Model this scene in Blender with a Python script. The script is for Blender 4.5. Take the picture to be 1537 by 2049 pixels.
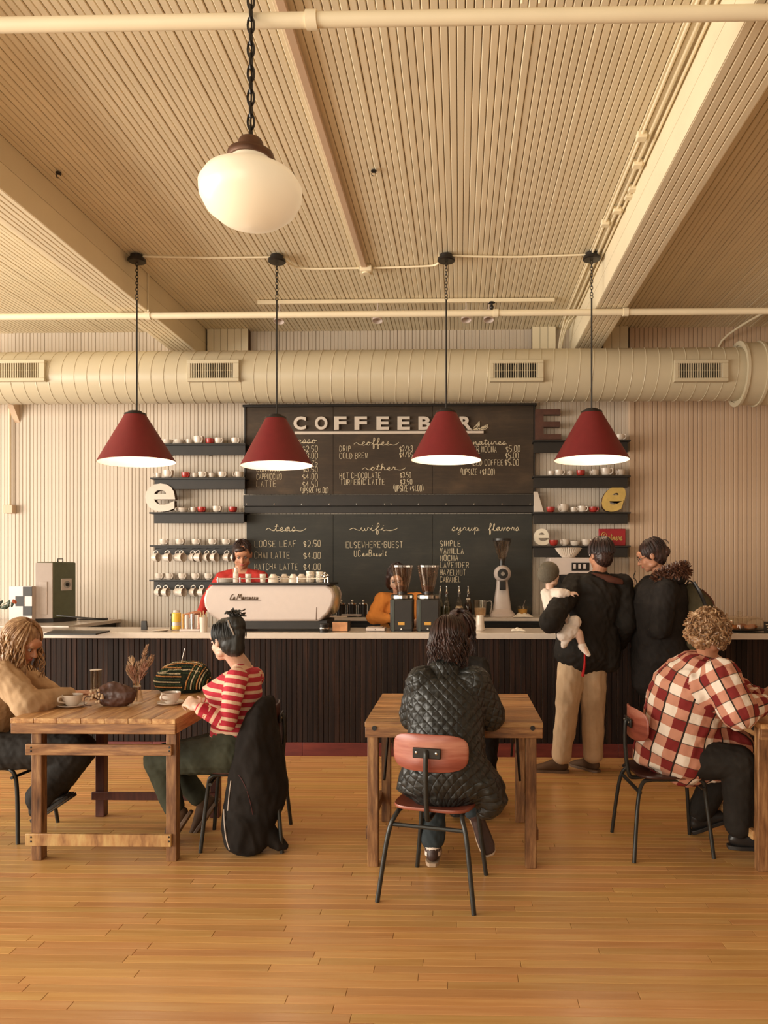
import bpy, bmesh, math, random
import numpy as np
from math import sin, cos, pi, radians, sqrt, atan2
from mathutils import Vector, Matrix, Quaternion, noise
V = Vector
random.seed(7)
scene = bpy.context.scene
for o in list(bpy.data.objects): bpy.data.objects.remove(o)
# ------------------------------------------------------------------ camera
EYE = 1.6; YAW = radians(1.3); FPX = 1500.0; CX = 886.0; HY = 1140.0
cd = bpy.data.cameras.new('camera'); cam = bpy.data.objects.new('camera', cd)
scene.collection.objects.link(cam); scene.camera = cam
cam.location = (0, 0, EYE); cam.rotation_euler = (pi/2, 0, YAW)
cd.sensor_fit = 'VERTICAL'; cd.sensor_height = 36.0; cd.lens = 36.0*FPX/2049.0
cd.shift_x = -(CX-768.5)/2049.0; cd.shift_y = (HY-1024.5)/2049.0
cd.clip_start = 0.05; cd.clip_end = 100
# ------------------------------------------------------------------ light
def S(r, g, b):
    f = lambda c: (c/255.0)/12.92 if c/255.0 <= .04045 else ((c/255.0+.055)/1.055)**2.4
    return (f(r), f(g), f(b))
w = bpy.data.worlds.new('sky'); scene.world = w; w.use_nodes = True
bg = w.node_tree.nodes['Background']; bg.inputs[0].default_value = (1.0, .66, .42, 1); bg.inputs[1].default_value = 0.26
def area(name, loc, target, sx, sy, power, col):
    l = bpy.data.lights.new(name, 'AREA'); l.shape = 'RECTANGLE'; l.size = sx; l.size_y = sy
    l.energy = power; l.color = col
    o = bpy.data.objects.new(name, l); scene.collection.objects.link(o); o.location = loc
    o.rotation_euler = (V(target)-V(loc)).to_track_quat('-Z', 'Y').to_euler(); return o
area('window_daylight_left', (-8.8, 1.6, 1.8), (0, 3.6, 2.4), 8.5, 2.6, 1130, (1.0, .925, .81))
area('window_daylight_street', (-3.2, -2.6, 2.0), (-.6, 6, 2.7), 6.0, 2.8, 200, (1.0, .91, .74))
vs = scene.view_settings
vs.view_transform = 'Standard'; vs.look = 'None'; vs.exposure = 0.06; vs.gamma = 1.0; vs.use_curve_mapping = False
# ------------------------------------------------------------------ placing
def P(px, py, D):
    """point seen at photo pixel (px,py), D metres along the view axis"""
    u = (px-CX)/FPX; v = (HY-py)/FPX
    return V(((-sin(YAW)+u*cos(YAW))*D, (cos(YAW)+u*sin(YAW))*D, EYE+v*D))
def G(px, py, Z=0.0):
    return P(px, py, (Z-EYE)*FPX/(HY-py))
def PY(px, py, Y):
    u = (px-CX)/FPX; return P(px, py, Y/(cos(YAW)+u*sin(YAW)))
# ------------------------------------------------------------------ materials
MATS = {}
def rgba(c): return (c[0], c[1], c[2], 1)
def newmat(name):
    m = bpy.data.materials.new(name); m.use_nodes = True; MATS[name] = m
    return m, m.node_tree.nodes, m.node_tree.links, m.node_tree.nodes['Principled BSDF']
def coord(nt, scale=(1, 1, 1), kind='Object', rot=(0, 0, 0)):
    t = nt.nodes.new('ShaderNodeTexCoord'); mp = nt.nodes.new('ShaderNodeMapping')
    mp.inputs['Scale'].default_value = scale; mp.inputs['Rotation'].default_value = rot
    nt.links.new(t.outputs[kind], mp.inputs[0]); return mp.outputs[0]
def world_coord(nt, scale=(1, 1, 1)):
    t = nt.nodes.new('ShaderNodeNewGeometry'); mp = nt.nodes.new('ShaderNodeMapping')
    mp.inputs['Scale'].default_value = scale; nt.links.new(t.outputs['Position'], mp.inputs[0]); return mp.outputs[0]
def noise_node(nt, vec, scale, detail=3, rough=.55):
    n = nt.nodes.new('ShaderNodeTexNoise'); n.inputs['Scale'].default_value = scale
    n.inputs['Detail'].default_value = detail; n.inputs['Roughness'].default_value = rough
    nt.links.new(vec, n.inputs['Vector']); return n.outputs['Fac']
def ramp(nt, fac, stops):
    r = nt.nodes.new('ShaderNodeValToRGB'); e = r.color_ramp.elements
    while len(e) > 1: e.remove(e[-1])
    e[0].position = stops[0][0]; e[0].color = rgba(stops[0][1])
    for p, c in stops[1:]:
        k = e.new(p); k.color = rgba(c)
    nt.links.new(fac, r.inputs[0]); return r.outputs[0]
def mixc(nt, fac, a, b, mode='MIX'):
    m = nt.nodes.new('ShaderNodeMix'); m.data_type = 'RGBA'; m.blend_type = mode
    for s, v in ((m.inputs[0], fac), (m.inputs[6], a), (m.inputs[7], b)):
        if hasattr(v, 'is_linked') or hasattr(v, 'links'): nt.links.new(v, s)
        elif isinstance(v, (int, float)): s.default_value = v
        else: s.default_value = rgba(v)
    return m.outputs[2]
def mth(nt, op, a, b=None, c=None):
    n = nt.nodes.new('ShaderNodeMath'); n.operation = op
    for i, v in enumerate((a, b, c)):
        if v is None: continue
        if isinstance(v, (int, float)): n.inputs[i].default_value = v
        else: nt.links.new(v, n.inputs[i])
    return n.outputs[0]
def bump(nt, b, h, strength=.3, dist=.01):
    n = nt.nodes.new('ShaderNodeBump'); n.inputs['Strength'].default_value = strength
    n.inputs['Distance'].default_value = dist; nt.links.new(h, n.inputs['Height'])
    nt.links.new(n.outputs[0], b.inputs['Normal'])
def scalec(c, k): return (c[0]*k, c[1]*k, c[2]*k)
def plain(name, c, rough=.6, metal=0.0, var=.12, nscale=18, bmp=0, spec=.5, rnd=0.0, bs=None):
    m, N, L, b = newmat(name); nt = m.node_tree
    f = noise_node(nt, coord(nt), nscale)
    col = ramp(nt, f, [(.3, scalec(c, 1-var)), (.7, scalec(c, 1+var))])
    if rnd:
        oi = N.new('ShaderNodeObjectInfo'); hs = N.new('ShaderNodeHueSaturation')
        L.new(mth(nt, 'MULTIPLY_ADD', oi.outputs['Random'], 2*rnd, 1-rnd), hs.inputs['Value'])
        L.new(col, hs.inputs['Color']); col = hs.outputs[0]
    L.new(col, b.inputs['Base Color']); b.inputs['Roughness'].default_value = rough
    b.inputs['Metallic'].default_value = metal; b.inputs['Specular IOR Level'].default_value = spec
    if bmp: bump(nt, b, noise_node(nt, coord(nt), bs or nscale*3, 4), bmp, .004)
    return m
def wood(name, dark, mid, light, scale=(6, 40, 40), rough=.45, rnd=.12, bmp=.15, wc=False, hue=0.0, dirt=None):
    m, N, L, b = newmat(name); nt = m.node_tree
    oi = N.new('ShaderNodeObjectInfo')
    vec = world_coord(nt, scale) if wc else coord(nt, scale)
    ad = N.new('ShaderNodeVectorMath'); ad.operation = 'ADD'; L.new(vec, ad.inputs[0])
    cb = N.new('ShaderNodeCombineXYZ'); r7 = mth(nt, 'MULTIPLY', oi.outputs['Random'], 37.0)
    for i in range(3): L.new(r7, cb.inputs[i])
    L.new(cb.outputs[0], ad.inputs[1])
    f = noise_node(nt, ad.outputs[0], 1.0, 5, .62)
    col = ramp(nt, f, [(.28, dark), (.5, mid), (.72, light)])
    if dirt:
        f2 = noise_node(nt, ad.outputs[0], .35, 4, .7)
        col = mixc(nt, ramp(nt, f2, [(.5, (0, 0, 0)), (.72, (.75, .75, .75))]), col, dirt)
    hs = N.new('ShaderNodeHueSaturation'); L.new(col, hs.inputs['Color'])
    L.new(mth(nt, 'MULTIPLY_ADD', oi.outputs['Random'], 2*rnd, 1-rnd), hs.inputs['Value'])
    if hue:
        r2 = mth(nt, 'FRACT', mth(nt, 'MULTIPLY', oi.outputs['Random'], 13.7))
        L.new(mth(nt, 'MULTIPLY_ADD', r2, 2*hue, .5-hue), hs.inputs['Hue'])
    L.new(hs.outputs[0], b.inputs['Base Color']); b.inputs['Roughness'].default_value = rough
    if bmp: bump(nt, b, f, bmp, .003)
    return m
def glass(name, c=(1, 1, 1), rough=.02, ior=1.3, alpha=.1):
    """thin clear shell: see-through with a sheen that grows at grazing angles"""
    m, N, L, b = newmat(name); N.remove(b)
    tr = N.new('ShaderNodeBsdfTransparent'); tr.inputs[0].default_value = rgba(c)
    gl = N.new('ShaderNodeBsdfGlossy'); gl.inputs['Roughness'].default_value = rough; gl.inputs[0].default_value = (.95, .9, .85, 1)
    lw = N.new('ShaderNodeLayerWeight'); lw.inputs[0].default_value = .35
    mx = N.new('ShaderNodeMixShader'); f = mth(m.node_tree, 'MULTIPLY_ADD', mth(m.node_tree, 'POWER', lw.outputs['Facing'], 2.2), .65, alpha*.5)
    L.new(f, mx.inputs[0]); L.new(tr.outputs[0], mx.inputs[1]); L.new(gl.outputs[0], mx.inputs[2])
    L.new(mx.outputs[0], N['Material Output'].inputs[0]); return m
def emit(name, c, e, k):
    m, N, L, b = newmat(name)
    b.inputs['Base Color'].default_value = rgba(c); b.inputs['Emission Color'].default_value = rgba(e)
    b.inputs['Emission Strength'].default_value = k; b.inputs['Roughness'].default_value = .3
    return m
# ------------------------------------------------------------------ objects
COL = scene.collection
def tag(o, label=None, cat=None, group=None, kind=None):
    if label: o['label'] = label
    if cat: o['category'] = cat
    if group: o['group'] = group
    if kind: o['kind'] = kind
    return o
def thing(name, label, cat, loc=(0, 0, 0), group=None, rz=0.0):
    o = bpy.data.objects.new(name, None); COL.objects.link(o); o.location = loc
    o.rotation_euler = (0, 0, rz); o.empty_display_size = .1
    return tag(o, label, cat, group)
def worldloc(o):
    if o is None: return V((0, 0, 0))
    return worldloc(o.parent)+V(o.location)
def link_mesh(name, me, m, parent=None, world=False):
    """world=True: mesh was written in world coordinates under an unrotated parent"""
    o = bpy.data.objects.new(name, me); COL.objects.link(o)
    if m is not None and not me.materials:
        for k in (m if isinstance(m, (list, tuple)) else [m]): me.materials.append(k)
    if parent is not None:
        o.parent = parent
        if world: me.transform(Matrix.Translation(-worldloc(parent)))
    return o
class MB:
    def __init__(s): s.v = []; s.f = []; s.mi = []
    def add(s, vs, fs, mi=0):
        b = len(s.v); s.v += [tuple(v) for v in vs]; s.f += [tuple(i+b for i in f) for f in fs]; s.mi += [mi]*len(fs); return s
    def box(s, a, b, mi=0, c=0.0, rot=None, piv=None):
        x0, y0, z0 = [min(p, q) for p, q in zip(a, b)]; x1, y1, z1 = [max(p, q) for p, q in zip(a, b)]
        vs = [V(p) for p in ((x0, y0, z0), (x1, y0, z0), (x1, y1, z0), (x0, y1, z0), (x0, y0, z1), (x1, y0, z1), (x1, y1, z1), (x0, y1, z1))]
        if rot is not None:
            pv = V(piv) if piv is not None else V(((x0+x1)/2, (y0+y1)/2, (z0+z1)/2))
            vs = [pv+rot@(v-pv) for v in vs]
        return s.add(vs, [(0, 3, 2, 1), (4, 5, 6, 7), (0, 1, 5, 4), (1, 2, 6, 5), (2, 3, 7, 6), (3, 0, 4, 7)], mi)
    def prism(s, pts, axis, a, b, mi=0):
        """pts: 2D outline (counter-clockwise), extruded along axis 'x','y','z' from a to b"""
        n = len(pts)
        def mk(p, t): return {'x': (t, p[0], p[1]), 'y': (p[0], t, p[1]), 'z': (p[0], p[1], t)}[axis]
        vs = [mk(p, a) for p in pts]+[mk(p, b) for p in pts]
        fs = [tuple(range(n))[::-1], tuple(range(n, 2*n))]+[(i, (i+1) % n, n+(i+1) % n, n+i) for i in range(n)]
        return s.add(vs, fs, mi)
    def lathe(s, prof, c=(0, 0, 0), n=24, mi=0, axis=None, closed=False):
        """prof: (r,z) list; axis: direction of z"""
        c = V(c); q = V(axis).to_track_quat('Z', 'Y') if axis is not None else None
        vs = []
        for r, z in prof:
            for i in range(n):
                p = V((r*cos(2*pi*i/n), r*sin(2*pi*i/n), z))
                vs.append(c+(q@p if q else p))
        fs = []
        k = len(prof)
        for j in range(k-1 if not closed else k):
            jj = (j+1) % k
            for i in range(n): fs.append((j*n+i, j*n+(i+1) % n, jj*n+(i+1) % n, jj*n+i))
        if not closed:
            if prof[0][0] > 1e-5: fs.append(tuple(range(n))[::-1])
            if prof[-1][0] > 1e-5: fs.append(tuple((k-1)*n+i for i in range(n)))
        return s.add(vs, fs, mi)
    def cyl(s, a, b, r, r2=None, n=12, mi=0):
        a = V(a); b = V(b); L = (b-a).length
        if r2 is None: r2 = r
        return s.lathe([(r, 0), (r2, L)], a, n, mi, axis=(b-a))
    def tube(s, pts, r, n=8, mi=0, closed=False, r2=None, flat=1.0):
        pts = [V(p) for p in pts]; m = len(pts); vs = []; fs = []
        up = None
        for i, p in enumerate(pts):
            if closed: t = pts[(i+1) % m]-pts[i-1]
            else: t = pts[min(i+1, m-1)]-pts[max(i-1, 0)]
            if t.length < 1e-9: t = V((0, 0, 1))
            t.normalize()
            if up is None:
                up = V((0, 0, 1)) if abs(t.z) < .9 else V((0, 1, 0))
            x = up-t*up.dot(t)
            if x.length < 1e-4: x = t.orthogonal()
            x.normalize(); y = t.cross(x); up = x
            rr = r if r2 is None else r+(r2-r)*i/max(1, m-1)
            if callable(r): rr = r(i/max(1, m-1))
            for k in range(n):
                a = 2*pi*k/n; vs.append(p+x*(rr*cos(a))+y*(rr*flat*sin(a)))
        for i in range(m if closed else m-1):
            j = (i+1) % m
            for k in range(n): fs.append((i*n+k, i*n+(k+1) % n, j*n+(k+1) % n, j*n+k))
        if not closed: fs += [tuple(range(n))[::-1], tuple((m-1)*n+k for k in range(n))]
        return s.add(vs, fs, mi)
    def ball(s, c, r, n=12, m=8, mi=0, rot=None):
        r = V((r, r, r)) if isinstance(r, (int, float)) else V(r); c = V(c)
        vs = [V((0, 0, -1))]
        for j in range(1, m):
            t = pi*j/m-pi/2
            for i in range(n): vs.append(V((cos(t)*cos(2*pi*i/n), cos(t)*sin(2*pi*i/n), sin(t))))
        vs.append(V((0, 0, 1)))
        o = []
        for v in vs:
            p = V((v.x*r.x, v.y*r.y, v.z*r.z)); o.append(c+(rot@p if rot is not None else p))
        fs = [(0, 1+(i+1) % n, 1+i) for i in range(n)]
        for j in range(m-2):
            for i in range(n): fs.append((1+j*n+i, 1+j*n+(i+1) % n, 1+(j+1)*n+(i+1) % n, 1+(j+1)*n+i))
        l = 1+(m-2)*n; fs += [(l+i, l+(i+1) % n, len(vs)-1) for i in range(n)]
        return s.add(o, fs, mi)
    def loft(s, rings, n=20, mi=0, e=1.0, caps=True):
        """rings: (center, A, B) with A,B half-axis vectors; rounded ends"""
        R = [(V(c), V(a), V(b)) for c, a, b in rings]
        if caps:
            c0, a0, b0 = R[0]; c1, a1, b1 = R[-1]
            d0 = (c0-R[1][0]).normalized(); d1 = (c1-R[-2][0]).normalized()
            h0 = min(a0.length, b0.length)*.6; h1 = min(a1.length, b1.length)*.6
            R = [(c0+d0*h0, a0*.15, b0*.15), (c0+d0*h0*.75, a0*.65, b0*.65)]+R+[(c1+d1*h1*.75, a1*.65, b1*.65), (c1+d1*h1, a1*.15, b1*.15)]
        vs = []
        def q(x): return (abs(x)**e)*(1 if x >= 0 else -1)
        for c, a, b in R:
            for i in range(n): vs.append(c+a*q(cos(2*pi*i/n))+b*q(sin(2*pi*i/n)))
        fs = []
        for j in range(len(R)-1):
            for i in range(n): fs.append((j*n+i, j*n+(i+1) % n, (j+1)*n+(i+1) % n, (j+1)*n+i))
        fs += [tuple(range(n))[::-1], tuple((len(R)-1)*n+i for i in range(n))]
        return s.add(vs, fs, mi)
    def mesh(s, name='m', smooth=35, fix=True):
        me = bpy.data.meshes.new(name); me.from_pydata(s.v, [], s.f); me.update()
        if any(s.mi): me.polygons.foreach_set('material_index', s.mi)
        if fix:
            bm = bmesh.new(); bm.from_mesh(me); bmesh.ops.recalc_face_normals(bm, faces=bm.faces); bm.to_mesh(me); bm.free()
        if smooth:
            me.shade_smooth()
            me.set_sharp_from_angle(angle=radians(smooth))
        return me
    def build(s, name, m, parent=None, world=False, smooth=35, bev=0, seg=2, kind=None):
        o = link_mesh(name, s.mesh(name, smooth), m, parent, world)
        if bev:
            b = o.modifiers.new('bevel', 'BEVEL'); b.width = bev; b.segments = seg; b.limit_method = 'ANGLE'; b.angle_limit = radians(40)
            b.harden_normals = False
        if kind: o['kind'] = kind
        return o
def dup(root, loc=None, rz=None, label=None, group=None):
    r = root.copy(); COL.objects.link(r)
    if loc is not None: r.location = loc
    if rz is not None: r.rotation_euler = (0, 0, rz)
    if label: r['label'] = label
    if group: r['group'] = group
    for ch in list(root.children):
        c = ch.copy(); COL.objects.link(c); c.parent = r
        for g in list(ch.children):
            d = g.copy(); COL.objects.link(d); d.parent = c
    return r
def rots(x=0, y=0, z=0):
    return Matrix.Rotation(z, 3, 'Z') @ Matrix.Rotation(y, 3, 'Y') @ Matrix.Rotation(x, 3, 'X')
def cat(pts, n=6, closed=False):
    """Catmull-Rom through the points"""
    pts = [V(p) for p in pts]; m = len(pts); out = []
    if m < 3: return pts
    for i in range(m if closed else m-1):
        if closed: p0, p1, p2, p3 = pts[i-1], pts[i], pts[(i+1) % m], pts[(i+2) % m]
        else: p0, p1, p2, p3 = pts[max(i-1, 0)], pts[i], pts[i+1], pts[min(i+2, m-1)]
        for k in range(n):
            t = k/n
            out.append(.5*((2*p1)+(p2-p0)*t+(2*p0-5*p1+4*p2-p3)*t*t+(3*p1-p0-3*p2+p3)*t**3))
    if not closed: out.append(pts[-1])
    return out
ORD = ['first', 'second', 'third', 'fourth', 'fifth', 'sixth', 'seventh', 'eighth', 'ninth', 'tenth', 'eleventh']
# ------------------------------------------------------------------ palette
paint = plain('cream_paint', (.82, .71, .50), .55, var=.03, nscale=3, bmp=.05, rnd=.035)
wallp = plain('wall_paint', (.60, .505, .40), .55, var=.03, nscale=3, bmp=.05, rnd=.03)
darkgap = plain('gap_shadow_wood', (.10, .05, .025), .9)
tanwall = plain('tan_wall_paint', (.60, .43, .29), .55, var=.03, nscale=3, bmp=.05, rnd=.03)
black = plain('black_paint', (.022, .0175, .0135), .55, var=.2, nscale=9)
blackm = plain('black_metal', (.022, .018, .015), .35, metal=.3, var=.2)
chrome = plain('chrome', (.62, .58, .52), .18, metal=1.0, var=.05)
white = plain('white_ceramic', (.70, .60, .50), .22, var=.03)
whitem = plain('white_enamel', (.60, .505, .45), .3, var=.02)
quartz = plain('white_quartz', (.64, .55, .46), .18, var=.03, nscale=30)
redcup = plain('red_ceramic', (.42, .035, .025), .25, var=.05)
# floor plank material, wet-look varnish
floorw = wood('maple_floor', (.58, .29, .095), (.66, .36, .13), (.72, .43, .17), scale=(1.6, 26, 4), rough=.25, rnd=.11, bmp=.06, wc=True, hue=.008)
MATS['maple_floor'].node_tree.nodes['Principled BSDF'].inputs['Specular IOR Level'].default_value = .8
counterw = wood('dark_stained_board', (.010, .006, .005), (.020, .011, .008), (.05, .021, .012), scale=(30, 8, 1.4), rough=.75, rnd=.35, bmp=.3, wc=True)
MATS['dark_stained_board'].node_tree.nodes['Principled BSDF'].inputs['Specular IOR Level'].default_value = .22
redbase = wood('red_stained_base', (.09, .012, .010), (.14, .022, .016), (.2, .035, .022), scale=(3, 20, 20), rough=.5, rnd=.15, wc=True)
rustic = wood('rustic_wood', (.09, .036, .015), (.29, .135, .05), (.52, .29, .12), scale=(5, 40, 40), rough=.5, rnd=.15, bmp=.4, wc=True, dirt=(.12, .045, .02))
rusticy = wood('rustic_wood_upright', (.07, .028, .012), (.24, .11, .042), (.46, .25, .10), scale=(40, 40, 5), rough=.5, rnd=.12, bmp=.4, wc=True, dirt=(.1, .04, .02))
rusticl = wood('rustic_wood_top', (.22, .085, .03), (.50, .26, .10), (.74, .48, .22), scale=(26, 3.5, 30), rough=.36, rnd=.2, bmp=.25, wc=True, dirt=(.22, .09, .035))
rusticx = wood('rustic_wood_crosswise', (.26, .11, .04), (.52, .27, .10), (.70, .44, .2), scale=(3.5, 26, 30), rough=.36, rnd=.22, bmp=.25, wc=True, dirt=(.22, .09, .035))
HCZ = EYE+2.56      # ceiling
YW = 8.0            # back wall face
def tapered_board(p, w, L, d, c=.004):
    """board cross-section with chamfered visible edges, width w, proud d"""
    return [(-w/2, 0), (-w/2, -(d-c)), (-w/2+c, -d), (w/2-c, -d), (w/2, -(d-c)), (w/2, 0)]
# ---- floor: strip planks running left-right
fl = MB().box((-6.6, -.5, -.06), (4.6, 8.2, -.008)).build('floor', darkgap); tag(fl, kind='structure')
PW = .055; rows = []
y = 2.42
rest = MB(); nplank = 0
r5 = random.Random(3)
def plank(mb, x0, x1, y0, y1):
    g = .0008; c = .0012; z = 0; zb = -.008; x0 += g; x1 -= g; y0 += g; y1 -= g
    vs = [(x0, y0, zb), (x1, y0, zb), (x1, y1, zb), (x0, y1, zb), (x0, y0, z-c), (x1, y0, z-c), (x1, y1, z-c), (x0, y1, z-c),
          (x0+c, y0+c, z), (x1-c, y0+c, z), (x1-c, y1-c, z), (x0+c, y1-c, z)]
    mb.add(vs, [(0, 1, 5, 4), (1, 2, 6, 5), (2, 3, 7, 6), (3, 0, 4, 7), (4, 5, 9, 8), (5, 6, 10, 9), (6, 7, 11, 10), (7, 4, 8, 11), (8, 9, 10, 11)])
restrows = []
while y < 8.0:
    vis0 = -.62*(y+PW)-.3; vis1 = .46*(y+PW)+.3
    x = max(-6.5, vis0-r5.uniform(0, 1.2)) if y < 4.6 else -6.5-r5.uniform(0, 1)
    xe = vis1 if y < 4.6 else 4.5
    while x < xe:
        L = r5.choice([.45, .6, .8, 1.0, 1.2, 1.5, 1.9])*r5.uniform(.85, 1.15)
        x1 = x+L
        if nplank < 290 and y < 4.6:
            mb = MB(); plank(mb, x, x1, y, y+PW); mb.build('plank', floorw, fl, smooth=0); nplank += 1
        else: restrows.append((x, x1, y))
        x = x1
    y += PW
# remaining planks joined: three objects only so that the stain varies
for k in range(1):
    mb = MB()
    for i, (a, b, yy) in enumerate(restrows): plank(mb, a, b, yy, yy+PW)
    me = mb.mesh('planks', 0)
    ca = me.attributes.new('tint', 'FLOAT', 'FACE')
    vals = []
    for i in range(len(restrows)): vals += [r5.random()]*9
    ca.data.foreach_set('value', vals)
    mm = floorw.copy(); mm.name = 'maple_floor_far'; nt = mm.node_tree
    oi = [n for n in nt.nodes if n.type == 'OBJECT_INFO'][0]
    at = nt.nodes.new('ShaderNodeAttribute'); at.attribute_name = 'tint'
    for l in list(nt.links):
        if l.from_node == oi: nt.links.new(at.outputs['Fac'], l.to_socket)
    o = link_mesh('planks', me, mm, fl); o['kind'] = 'stuff'
# near rows in front of the frame edge
MB().box((-6.5, -.4, -.008), (4.5, 2.42, 0)).build('floor_apron', floorw, fl)
# ---- ceiling with beadboards running away from the camera
ce = MB().box((-6.6, 1.2, HCZ+.012), (4.6, 8.2, HCZ+.1)).build('ceiling', darkgap); tag(ce, kind='structure')
def board_mesh(w, L, d, axis, groove=False, name='board'):
    c = min(.004, w*.12); g = w/2-.0017
    pr = [(-g, 0), (-g, -(d-c)), (-g+c, -d)]
    if groove: pr += [(-.0035, -d), (0, -(d-.005)), (.0035, -d)]
    pr += [(g-c, -d), (g, -(d-c)), (g, 0)]
    mb = MB()
    if axis == 'y': mb.prism([(p[0], p[1]) for p in pr], 'y', 0, L)          # under a ceiling: x,z
    elif axis == 'z': mb.prism([(p[0], p[1]) for p in pr], 'z', 0, L)        # on a wall facing -y
    me = mb.mesh(name, 0)
    return me
rb = random.Random(11)
X1, X2 = 1.165, 1.43     # right beam
XL1, XL2 = -2.70, -2.955  # left beam
ZB = EYE+2.24
bw = .0405
for (xa, xb, y0) in ((XL1, X1, 2.0), (X2, 4.1, 3.4), (-5.6, XL2, 3.6)):
    n = int(round((xb-xa)/bw)); ww = (xb-xa)/n
    me = board_mesh(ww, 8.0-y0, .014, 'y'); me.materials.append(paint)
    for i in range(n):
        o = bpy.data.objects.new('board', me); COL.objects.link(o); o.parent = ce
        o.location = (xa+ww*(i+.5), y0, HCZ+.012-rb.choice([0, 0, 0, .0015, .003]))
def beam(x0, x1, name='beam'):
    b = MB().box((x0+.012, 1.6, ZB+.012), (x1-.012, 8.0, HCZ)).build(name, darkgap, ce)
    # bottom boards
    n = 6; ww = (x1-x0)/n
    me = board_mesh(ww, 6.4, .014, 'y'); me.materials.append(paint)
    for i in range(n):
        o = bpy.data.objects.new('board', me); COL.objects.link(o); o.parent = b; o.location = (x0+ww*(i+.5), 1.6, ZB+.014)
    for sx, xx in ((-1, x0), (1, x1)):
        m = 2; hh = (HCZ-ZB)/m
        pm = MB().box((-.007, 0, .0015), (.007, 6.4, hh-.0015)).mesh('board', 0); pm.materials.append(paint)
        for i in range(m):
            o = bpy.data.objects.new('board', pm); COL.objects.link(o); o.parent = b
            o.location = (xx-sx*.006, 1.6, ZB+hh*i)
    return b
beam(X1, X2); beam(XL2, XL1)
# ---- back wall
wb = MB().box((-6.6, YW+.014, 0), (4.6, YW+.15, HCZ)).build('wall_back', darkgap); tag(wb, kind='structure')
w1 = .0795
xr = PY(1260, 900, YW).x
me1 = board_mesh(w1, HCZ, .014, 'z', groove=True); me1.materials.append(wallp)
x = -5.6
n = int(round((xr+5.6)/w1)); ww = (xr+5.6)/n
for i in range(n):
    o = bpy.data.objects.new('board', me1); COL.objects.link(o); o.parent = wb
    o.location = (-5.6+ww*(i+.5), YW+.014, 0)
me2 = board_mesh(.047, HCZ, .016, 'z'); me2.materials.append(tanwall)
x = xr+.05
while x < 4.1:
    o = bpy.data.objects.new('board', me2); COL.objects.link(o); o.parent = wb; o.location = (x+.0235, YW-.02, 0); x += .047
MB().box((xr+.04, YW-.02, 0), (4.2, YW+.014, HCZ)).build('backing', darkgap, wb)
MB().box((xr-.012, YW-.045, 0), (xr+.045, YW+.01, HCZ)).build('corner_strip', tanwall, wb, bev=.006)
# pilasters at the beam ends
for (pa, pb) in ((415, 497), (1065, 1112), (1207, 1257)):
    a = PY(pa, 680, YW-.09).x; b = PY(pb, 680, YW-.09).x
    pl = MB().box((a, YW-.085, EYE+1.95), (b, YW, HCZ-.005)).build('pilaster', darkgap, wb)
    k = max(2, int(round((b-a)/.075))); q = (b-a)/k
    for i in range(k):
        MB().box((a+q*i+.002, YW-.1, EYE+1.95), (a+q*(i+1)-.002, YW-.085, HCZ-.005)).build('board', paint, pl, smooth=0)
# side walls, out of frame, carry the rest of the room
tag(MB().box((4.45, 0, 0), (4.6, 8.1, HCZ)).build('wall_right', tanwall), kind='structure')
# ------------------------------------------------------------------ bar counter, worktops
CT = 1.06                                     # worktop height
yf = PY(700, 1281, 6.36).y                    # front face of the bar
yf = 6.42
bar = thing('bar_counter', 'long bar counter faced with dark vertical boards above a red base strip', 'counter', (-.8, yf, 0))
xa, xb = -5.6, 3.9
MB().box((xa, yf+.012, .12), (xb, yf+.02, CT-.052)).build('backing', plain('pale_backing', (.30, .22, .15), .7), bar, True)
MB().box((xa, yf+.0205, 0), (xb, yf+.5, CT-.05)).build('carcass', black, bar, True)
nb = int((xb-xa)/.0905); q = (xb-xa)/nb
mb = MB().prism([(-q/2+.0018, .012), (-q/2+.0018, .003), (-q/2+.005, 0), (-.004, 0), (-.002, .005), (.002, .005), (.004, 0), (q/2-.005, 0), (q/2-.0018, .003), (q/2-.0018, .012)], 'z', 0, CT-.05-.115)
me = mb.mesh('board', 0); me.materials.append(counterw)
for i in range(nb):
    o = bpy.data.objects.new('board', me); COL.objects.link(o); o.parent = bar
    o.location = V((xa+q*(i+.5), yf+(random.random()*.0015), .115))-bar.location
x = xa; k = 0
for x1 in [-4.0, -2.65, -1.35, .2, 1.35, 2.6, xb]:
    MB().box((x+.001, yf-.012, 0), (x1-.001, yf+.02, .115)).build('base_board', redbase, bar, True, bev=.002); x = x1
top = MB().box((xa, yf-.035, CT-.05), (xb, yf+.56, CT)).build('countertop', quartz, bev=.004)
tag(top, 'long white stone worktop running along the top of the dark bar', 'countertop')
# back counter under the chalkboards
a = PY(655, 1240, 7.42).x; b = PY(1256, 1240, 7.42).x
bc = thing('back_counter', 'white-topped work counter below the lower chalkboard', 'counter', ((a+b)/2, 7.7, 0))
MB().box((a, 7.42, 1.09), (b, YW-.055, 1.125)).build('worktop', quartz, bc, True, bev=.004)
MB().box((a+.02, 7.47, .1), (b-.02, YW-.06, 1.09)).build('cabinet', black, bc, True)
MB().box((a+.04, 7.52, 0), (b-.04, YW-.05, .1)).build('plinth', black, bc, True)
n = 4; q = (b-a-.06)/n
for i in range(n):
    d = MB().box((a+.03+q*i+.004, 7.45, .14), (a+.03+q*(i+1)-.004, 7.47, 1.06)).build('door', blackm, bc, True, bev=.003)
    MB().cyl((a+.03+q*(i+.85), 7.44, .82), (a+.03+q*(i+.85), 7.44, .95), .005).build('handle', chrome, d, True)
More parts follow.
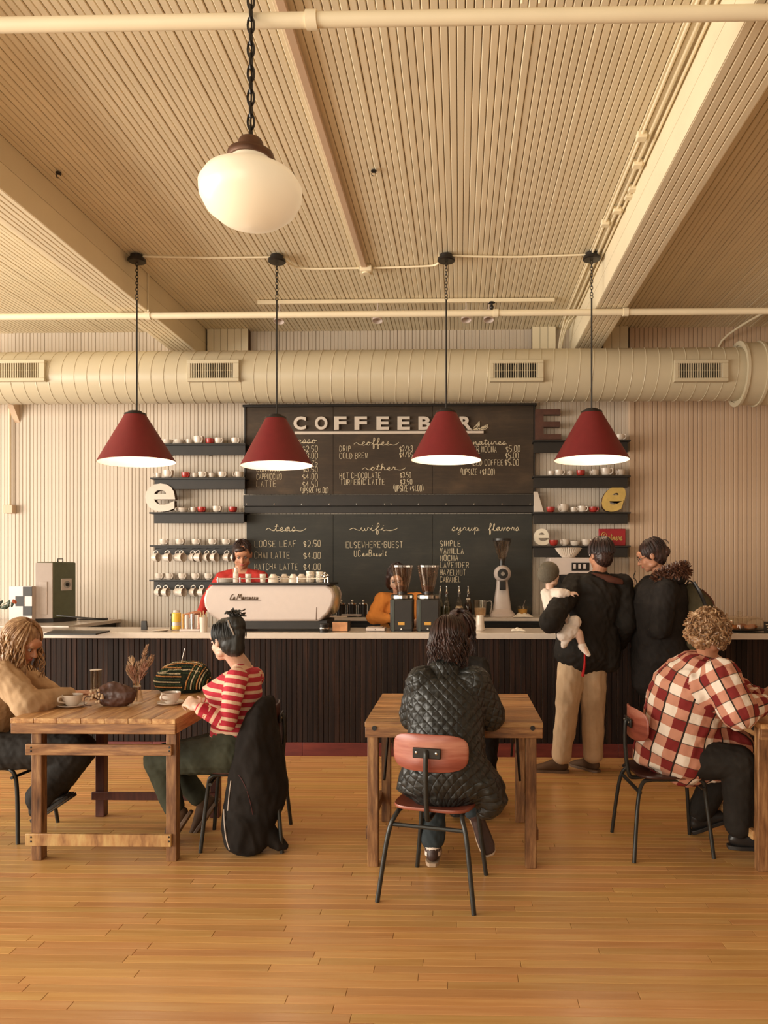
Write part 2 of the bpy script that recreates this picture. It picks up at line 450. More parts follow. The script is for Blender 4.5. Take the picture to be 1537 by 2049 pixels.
# return counter on the left, its right end slanting to the wall
p1 = PY(242, 1236, YW-.02); p2 = G(88, 1259, 1.07)
rc = thing('return_counter', 'white-topped side counter under the coffee urn, angled end', 'counter', (-4.6, 7.6, 0))
ys = yf+.565; kx = (p2.x-p1.x)/(p2.y-p1.y)
out = [(-5.9, ys), (p1.x+kx*(ys-p1.y), ys), (p1.x, YW-.02), (-5.9, YW-.02)]
MB().prism(out, 'z', 1.035, 1.07).build('worktop', quartz, rc, True, bev=.003)
MB().prism([(p[0]-.05 if i in (1, 2) else p[0], p[1]+.005 if i < 2 else p[1]-.01) for i, p in enumerate(out)], 'z', 0.0, 1.035).build('cabinet', black, rc, True)
# ------------------------------------------------------------------ chalkboards
def chalkmat(name, a, b, c):
    m, N, L, bs = newmat(name); nt = m.node_tree
    f = noise_node(nt, coord(nt, (1, 1, 1.6)), 2.2, 6, .62); g = noise_node(nt, coord(nt, (3, 1, 26)), 1.6, 4, .6)
    col = ramp(nt, f, [(.32, a), (.55, b), (.75, c)])
    col = mixc(nt, ramp(nt, g, [(.5, (0, 0, 0)), (.8, (.35, .35, .35))]), col, scalec(c, 1.3))
    L.new(col, bs.inputs['Base Color']); bs.inputs['Roughness'].default_value = .7
    return m
chu = chalkmat('chalkboard_brown', (.035, .022, .012), (.055, .034, .018), (.10, .06, .03))
chl = chalkmat('chalkboard_dark', (.022, .022, .017), (.03, .028, .021), (.048, .042, .03))
chalk = plain('chalk', (.78, .66, .46), .9, var=.15, nscale=60)
YB = YW-.05
def brd(name, label, x0, y0, x1, y1, seams, m, trim):
    p = PY(x0, y1, YB); q = PY(x1, y0, YB)
    t = thing(name, label, 'chalkboard', ((p.x+q.x)/2, YB, p.z))
    xs = [p.x]+[PY(s, 900, YB).x for s in seams]+[q.x]
    for i in range(len(xs)-1):
        MB().box((xs[i]+.0015, YB, p.z), (xs[i+1]-.0015, YW-.005, q.z)).build('panel', m, t, True, bev=.002)
    return t, p, q
ub, up, uq = brd('chalkboard', 'large brown upper chalkboard menu headed with white block capitals', 492, 812, 1068, 989, (667, 866), chu, True)
lb, lp, lq = brd('chalkboard', 'dark lower chalkboard listing teas, wifi and syrup flavors', 493, 1028, 1065, 1246, (667, 866), chl, True)
MB().box((up.x-.03, YB-.02, uq.z), (uq.x+.03, YW-.005, uq.z+.025)).build('top_rail', black, ub, True, bev=.003)
MB().box((up.x-.014, YB-.012, up.z), (up.x, YW-.005, uq.z)).build('side_rail', black, ub, True)
MB().box((uq.x, YB-.012, up.z), (uq.x+.014, YW-.005, uq.z)).build('side_rail', black, ub, True)
# bolted ledge between the boards
a = PY(488, 1013, YB-.04); b = PY(1069, 989, YB-.04)
lg = thing('chalkboard_ledge', 'black bolted beam across the wall between the two chalkboards', 'beam', (0, YB, a.z))
MB().box((a.x, YB-.06, PY(500, 1013, YB-.04).z), (b.x, YB+.04, b.z-.003)).build('beam', black, lg, True, bev=.004)
MB().box((a.x, YB-.025, PY(500, 1027, YB).z), (b.x, YB+.04, PY(500, 1013, YB-.04).z)).build('lower_rail', black, lg, True, bev=.004)
for px in (494, 549, 604, 659, 714, 770, 783, 838, 893, 949, 1005, 1061):
    c = PY(px, 1008.5, YB-.06)
    MB().ball((c.x, c.y+.002, c.z), (.0085, .006, .0085), 10, 6).build('bolt', chrome, lg, True)
# --------------------------------------- hand lettering: one stroke font
CAP = {'A': '002640 1232', 'B': '0006 063645443303 334241300 0', 'C': '453616050110304 1', 'D': '0006 062644422000', 'E': '46060040 0333',
 'F': '460600 0333', 'G': '45361605011030414323', 'H': '0006 4046 0343', 'I': '2620', 'L': '060040', 'M': '0006224640', 'N': '00064046',
 'O': '16050110304145361 6', 'P': '0006 063645443303', 'R': '0006 063645443303 2340', 'S': '45361605041342413010 01', 'T': '0646 2620', 'U': '060110304146',
 'V': '062046', 'W': '061023304 6', 'Z': '06460040', '0': '16050110304145361 6', '1': '152620', '2': '0516364543000040', '3': '05163645443323 3342413010 01',
 '4': '36304 2 360242', '5': '46060333424130100 1', '6': '', '7': '064610', '$': '45361605041342413010 01 272 9', '/': '0046', '(': '37151217', ')': '17353217',
 '.': '2021', '+': '2125 0343', '-': '1333', '*': '2324', '\u00b7': '2324'}
CAP['(']= '3715122 0'; CAP[')'] = '17353220'; CAP['4'] = '3630 360242'; CAP['$'] = '45361605041342413010 01 2720'
CAP['B'] = '0006 063645443303 0333424130 00'
CAP['B'] = '0006 063645443303 033342413000'; CAP['S'] = '45361605041342413010'; CAP['5'] = '4606033342413010'; CAP['3'] = '05163645443323 334241301001'
CAP['$'] = '45361605041342413010 2720'; CAP['C'] = '4536160501103041'; CAP['O'] = CAP['0'] = '161605011030414536 16'.replace(' ', ''); CAP['W'] = '0610233046'
LOW = {'a': '3312021130 33 3331 41', 'c': '3223130201102041', 'e': '02323313021120 41', 'f': '0021364526 2b1b2141', 'h': '0015263615 00 02233330 41',
 'i': '0212 1321 31', 'l': '00243626142031', 'm': '0003 0213231 0', 'n': '', 'o': '2313021120312 3 41', 'p': '', 'r': '0003 02132333', 's': '0023 31201000', 't': '0216 1611203 1 0434'}
def strokes(code):
    out = []
    for s in code.split(' '):
        pts = []
        for i in range(0, len(s)-1, 2):
            y = s[i+1]; yy = {'a': -1, 'b': -2, 'c': -3}.get(y)
            pts.append((int(s[i]), float(int(y)) if yy is None else float(yy)))
        if len(pts) > 1: out.append(pts)
    return out
LOWP = {  # joined-up script, x-height 3, each letter runs from (0,~0) to (w,~0)
 'a': (4, [[(0, 0), (2.6, 2.8), (1.2, 2.7), (.5, 1), (1.4, .1), (2.6, 1.4), (2.8, 2.8), (2.7, .6), (3.4, .1), (4, .6)]]),
 'c': (3.4, [[(0, .3), (2.3, 2.5), (1.4, 2.9), (.6, 1.2), (1.5, 0), (3.4, .8)]]),
 'e': (3.4, [[(0, .4), (2.1, 1.6), (1.9, 2.9), (1.0, 2.2), (.9, .7), (1.8, 0), (3.4, .8)]]),
 'f': (3, [[(0, .4), (1.8, 3.4), (2.2, 5.8), (1.5, 6.2), (1.2, 3.5), (1.0, -2.6), (1.6, -2.9), (1.8, -.6), (1.4, .4), (3, .8)]]),
 'g': (3.8, [[(0, 0), (2.6, 2.8), (1.2, 2.7), (.5, 1), (1.4, .1), (2.6, 1.8), (2.8, 2.8), (2.5, -2), (1.4, -2.8), (1.2, -1.6), (3.8, .6)]]),
 'h': (3.8, [[(0, .2), (1.6, 4), (1.7, 6), (1.0, 5), (.7, 0), (1.1, 1.8), (2.2, 2.8), (2.7, 1.8), (2.7, .3), (3.8, .6)]]),
 'i': (2.2, [[(0, .3), (1.0, 2.8), (.9, .6), (1.4, .1), (2.2, .6)], [(1.2, 4.2), (1.3, 4.5)]]),
 'l': (2.4, [[(0, .3), (1.4, 4), (1.5, 6), (.9, 5.2), (.8, .8), (1.4, .1), (2.4, .6)]]),
 'm': (5, [[(0, .3), (.6, 2.6), (.7, .1), (1.2, 2.2), (1.9, 2.7), (2.2, .1), (2.8, 2.2), (3.5, 2.7), (3.8, .4), (5, .6)]]),
 'n': (3.6, [[(0, .3), (.6, 2.7), (.7, .1), (1.3, 2.1), (2.2, 2.7), (2.5, .4), (3.6, .6)]]),
 'o': (3.6, [[(0, .3), (1.8, 2.8), (.8, 2.4), (.5, 1), (1.4, 0), (2.5, 1.2), (2.0, 2.7), (1.8, 2.3), (3.6, 2.1)]]),
 'p': (3.8, [[(0, .3), (1.0, 3.1), (.6, -3.2), (1.2, 1.8), (2.2, 2.7), (2.8, 1.2), (1.6, .1), (3.8, .6)]]),
 'r': (3, [[(0, .3), (.9, 3.0), (1.2, 2.5), (2.1, 2.6), (1.9, .7), (3, .6)]]),
 's': (3, [[(0, .3), (1.4, 3.1), (2.0, 1.2), (1.2, 0), (.4, .5), (3, .6)]]),
 't': (2.6, [[(0, .3), (1.3, 3.4), (1.5, 5.2), (1.1, 2), (1.2, .4), (2.6, .6)], [(.3, 3.6), (2.5, 3.9)]]),
 'u': (3.8, [[(0, .6), (.8, 2.8), (.8, .6), (1.6, 0), (2.6, 1.6), (2.8, 2.8), (2.8, .5), (3.8, .6)]]),
 'v': (3.2, [[(0, .6), (.6, 2.8), (1.4, 0), (2.4, 2.7), (3.2, 2.1)]]),
 'w': (4.4, [[(0, .6), (.6, 2.8), (.9, .2), (1.9, .6), (2.1, 2.4), (2.3, .2), (3.3, .8), (3.5, 2.8), (4.4, 2.1)]]),
 'y': (3.8, [[(0, .6), (.7, 2.8), (.9, .8), (1.6, .2), (2.5, 2.8), (2.2, -2.2), (1.2, -3), (1.2, -1.6), (3.8, .6)]]),
 'z': (3, [[(0, 2.6), (2, 2.8), (.6, .3), (3, .6)]]), 'k': (3, [[(0, 0), (1, 6), (.7, 0)]])}
rt = random.Random(5)
def letter(parent, txt, px0, px1, py0, py1, Y=None, script=False, r=.0033, m=None, swash=0, jit=.03, name='lettering', flat=.5, kern=.35):
    """writes txt between pixels px0..px1, base line py1, cap height at py0, on plane Y"""
    Y = Y if Y is not None else YB-.002
    a = PY(px0, py1, Y); b = PY(px1, py0, Y); mb = MB()
    paths = []; x = 0
    for ch in txt:
        if ch == ' ': x += 3.0 if not script else 2.2; continue
        if script or (ch.islower() and ch in LOWP):
            w, ss = LOWP[ch]
            k = 1 if script else .95
            for s in ss: paths.append(([(x+p[0]*k, p[1]*k) for p in s], 5))
            x += w*k+(0 if script else .8)
        else:
            wid = {'I': 1.8, '.': 1.4, '1': 2.2, '(': 2.0, ')': 2.0, '*': 2, '\u00b7': 2}.get(ch, 4.0)
            sh = {'I': -1.1, '.': -1.3, '1': -.7, '(': -.9, ')': -1, '*': -1, '\u00b7': -1}.get(ch, 0)
            dy = rt.uniform(-.3, .3); sx = rt.uniform(.74, .84)
            for s in strokes(CAP[ch]):
                curvy = ch in 'COSGDPRBU0235$('
                paths.append(([(x+sh+p[0]*sx+rt.uniform(-jit, jit)*4, p[1]*(.8 if ch == '$' else 1)+dy+rt.uniform(-jit, jit)*3) for p in s], 3 if curvy and len(s) > 2 else 1))
            x += wid+1.2
    tot = x-(0 if script else 1.6)
    sx = (b.x-a.x)/max(tot, .1); sz = (b.z-a.z)/6.0
    if swash:
        paths.append(([(-5, .8), (-3.2, 2.3), (-1.6, .8), (0, .3)], 5)); paths.append(([(tot, .6), (tot+2.2, .1), (tot+4.5, 1.2), (tot+5.5, 2.4)], 5))
    for pts, n in paths:
        pp = [V((a.x+p[0]*sx, Y, a.z+p[1]*sz)) for p in pts]
        if n > 1: pp = cat(pp, n)
        mb.tube(pp, r, n=5, flat=1)
    return mb.build(name, m or chalk, parent, True, smooth=0)
cz = dict(r=.0029)
# upper board
letter(ub, 'espresso', 556, 634, 872, 887, script=True)
for i, (t, p, y0, y1) in enumerate([('', '$2.50', 892, 903), ('', '$3.00', 906, 917), ('', '$3.75', 921, 931), ('CORTADO', '$3.50', 934, 944), ('CAPPUCCINO', '$4.00', 948, 959), ('LATTE', '$4.50', 962, 974)]):
    if t: letter(ub, t, 514, 514+{'CORTADO': 46, 'CAPPUCCINO': 50, 'LATTE': 39}[t], y0, y1, **cz)
    letter(ub, p, 606, 636, y0, y1, **cz)
letter(ub, '(UPSIZE +$1.00)', 602, 657, 976, 986, **cz)
letter(ub, 'coffee', 723, 782, 877, 891, script=True, swash=1)
letter(ub, 'DRIP', 680, 702, 892, 903, **cz); letter(ub, '$2/$3', 800, 826, 892, 903, **cz)
letter(ub, 'COLD BREW', 680, 736, 906, 917, **cz); letter(ub, '$4/$5', 800, 826, 904, 915, **cz)
letter(ub, 'other', 741, 794, 928, 941, script=True, swash=1)
letter(ub, 'HOT CHOCOLATE', 680, 762, 946, 957, **cz); letter(ub, '$3.50', 801, 823, 945, 955, **cz)
letter(ub, 'TURMERIC LATTE', 682, 770, 959, 970, **cz); letter(ub, '$3.50', 801, 825, 959, 969, **cz)
letter(ub, '(UPSIZE +$1.00)', 788, 847, 971, 983, **cz)
letter(ub, 'signatures', 920, 1014, 877, 890, script=True)
letter(ub, 'ER MOCHA', 948, 994, 893, 905, **cz); letter(ub, '$5.00', 1013, 1041, 892, 904, **cz)
letter(ub, 'E', 955, 961, 907, 917, **cz); letter(ub, '$5.00', 1012, 1038, 906, 917, **cz)
letter(ub, 'ICED COFFEE', 944, 1007, 920, 931, **cz); letter(ub, '$5.00', 1011, 1038, 919, 931, **cz)
letter(ub, '(UPSIZE +$1.00)', 923, 990, 938, 950, **cz)
# lower board
letter(lb, 'teas', 549, 594, 1047, 1063, script=True, swash=1)
for t, xe, y0 in (('LOOSE LEAF', 593, 1082), ('CHAI LATTE', 580, 1105), ('MATCHA LATTE', 596, 1128)):
    letter(lb, t, 510, xe, y0, y0+12, **cz); letter(lb, {1082: '$2.50'}.get(y0, '$4.00'), 608, 642, y0, y0+12, **cz)
letter(lb, 'wifi', 721, 772, 1048, 1062, script=True, swash=1)
letter(lb, 'ELSEWHERE\u00b7GUEST', 693, 806, 1084, 1096, **cz)
letter(lb, 'UCanBrewIt', 709, 773, 1101, 1113, **cz)
letter(lb, 'syrup', 904, 960, 1048, 1062, script=True); letter(lb, 'flavors', 977, 1040, 1048, 1062, script=True)
for t, xe, y0 in (('SIMPLE', 922, 1082), ('VANILLA', 928, 1097), ('MOCHA', 917, 1111), ('LAVENDER', 938, 1125), ('HAZELNUT', 932, 1140), ('CARAMEL', 922, 1154)):
    letter(lb, t, 881, xe, y0, y0+11, **cz)
# block capitals with depth
def fontmesh(txt, size, depth, offset=.0, shear=0.0, sp=1.0):
    c = bpy.data.curves.new('t', 'FONT'); c.body = txt; c.size = size; c.extrude = depth; c.offset = offset; c.shear = shear
    c.align_x = 'CENTER'; c.resolution_u = 4; c.space_character = sp
    o = bpy.data.objects.new('t', c); COL.objects.link(o); bpy.context.view_layer.update()
    dg = bpy.context.evaluated_depsgraph_get(); me = bpy.data.meshes.new_from_object(o.evaluated_get(dg))
    bpy.data.objects.remove(o); me.transform(Matrix.Rotation(pi/2, 4, 'X')); me.materials.clear()
    return me
lc = [587+44.6*i for i in range(9)]
lc = [600, 643, 681, 722, 766, 808, 850, 890, 932]
for ch, px in zip('COFFEEBAR', lc):
    me = fontmesh(ch, .2, .012, .007)
    xs = [v.co.x for v in me.vertices]; zs = [v.co.z for v in me.vertices]; wch = max(xs)-min(xs); hch = max(zs)-min(zs)
    a = PY(px-12.5, 860, YB-.02); b = PY(px+12.5, 833.5, YB-.02)
    for v in me.vertices:
        v.co.x = a.x+(v.co.x-min(xs))/wch*(b.x-a.x); v.co.z = a.z+(v.co.z-min(zs))/hch*(b.z-a.z); v.co.y = v.co.y+YB-.014
    link_mesh('block_letter', me, white, ub, True)
a = PY(590, 869, YB-.02); b = PY(968, 862, YB-.02)
MB().box((a.x, YB-.028, a.z), (b.x, YB, b.z)).build('letter_rail', white, ub, True, bev=.002)
mb = MB()
for (x0, y0, ln, an) in ((946, 860, 18, 40), (950, 861, 20, 62), (955, 861, 16, 75), (958, 861, 22, 30), (962, 860, 16, 20)):
    c = PY(x0, y0, YB-.006); L_ = ln*.0053; d = V((cos(radians(an)), 0, sin(radians(an))))
    nrm = V((-d.z, 0, d.x)); pts = [c, c+d*L_*.4+nrm*.012, c+d*L_, c+d*L_*.5-nrm*.012, c]
    mb.tube(cat(pts, 4), .003, n=5)
c0 = PY(942, 861, YB-.006); c1 = PY(972, 853, YB-.006); mb.tube(cat([c0, (c0+c1)/2-V((0, 0, .006)), c1], 5), .003, 5)
mb.build('sprig_emblem', chalk, ub, True)
# ------------------------------------------------------------------ wall shelves
def shelf(label, x0, x1, xt0, xt1, ytop, ybot, hook=0, left=True):
    Y = 7.82
    a = PY(x0, ybot, Y); b = PY(x1, ytop, Y); zt = b.z
    t = thing('display_shelf', label, 'shelf', ((a.x+b.x)/2, 7.9, a.z))
    ta = PY(xt0, ytop, Y-.03).x; tb = PY(xt1, ytop, Y-.03).x
    MB().box((ta, Y-.04, zt-.016), (tb, YW+.0, zt)).build('shelf_board', black, t, True, bev=.002)
    # apron with an ogee corbel end
    h = zt-.016-a.z
    MB().box((a.x, Y, a.z), (b.x, Y+.022, zt-.016)).build('apron', black, t, True, bev=.002)
    for xx in (a.x+.02, (a.x+b.x)/2, b.x-.045):
        MB().prism([(Y+.022, zt-.016), (Y+.022, zt-.016-h*.3), (Y+.06, zt-.016-h*.6), (Y+.1, zt-.016-h*.8), (YW, zt-.016-h*.8), (YW, zt-.016)], 'x', xx, xx+.025).build('bracket', black, t, True)
    return t, zt, Y, (a, b)
LS = []; RS = []
for i, (yt, yb, x0, xt0, x1) in enumerate(((888, 911, 325, 316, 491), (956, 979, 309, 301, 490), (1025, 1047, 308, 299, 488), (1091, 1110, 309, 300, 488), (1160, 1180, 308, 299, 488))):
    s = shelf('%s black shelf from the top, left of the chalkboards' % ORD[i], x0, x1, xt0, x1+.5, yt, yb); LS.append(s)
for i, (yt, yb) in enumerate(((881, 906), (952, 976), (1025, 1048), (1092, 1115))):
    s = shelf('%s black shelf from the top, right of the chalkboards' % ORD[i], 1068, 1256, 1067, 1262, yt, yb); RS.append(s)
# ------------------------------------------------------------------ cups
def cup_parts(root, m, r, h, low=False):
    mb = MB()
    if low: prof = [(r*.55, 0), (r*.6, .004), (r*.85, h*.35), (r, h), (r*.93, h), (r*.8, h*.4), (r*.5, .012), (0.0001, .012)]
    else: prof = [(r*.5, 0), (r*.52, .005), (r*.8, h*.2), (r*.95, h*.55), (r, h), (r*.94, h), (r*.88, h*.5), (r*.6, h*.12), (0.0001, h*.1)]
    mb.lathe(prof, (0, 0, 0), 20).build('bowl', m, root)
    pts = cat([(r*.86, 0, h*.85), (r*1.3, 0, h*.92), (r*1.5, 0, h*.6), (r*1.25, 0, h*.3), (r*.8, 0, h*.22)], 4)
    MB().tube(pts, r*.1, 6, flat=1.3).build('handle', m, root)
PROTO = {}
def cup(kind, loc, rz, label, group, tilt=None, pose=None):
    if kind not in PROTO:
        t = thing('coffee_cup' if kind != 'red' else 'coffee_cup', '', 'cup')
        m = redcup if kind in ('red',) else white
        r, h, low = {'white': (.049, .066, 0), 'big': (.056, .084, 0), 'low': (.056, .05, 1), 'red': (.046, .06, 0), 'small': (.034, .056, 0), 'hang': (.047, .072, 0)}[kind]
        cup_parts(t, m, r, h, low); PROTO[kind] = t; o = t
        o.location = loc; o.rotation_euler = (0, 0, rz)
    else: o = dup(PROTO[kind], loc, rz)
    o['label'] = label; o['group'] = group
    if pose is not None: o.rotation_euler = pose
    return o
rc_ = random.Random(9)
KN = {'white': 'white coffee cup', 'big': 'tall wide white mug', 'low': 'low white bowl-shaped cup', 'red': 'dark red cup', 'small': 'small white espresso cup'}
def cuprow(sh, side, idx, items, YC=7.865):
    t, zt, Y, _ = sh
    for k, (px, kind, hd) in enumerate(items):
        c = PY(px, 900, YC)
        cup(kind, (c.x, YC, zt+.0005), {'r': -.8, 'l': pi+.8, 'f': -pi/2+.4, 'b': pi/2}[hd],
            '%s on the %s %s shelf, %s from the left' % (KN[kind], ORD[idx], side, ORD[k]), 'cups on the %s shelves' % side)
cuprow(LS[0], 'left', 0, [(336, 'low', 'b'), (359, 'low', 'b'), (379, 'small', 'b'), (398, 'big', 'r'), (420, 'red', 'b'), (439, 'white', 'r'), (472, 'white', 'r')])
cuprow(LS[1], 'left', 1, [(317, 'small', 'l'), (337, 'big', 'r'), (372, 'red', 'r'), (390, 'small', 'l'), (406, 'white', 'r'), (424, 'small', 'b'), (446, 'white', 'r'), (478, 'white', 'l')])
cuprow(LS[2], 'left', 2, [(366, 'low', 'l'), (387, 'small', 'l'), (404, 'red', 'r'), (435, 'white', 'r'), (466, 'red', 'b')])
cuprow(LS[3], 'left', 3, [(329, 'white', 'r'), (361, 'white', 'r'), (393, 'white', 'r'), (426, 'white', 'r'), (453, 'white', 'r'), (480, 'white', 'r')])
cuprow(LS[4], 'left', 4, [(320, 'white', 'r'), (340, 'white', 'r'), (366, 'white', 'r'), (392, 'white', 'r'), (418, 'white', 'r'), (445, 'white', 'r')])
cuprow(RS[0], 'right', 0, [(1222, 'small', 'l'), (1241, 'white', 'r')])
cuprow(RS[1], 'right', 1, [(1103, 'small', 'b'), (1119, 'white', 'r'), (1141, 'small', 'l'), (1162, 'red', 'b'), (1189, 'white', 'l'), (1213, 'big', 'r'), (1241, 'white', 'l')])
cuprow(RS[2], 'right', 2, [(1102, 'red', 'b'), (1127, 'big', 'l'), (1148, 'small', 'r'), (1165, 'white', 'r'), (1187, 'red', 'r')])
cuprow(RS[3], 'right', 3, [(1108, 'red', 'b'), (1130, 'white', 'l'), (1151, 'low', 'b'), (1173, 'white', 'r'), (1207, 'low', 'r')])
# hanging cups on hooks under shelves 4 and 5
for si, items in ((3, [309, 334, 352, 364, 383, 395, 412, 429, 451, 470]), (4, [315, 331, 352, 364, 384, 403, 424])):
    t, zt, Y, (a, b) = LS[si]
    for k, px in enumerate(items):
        c = PY(px, 1100, 7.72); zz = zt-.045; dy_ = .035*(k % 2)
        MB().tube(cat([(c.x, 7.82, zz+.012), (c.x, 7.76, zz+.012), (c.x, 7.745-dy_, zz), (c.x, 7.755-dy_, zz-.016), (c.x, 7.77-dy_, zz-.006)], 3), .0025, 5).build('hook', blackm, t, True)
        ry = rc_.uniform(.05, .5)
        # handle up (local +x -> world +z), mouth to the side
        M_ = rots(z=0) @ Matrix.Rotation(ry, 3, 'Z') @ Matrix.Rotation(-rc_.uniform(.0, .3), 3, 'X') @ Matrix(((0, 0, 1), (0, 1, 0), (-1, 0, 0))).transposed()
        M_ = Matrix.Rotation(-ry, 3, 'Z') @ Matrix(((0, 0, 1), (0, 1, 0), (1, 0, 0)))
        q_ = M_.to_euler() if M_.determinant() > 0 else (Matrix.Rotation(-ry, 3, 'Z') @ Matrix(((0, 0, 1), (0, -1, 0), (1, 0, 0)))).to_euler()
        cup('hang', (c.x-.035, 7.755-dy_, zz-.018-.066), 0, 'white cup hanging by its handle under the %s left shelf, %s hook from the left' % (ORD[si], ORD[k] if k < 10 else 'last'), 'cups hanging under the left shelves', pose=q_)
# ------------------------------------------------------------------ letters on the shelves
cream = plain('cream_letter', (.85, .76, .60), .4, var=.03); gold = plain('gold_letter', (.62, .42, .12), .4, var=.12)
brownm = plain('rusty_brown_letter', (.10, .04, .025), .5, var=.2); goldside = plain('brown_edge', (.12, .06, .03), .6)
def sign_letter(name, label, ch, x0, y0, x1, y1, Y, m, depth=.035, offset=.012, shear=0, tilt=0, side=None):
    t = thing(name, label, 'letter sign', PY((x0+x1)/2, y1, Y))
    me = fontmesh(ch, .3, depth, offset, shear)
    xs = [v.co.x for v in me.vertices]; zs = [v.co.z for v in me.vertices]
    a = PY(x0, y1, Y); b = PY(x1, y0, Y)
    for v in me.vertices:
        v.co.x = (v.co.x-min(xs))/(max(xs)-min(xs))*(b.x-a.x)-(b.x-a.x)/2
        v.co.z = (v.co.z-min(zs))/(max(zs)-min(zs))*(b.z-a.z)
    if tilt: me.transform(Matrix.Rotation(tilt, 4, 'Y'))
    if side:
        me.materials.append(m); me.materials.append(side)
        for p in me.polygons:
            if p.normal.y > -.5: p.material_index = 1
        link_mesh('letter_body', me, None, t)
    else: link_mesh('letter_body', me, m, t)
    return t
s3 = LS[2][1]; 
sign_letter('letter_sign', 'round white lower-case letter e standing on the third left shelf', 'e', 293, 968, 353, 1024.2, 7.84, white, offset=.006, side=goldside)
sign_letter('letter_sign', 'golden slanted lower-case letter e on the third right shelf', 'e', 1203, 973, 1251, 1024.5, 7.86, gold, shear=.35, offset=.010, side=goldside)
sign_letter('letter_sign', 'brown serif capital E on the top right shelf', 'E', 1071, 820, 1122, 880.5, 7.88, brownm, offset=.006)
sign_letter('letter_sign', 'cream lower-case letter e beside the red cup on the lowest right shelf', 'e', 1068.5, 1058, 1098, 1091.5, 7.88, cream, offset=.006)
o = MB().prism([(PY(px, py, 7.9).x, PY(px, py, 7.9).z) for px, py in ((1068, 1024.5), (1088, 1024.5), (1076, 984), (1068, 984))], 'y', 7.88, 7.92).build('sunlight_wedge', white, bev=.003)  # patch of sunlight on the wall, added here as a white solid
tag(o, 'wedge-shaped sunlight patch beside the chalkboard, shaped as a white block on the third right shelf', 'card')
# serifs for the capital E
# red sign
a = PY(1198, 1092, 7.93); b = PY(1252, 1058, 7.93)
redp = plain('red_sign', (.36, .02, .025), .4, var=.05)
sg = thing('red_sign', 'small red rectangular sign with gold script at the end of the lowest right shelf', 'sign', ((a.x+b.x)/2, 7.93, a.z))
MB().box((a.x, 7.93, a.z), (b.x, 7.95, b.z)).build('plate', redp, sg, True, bev=.006)
letter(sg, 'artners', 1211, 1246, 1066, 1081, Y=7.927, script=True, r=.0035, m=gold)
mb = MB(); c = PY(1208, 1080, 7.927)
pp = [(0, -.0), (.004, .05), (.02, .065), (.035, .05), (.02, .032), (-.0, .03), (-.02, .05), (-.006, .075), (.02, .08)]
mb.tube(cat([c+V((p[0], 0, p[1])) for p in pp], 4), .0035, 5).build('lettering', gold, sg, True)
# ------------------------------------------------------------------ air duct and pipes
galv = plain('duct_paint', (.56, .48, .33), .35, var=.02, nscale=2)
DY = 7.3; DZ = PY(600, 754, DY).z; DR = .25
xe = PY(1487, 750, DY).x
du = thing('air_duct', 'large round spiral-seamed air duct crossing the wall above the menu boards', 'duct', (0, DY, DZ))
MB().cyl((-5.7, DY, DZ), (xe, DY, DZ), DR, n=48).build('pipe', galv, du, True, smooth=60)
# spiral seam
pit = .123; n = int((xe-.02+5.7)/pit); pts = []
for i in range(n*28):
    a = 2*pi*i/28; pts.append((-5.7+pit*i/28, DY+DR*cos(a), DZ-DR*sin(a)))
mb = MB(); mb.tube(pts, .0045, 5).build('seam', galv, du, True)
MB().cyl((xe-.05, DY, DZ), (4.4, DY, DZ), DR+.045, n=48).build('wide_section', galv, du, True, smooth=60)
for xx in (xe-.05, xe+.13):
    MB().lathe([(DR+.02, -.012), (DR+.06, -.012), (DR+.06, .012), (DR+.02, .012)], (xx, DY, DZ), 48, axis=(1, 0, 0), closed=True).build('collar', galv, du, True)
for i, (xa, xb) in enumerate(((-8, 77), (381, 466), (988, 1076), (1358, 1446))):
    yf_ = DY-DR-.03
    a = PY(xa, 756, yf_); b = PY(xb, 726, yf_); fr = .035
    lab = ['air vent grille cut off by the left edge of the picture', 'air vent grille left of the chalkboard, on the round duct', 'air vent grille above the right end of the chalkboard', 'air vent grille at the bright right end of the duct'][i]
    v = thing('air_vent', lab, 'vent', ((a.x+b.x)/2, yf_, (a.z+b.z)/2))
    x0, x1, z0, z1 = a.x-fr, b.x+fr*1.6, a.z-fr*.9, b.z+fr*.9
    mb = MB(); mb.box((x0, yf_, z0), (x1, yf_+.1, a.z)); mb.box((x0, yf_, b.z), (x1, yf_+.1, z1)); mb.box((x0, yf_, a.z), (a.x, yf_+.1, b.z)); mb.box((b.x, yf_, a.z), (x1, yf_+.1, b.z))
    mb.build('frame', galv, v, True, bev=.003)
    MB().box((a.x, yf_+.03, a.z), (b.x, yf_+.04, b.z)).build('opening', blackm, v, True)
    mb = MB(); k = 19
    for j in range(k):
        xx = a.x+(b.x-a.x)*(j+.5)/k; mb.box((xx-.0035, yf_+.004, a.z), (xx+.0035, yf_+.028, b.z))
    mb.box((a.x, yf_+.015, (a.z+b.z)/2-.002), (b.x, yf_+.022, (a.z+b.z)/2+.002))
    mb.build('slats', galv, v, True, kind='stuff')
pz = EYE+2.19
def pipe(label, Y, z, r, xa=-6, xb=4.3, coll=()):
    p = thing('sprinkler_pipe', label, 'pipe', (0, Y, z))
    MB().cyl((xa, Y, z), (xb, Y, z), r, n=20).build('tube', paint, p, True, smooth=60)
    for c in coll: MB().cyl((c-.022, Y, z), (c+.022, Y, z), r*1.28, n=20).build('coupling', paint, p, True)
    return p
Yp1 = 2.96
pipe('thick cream pipe crossing the ceiling at the very top of the picture', Yp1, pz-.01, .028, coll=(PY(624, 25, Yp1).x,))
Yp2 = 6.42
pp2 = pipe('thin cream sprinkler pipe crossing below the beams above the red lamps', Yp2, EYE+2.195, .0275, coll=(PY(297, 624, Yp2).x, PY(992, 620, Yp2).x, PY(1252, 620, Yp2).x))
hx = PY(297, 624, Yp2).x
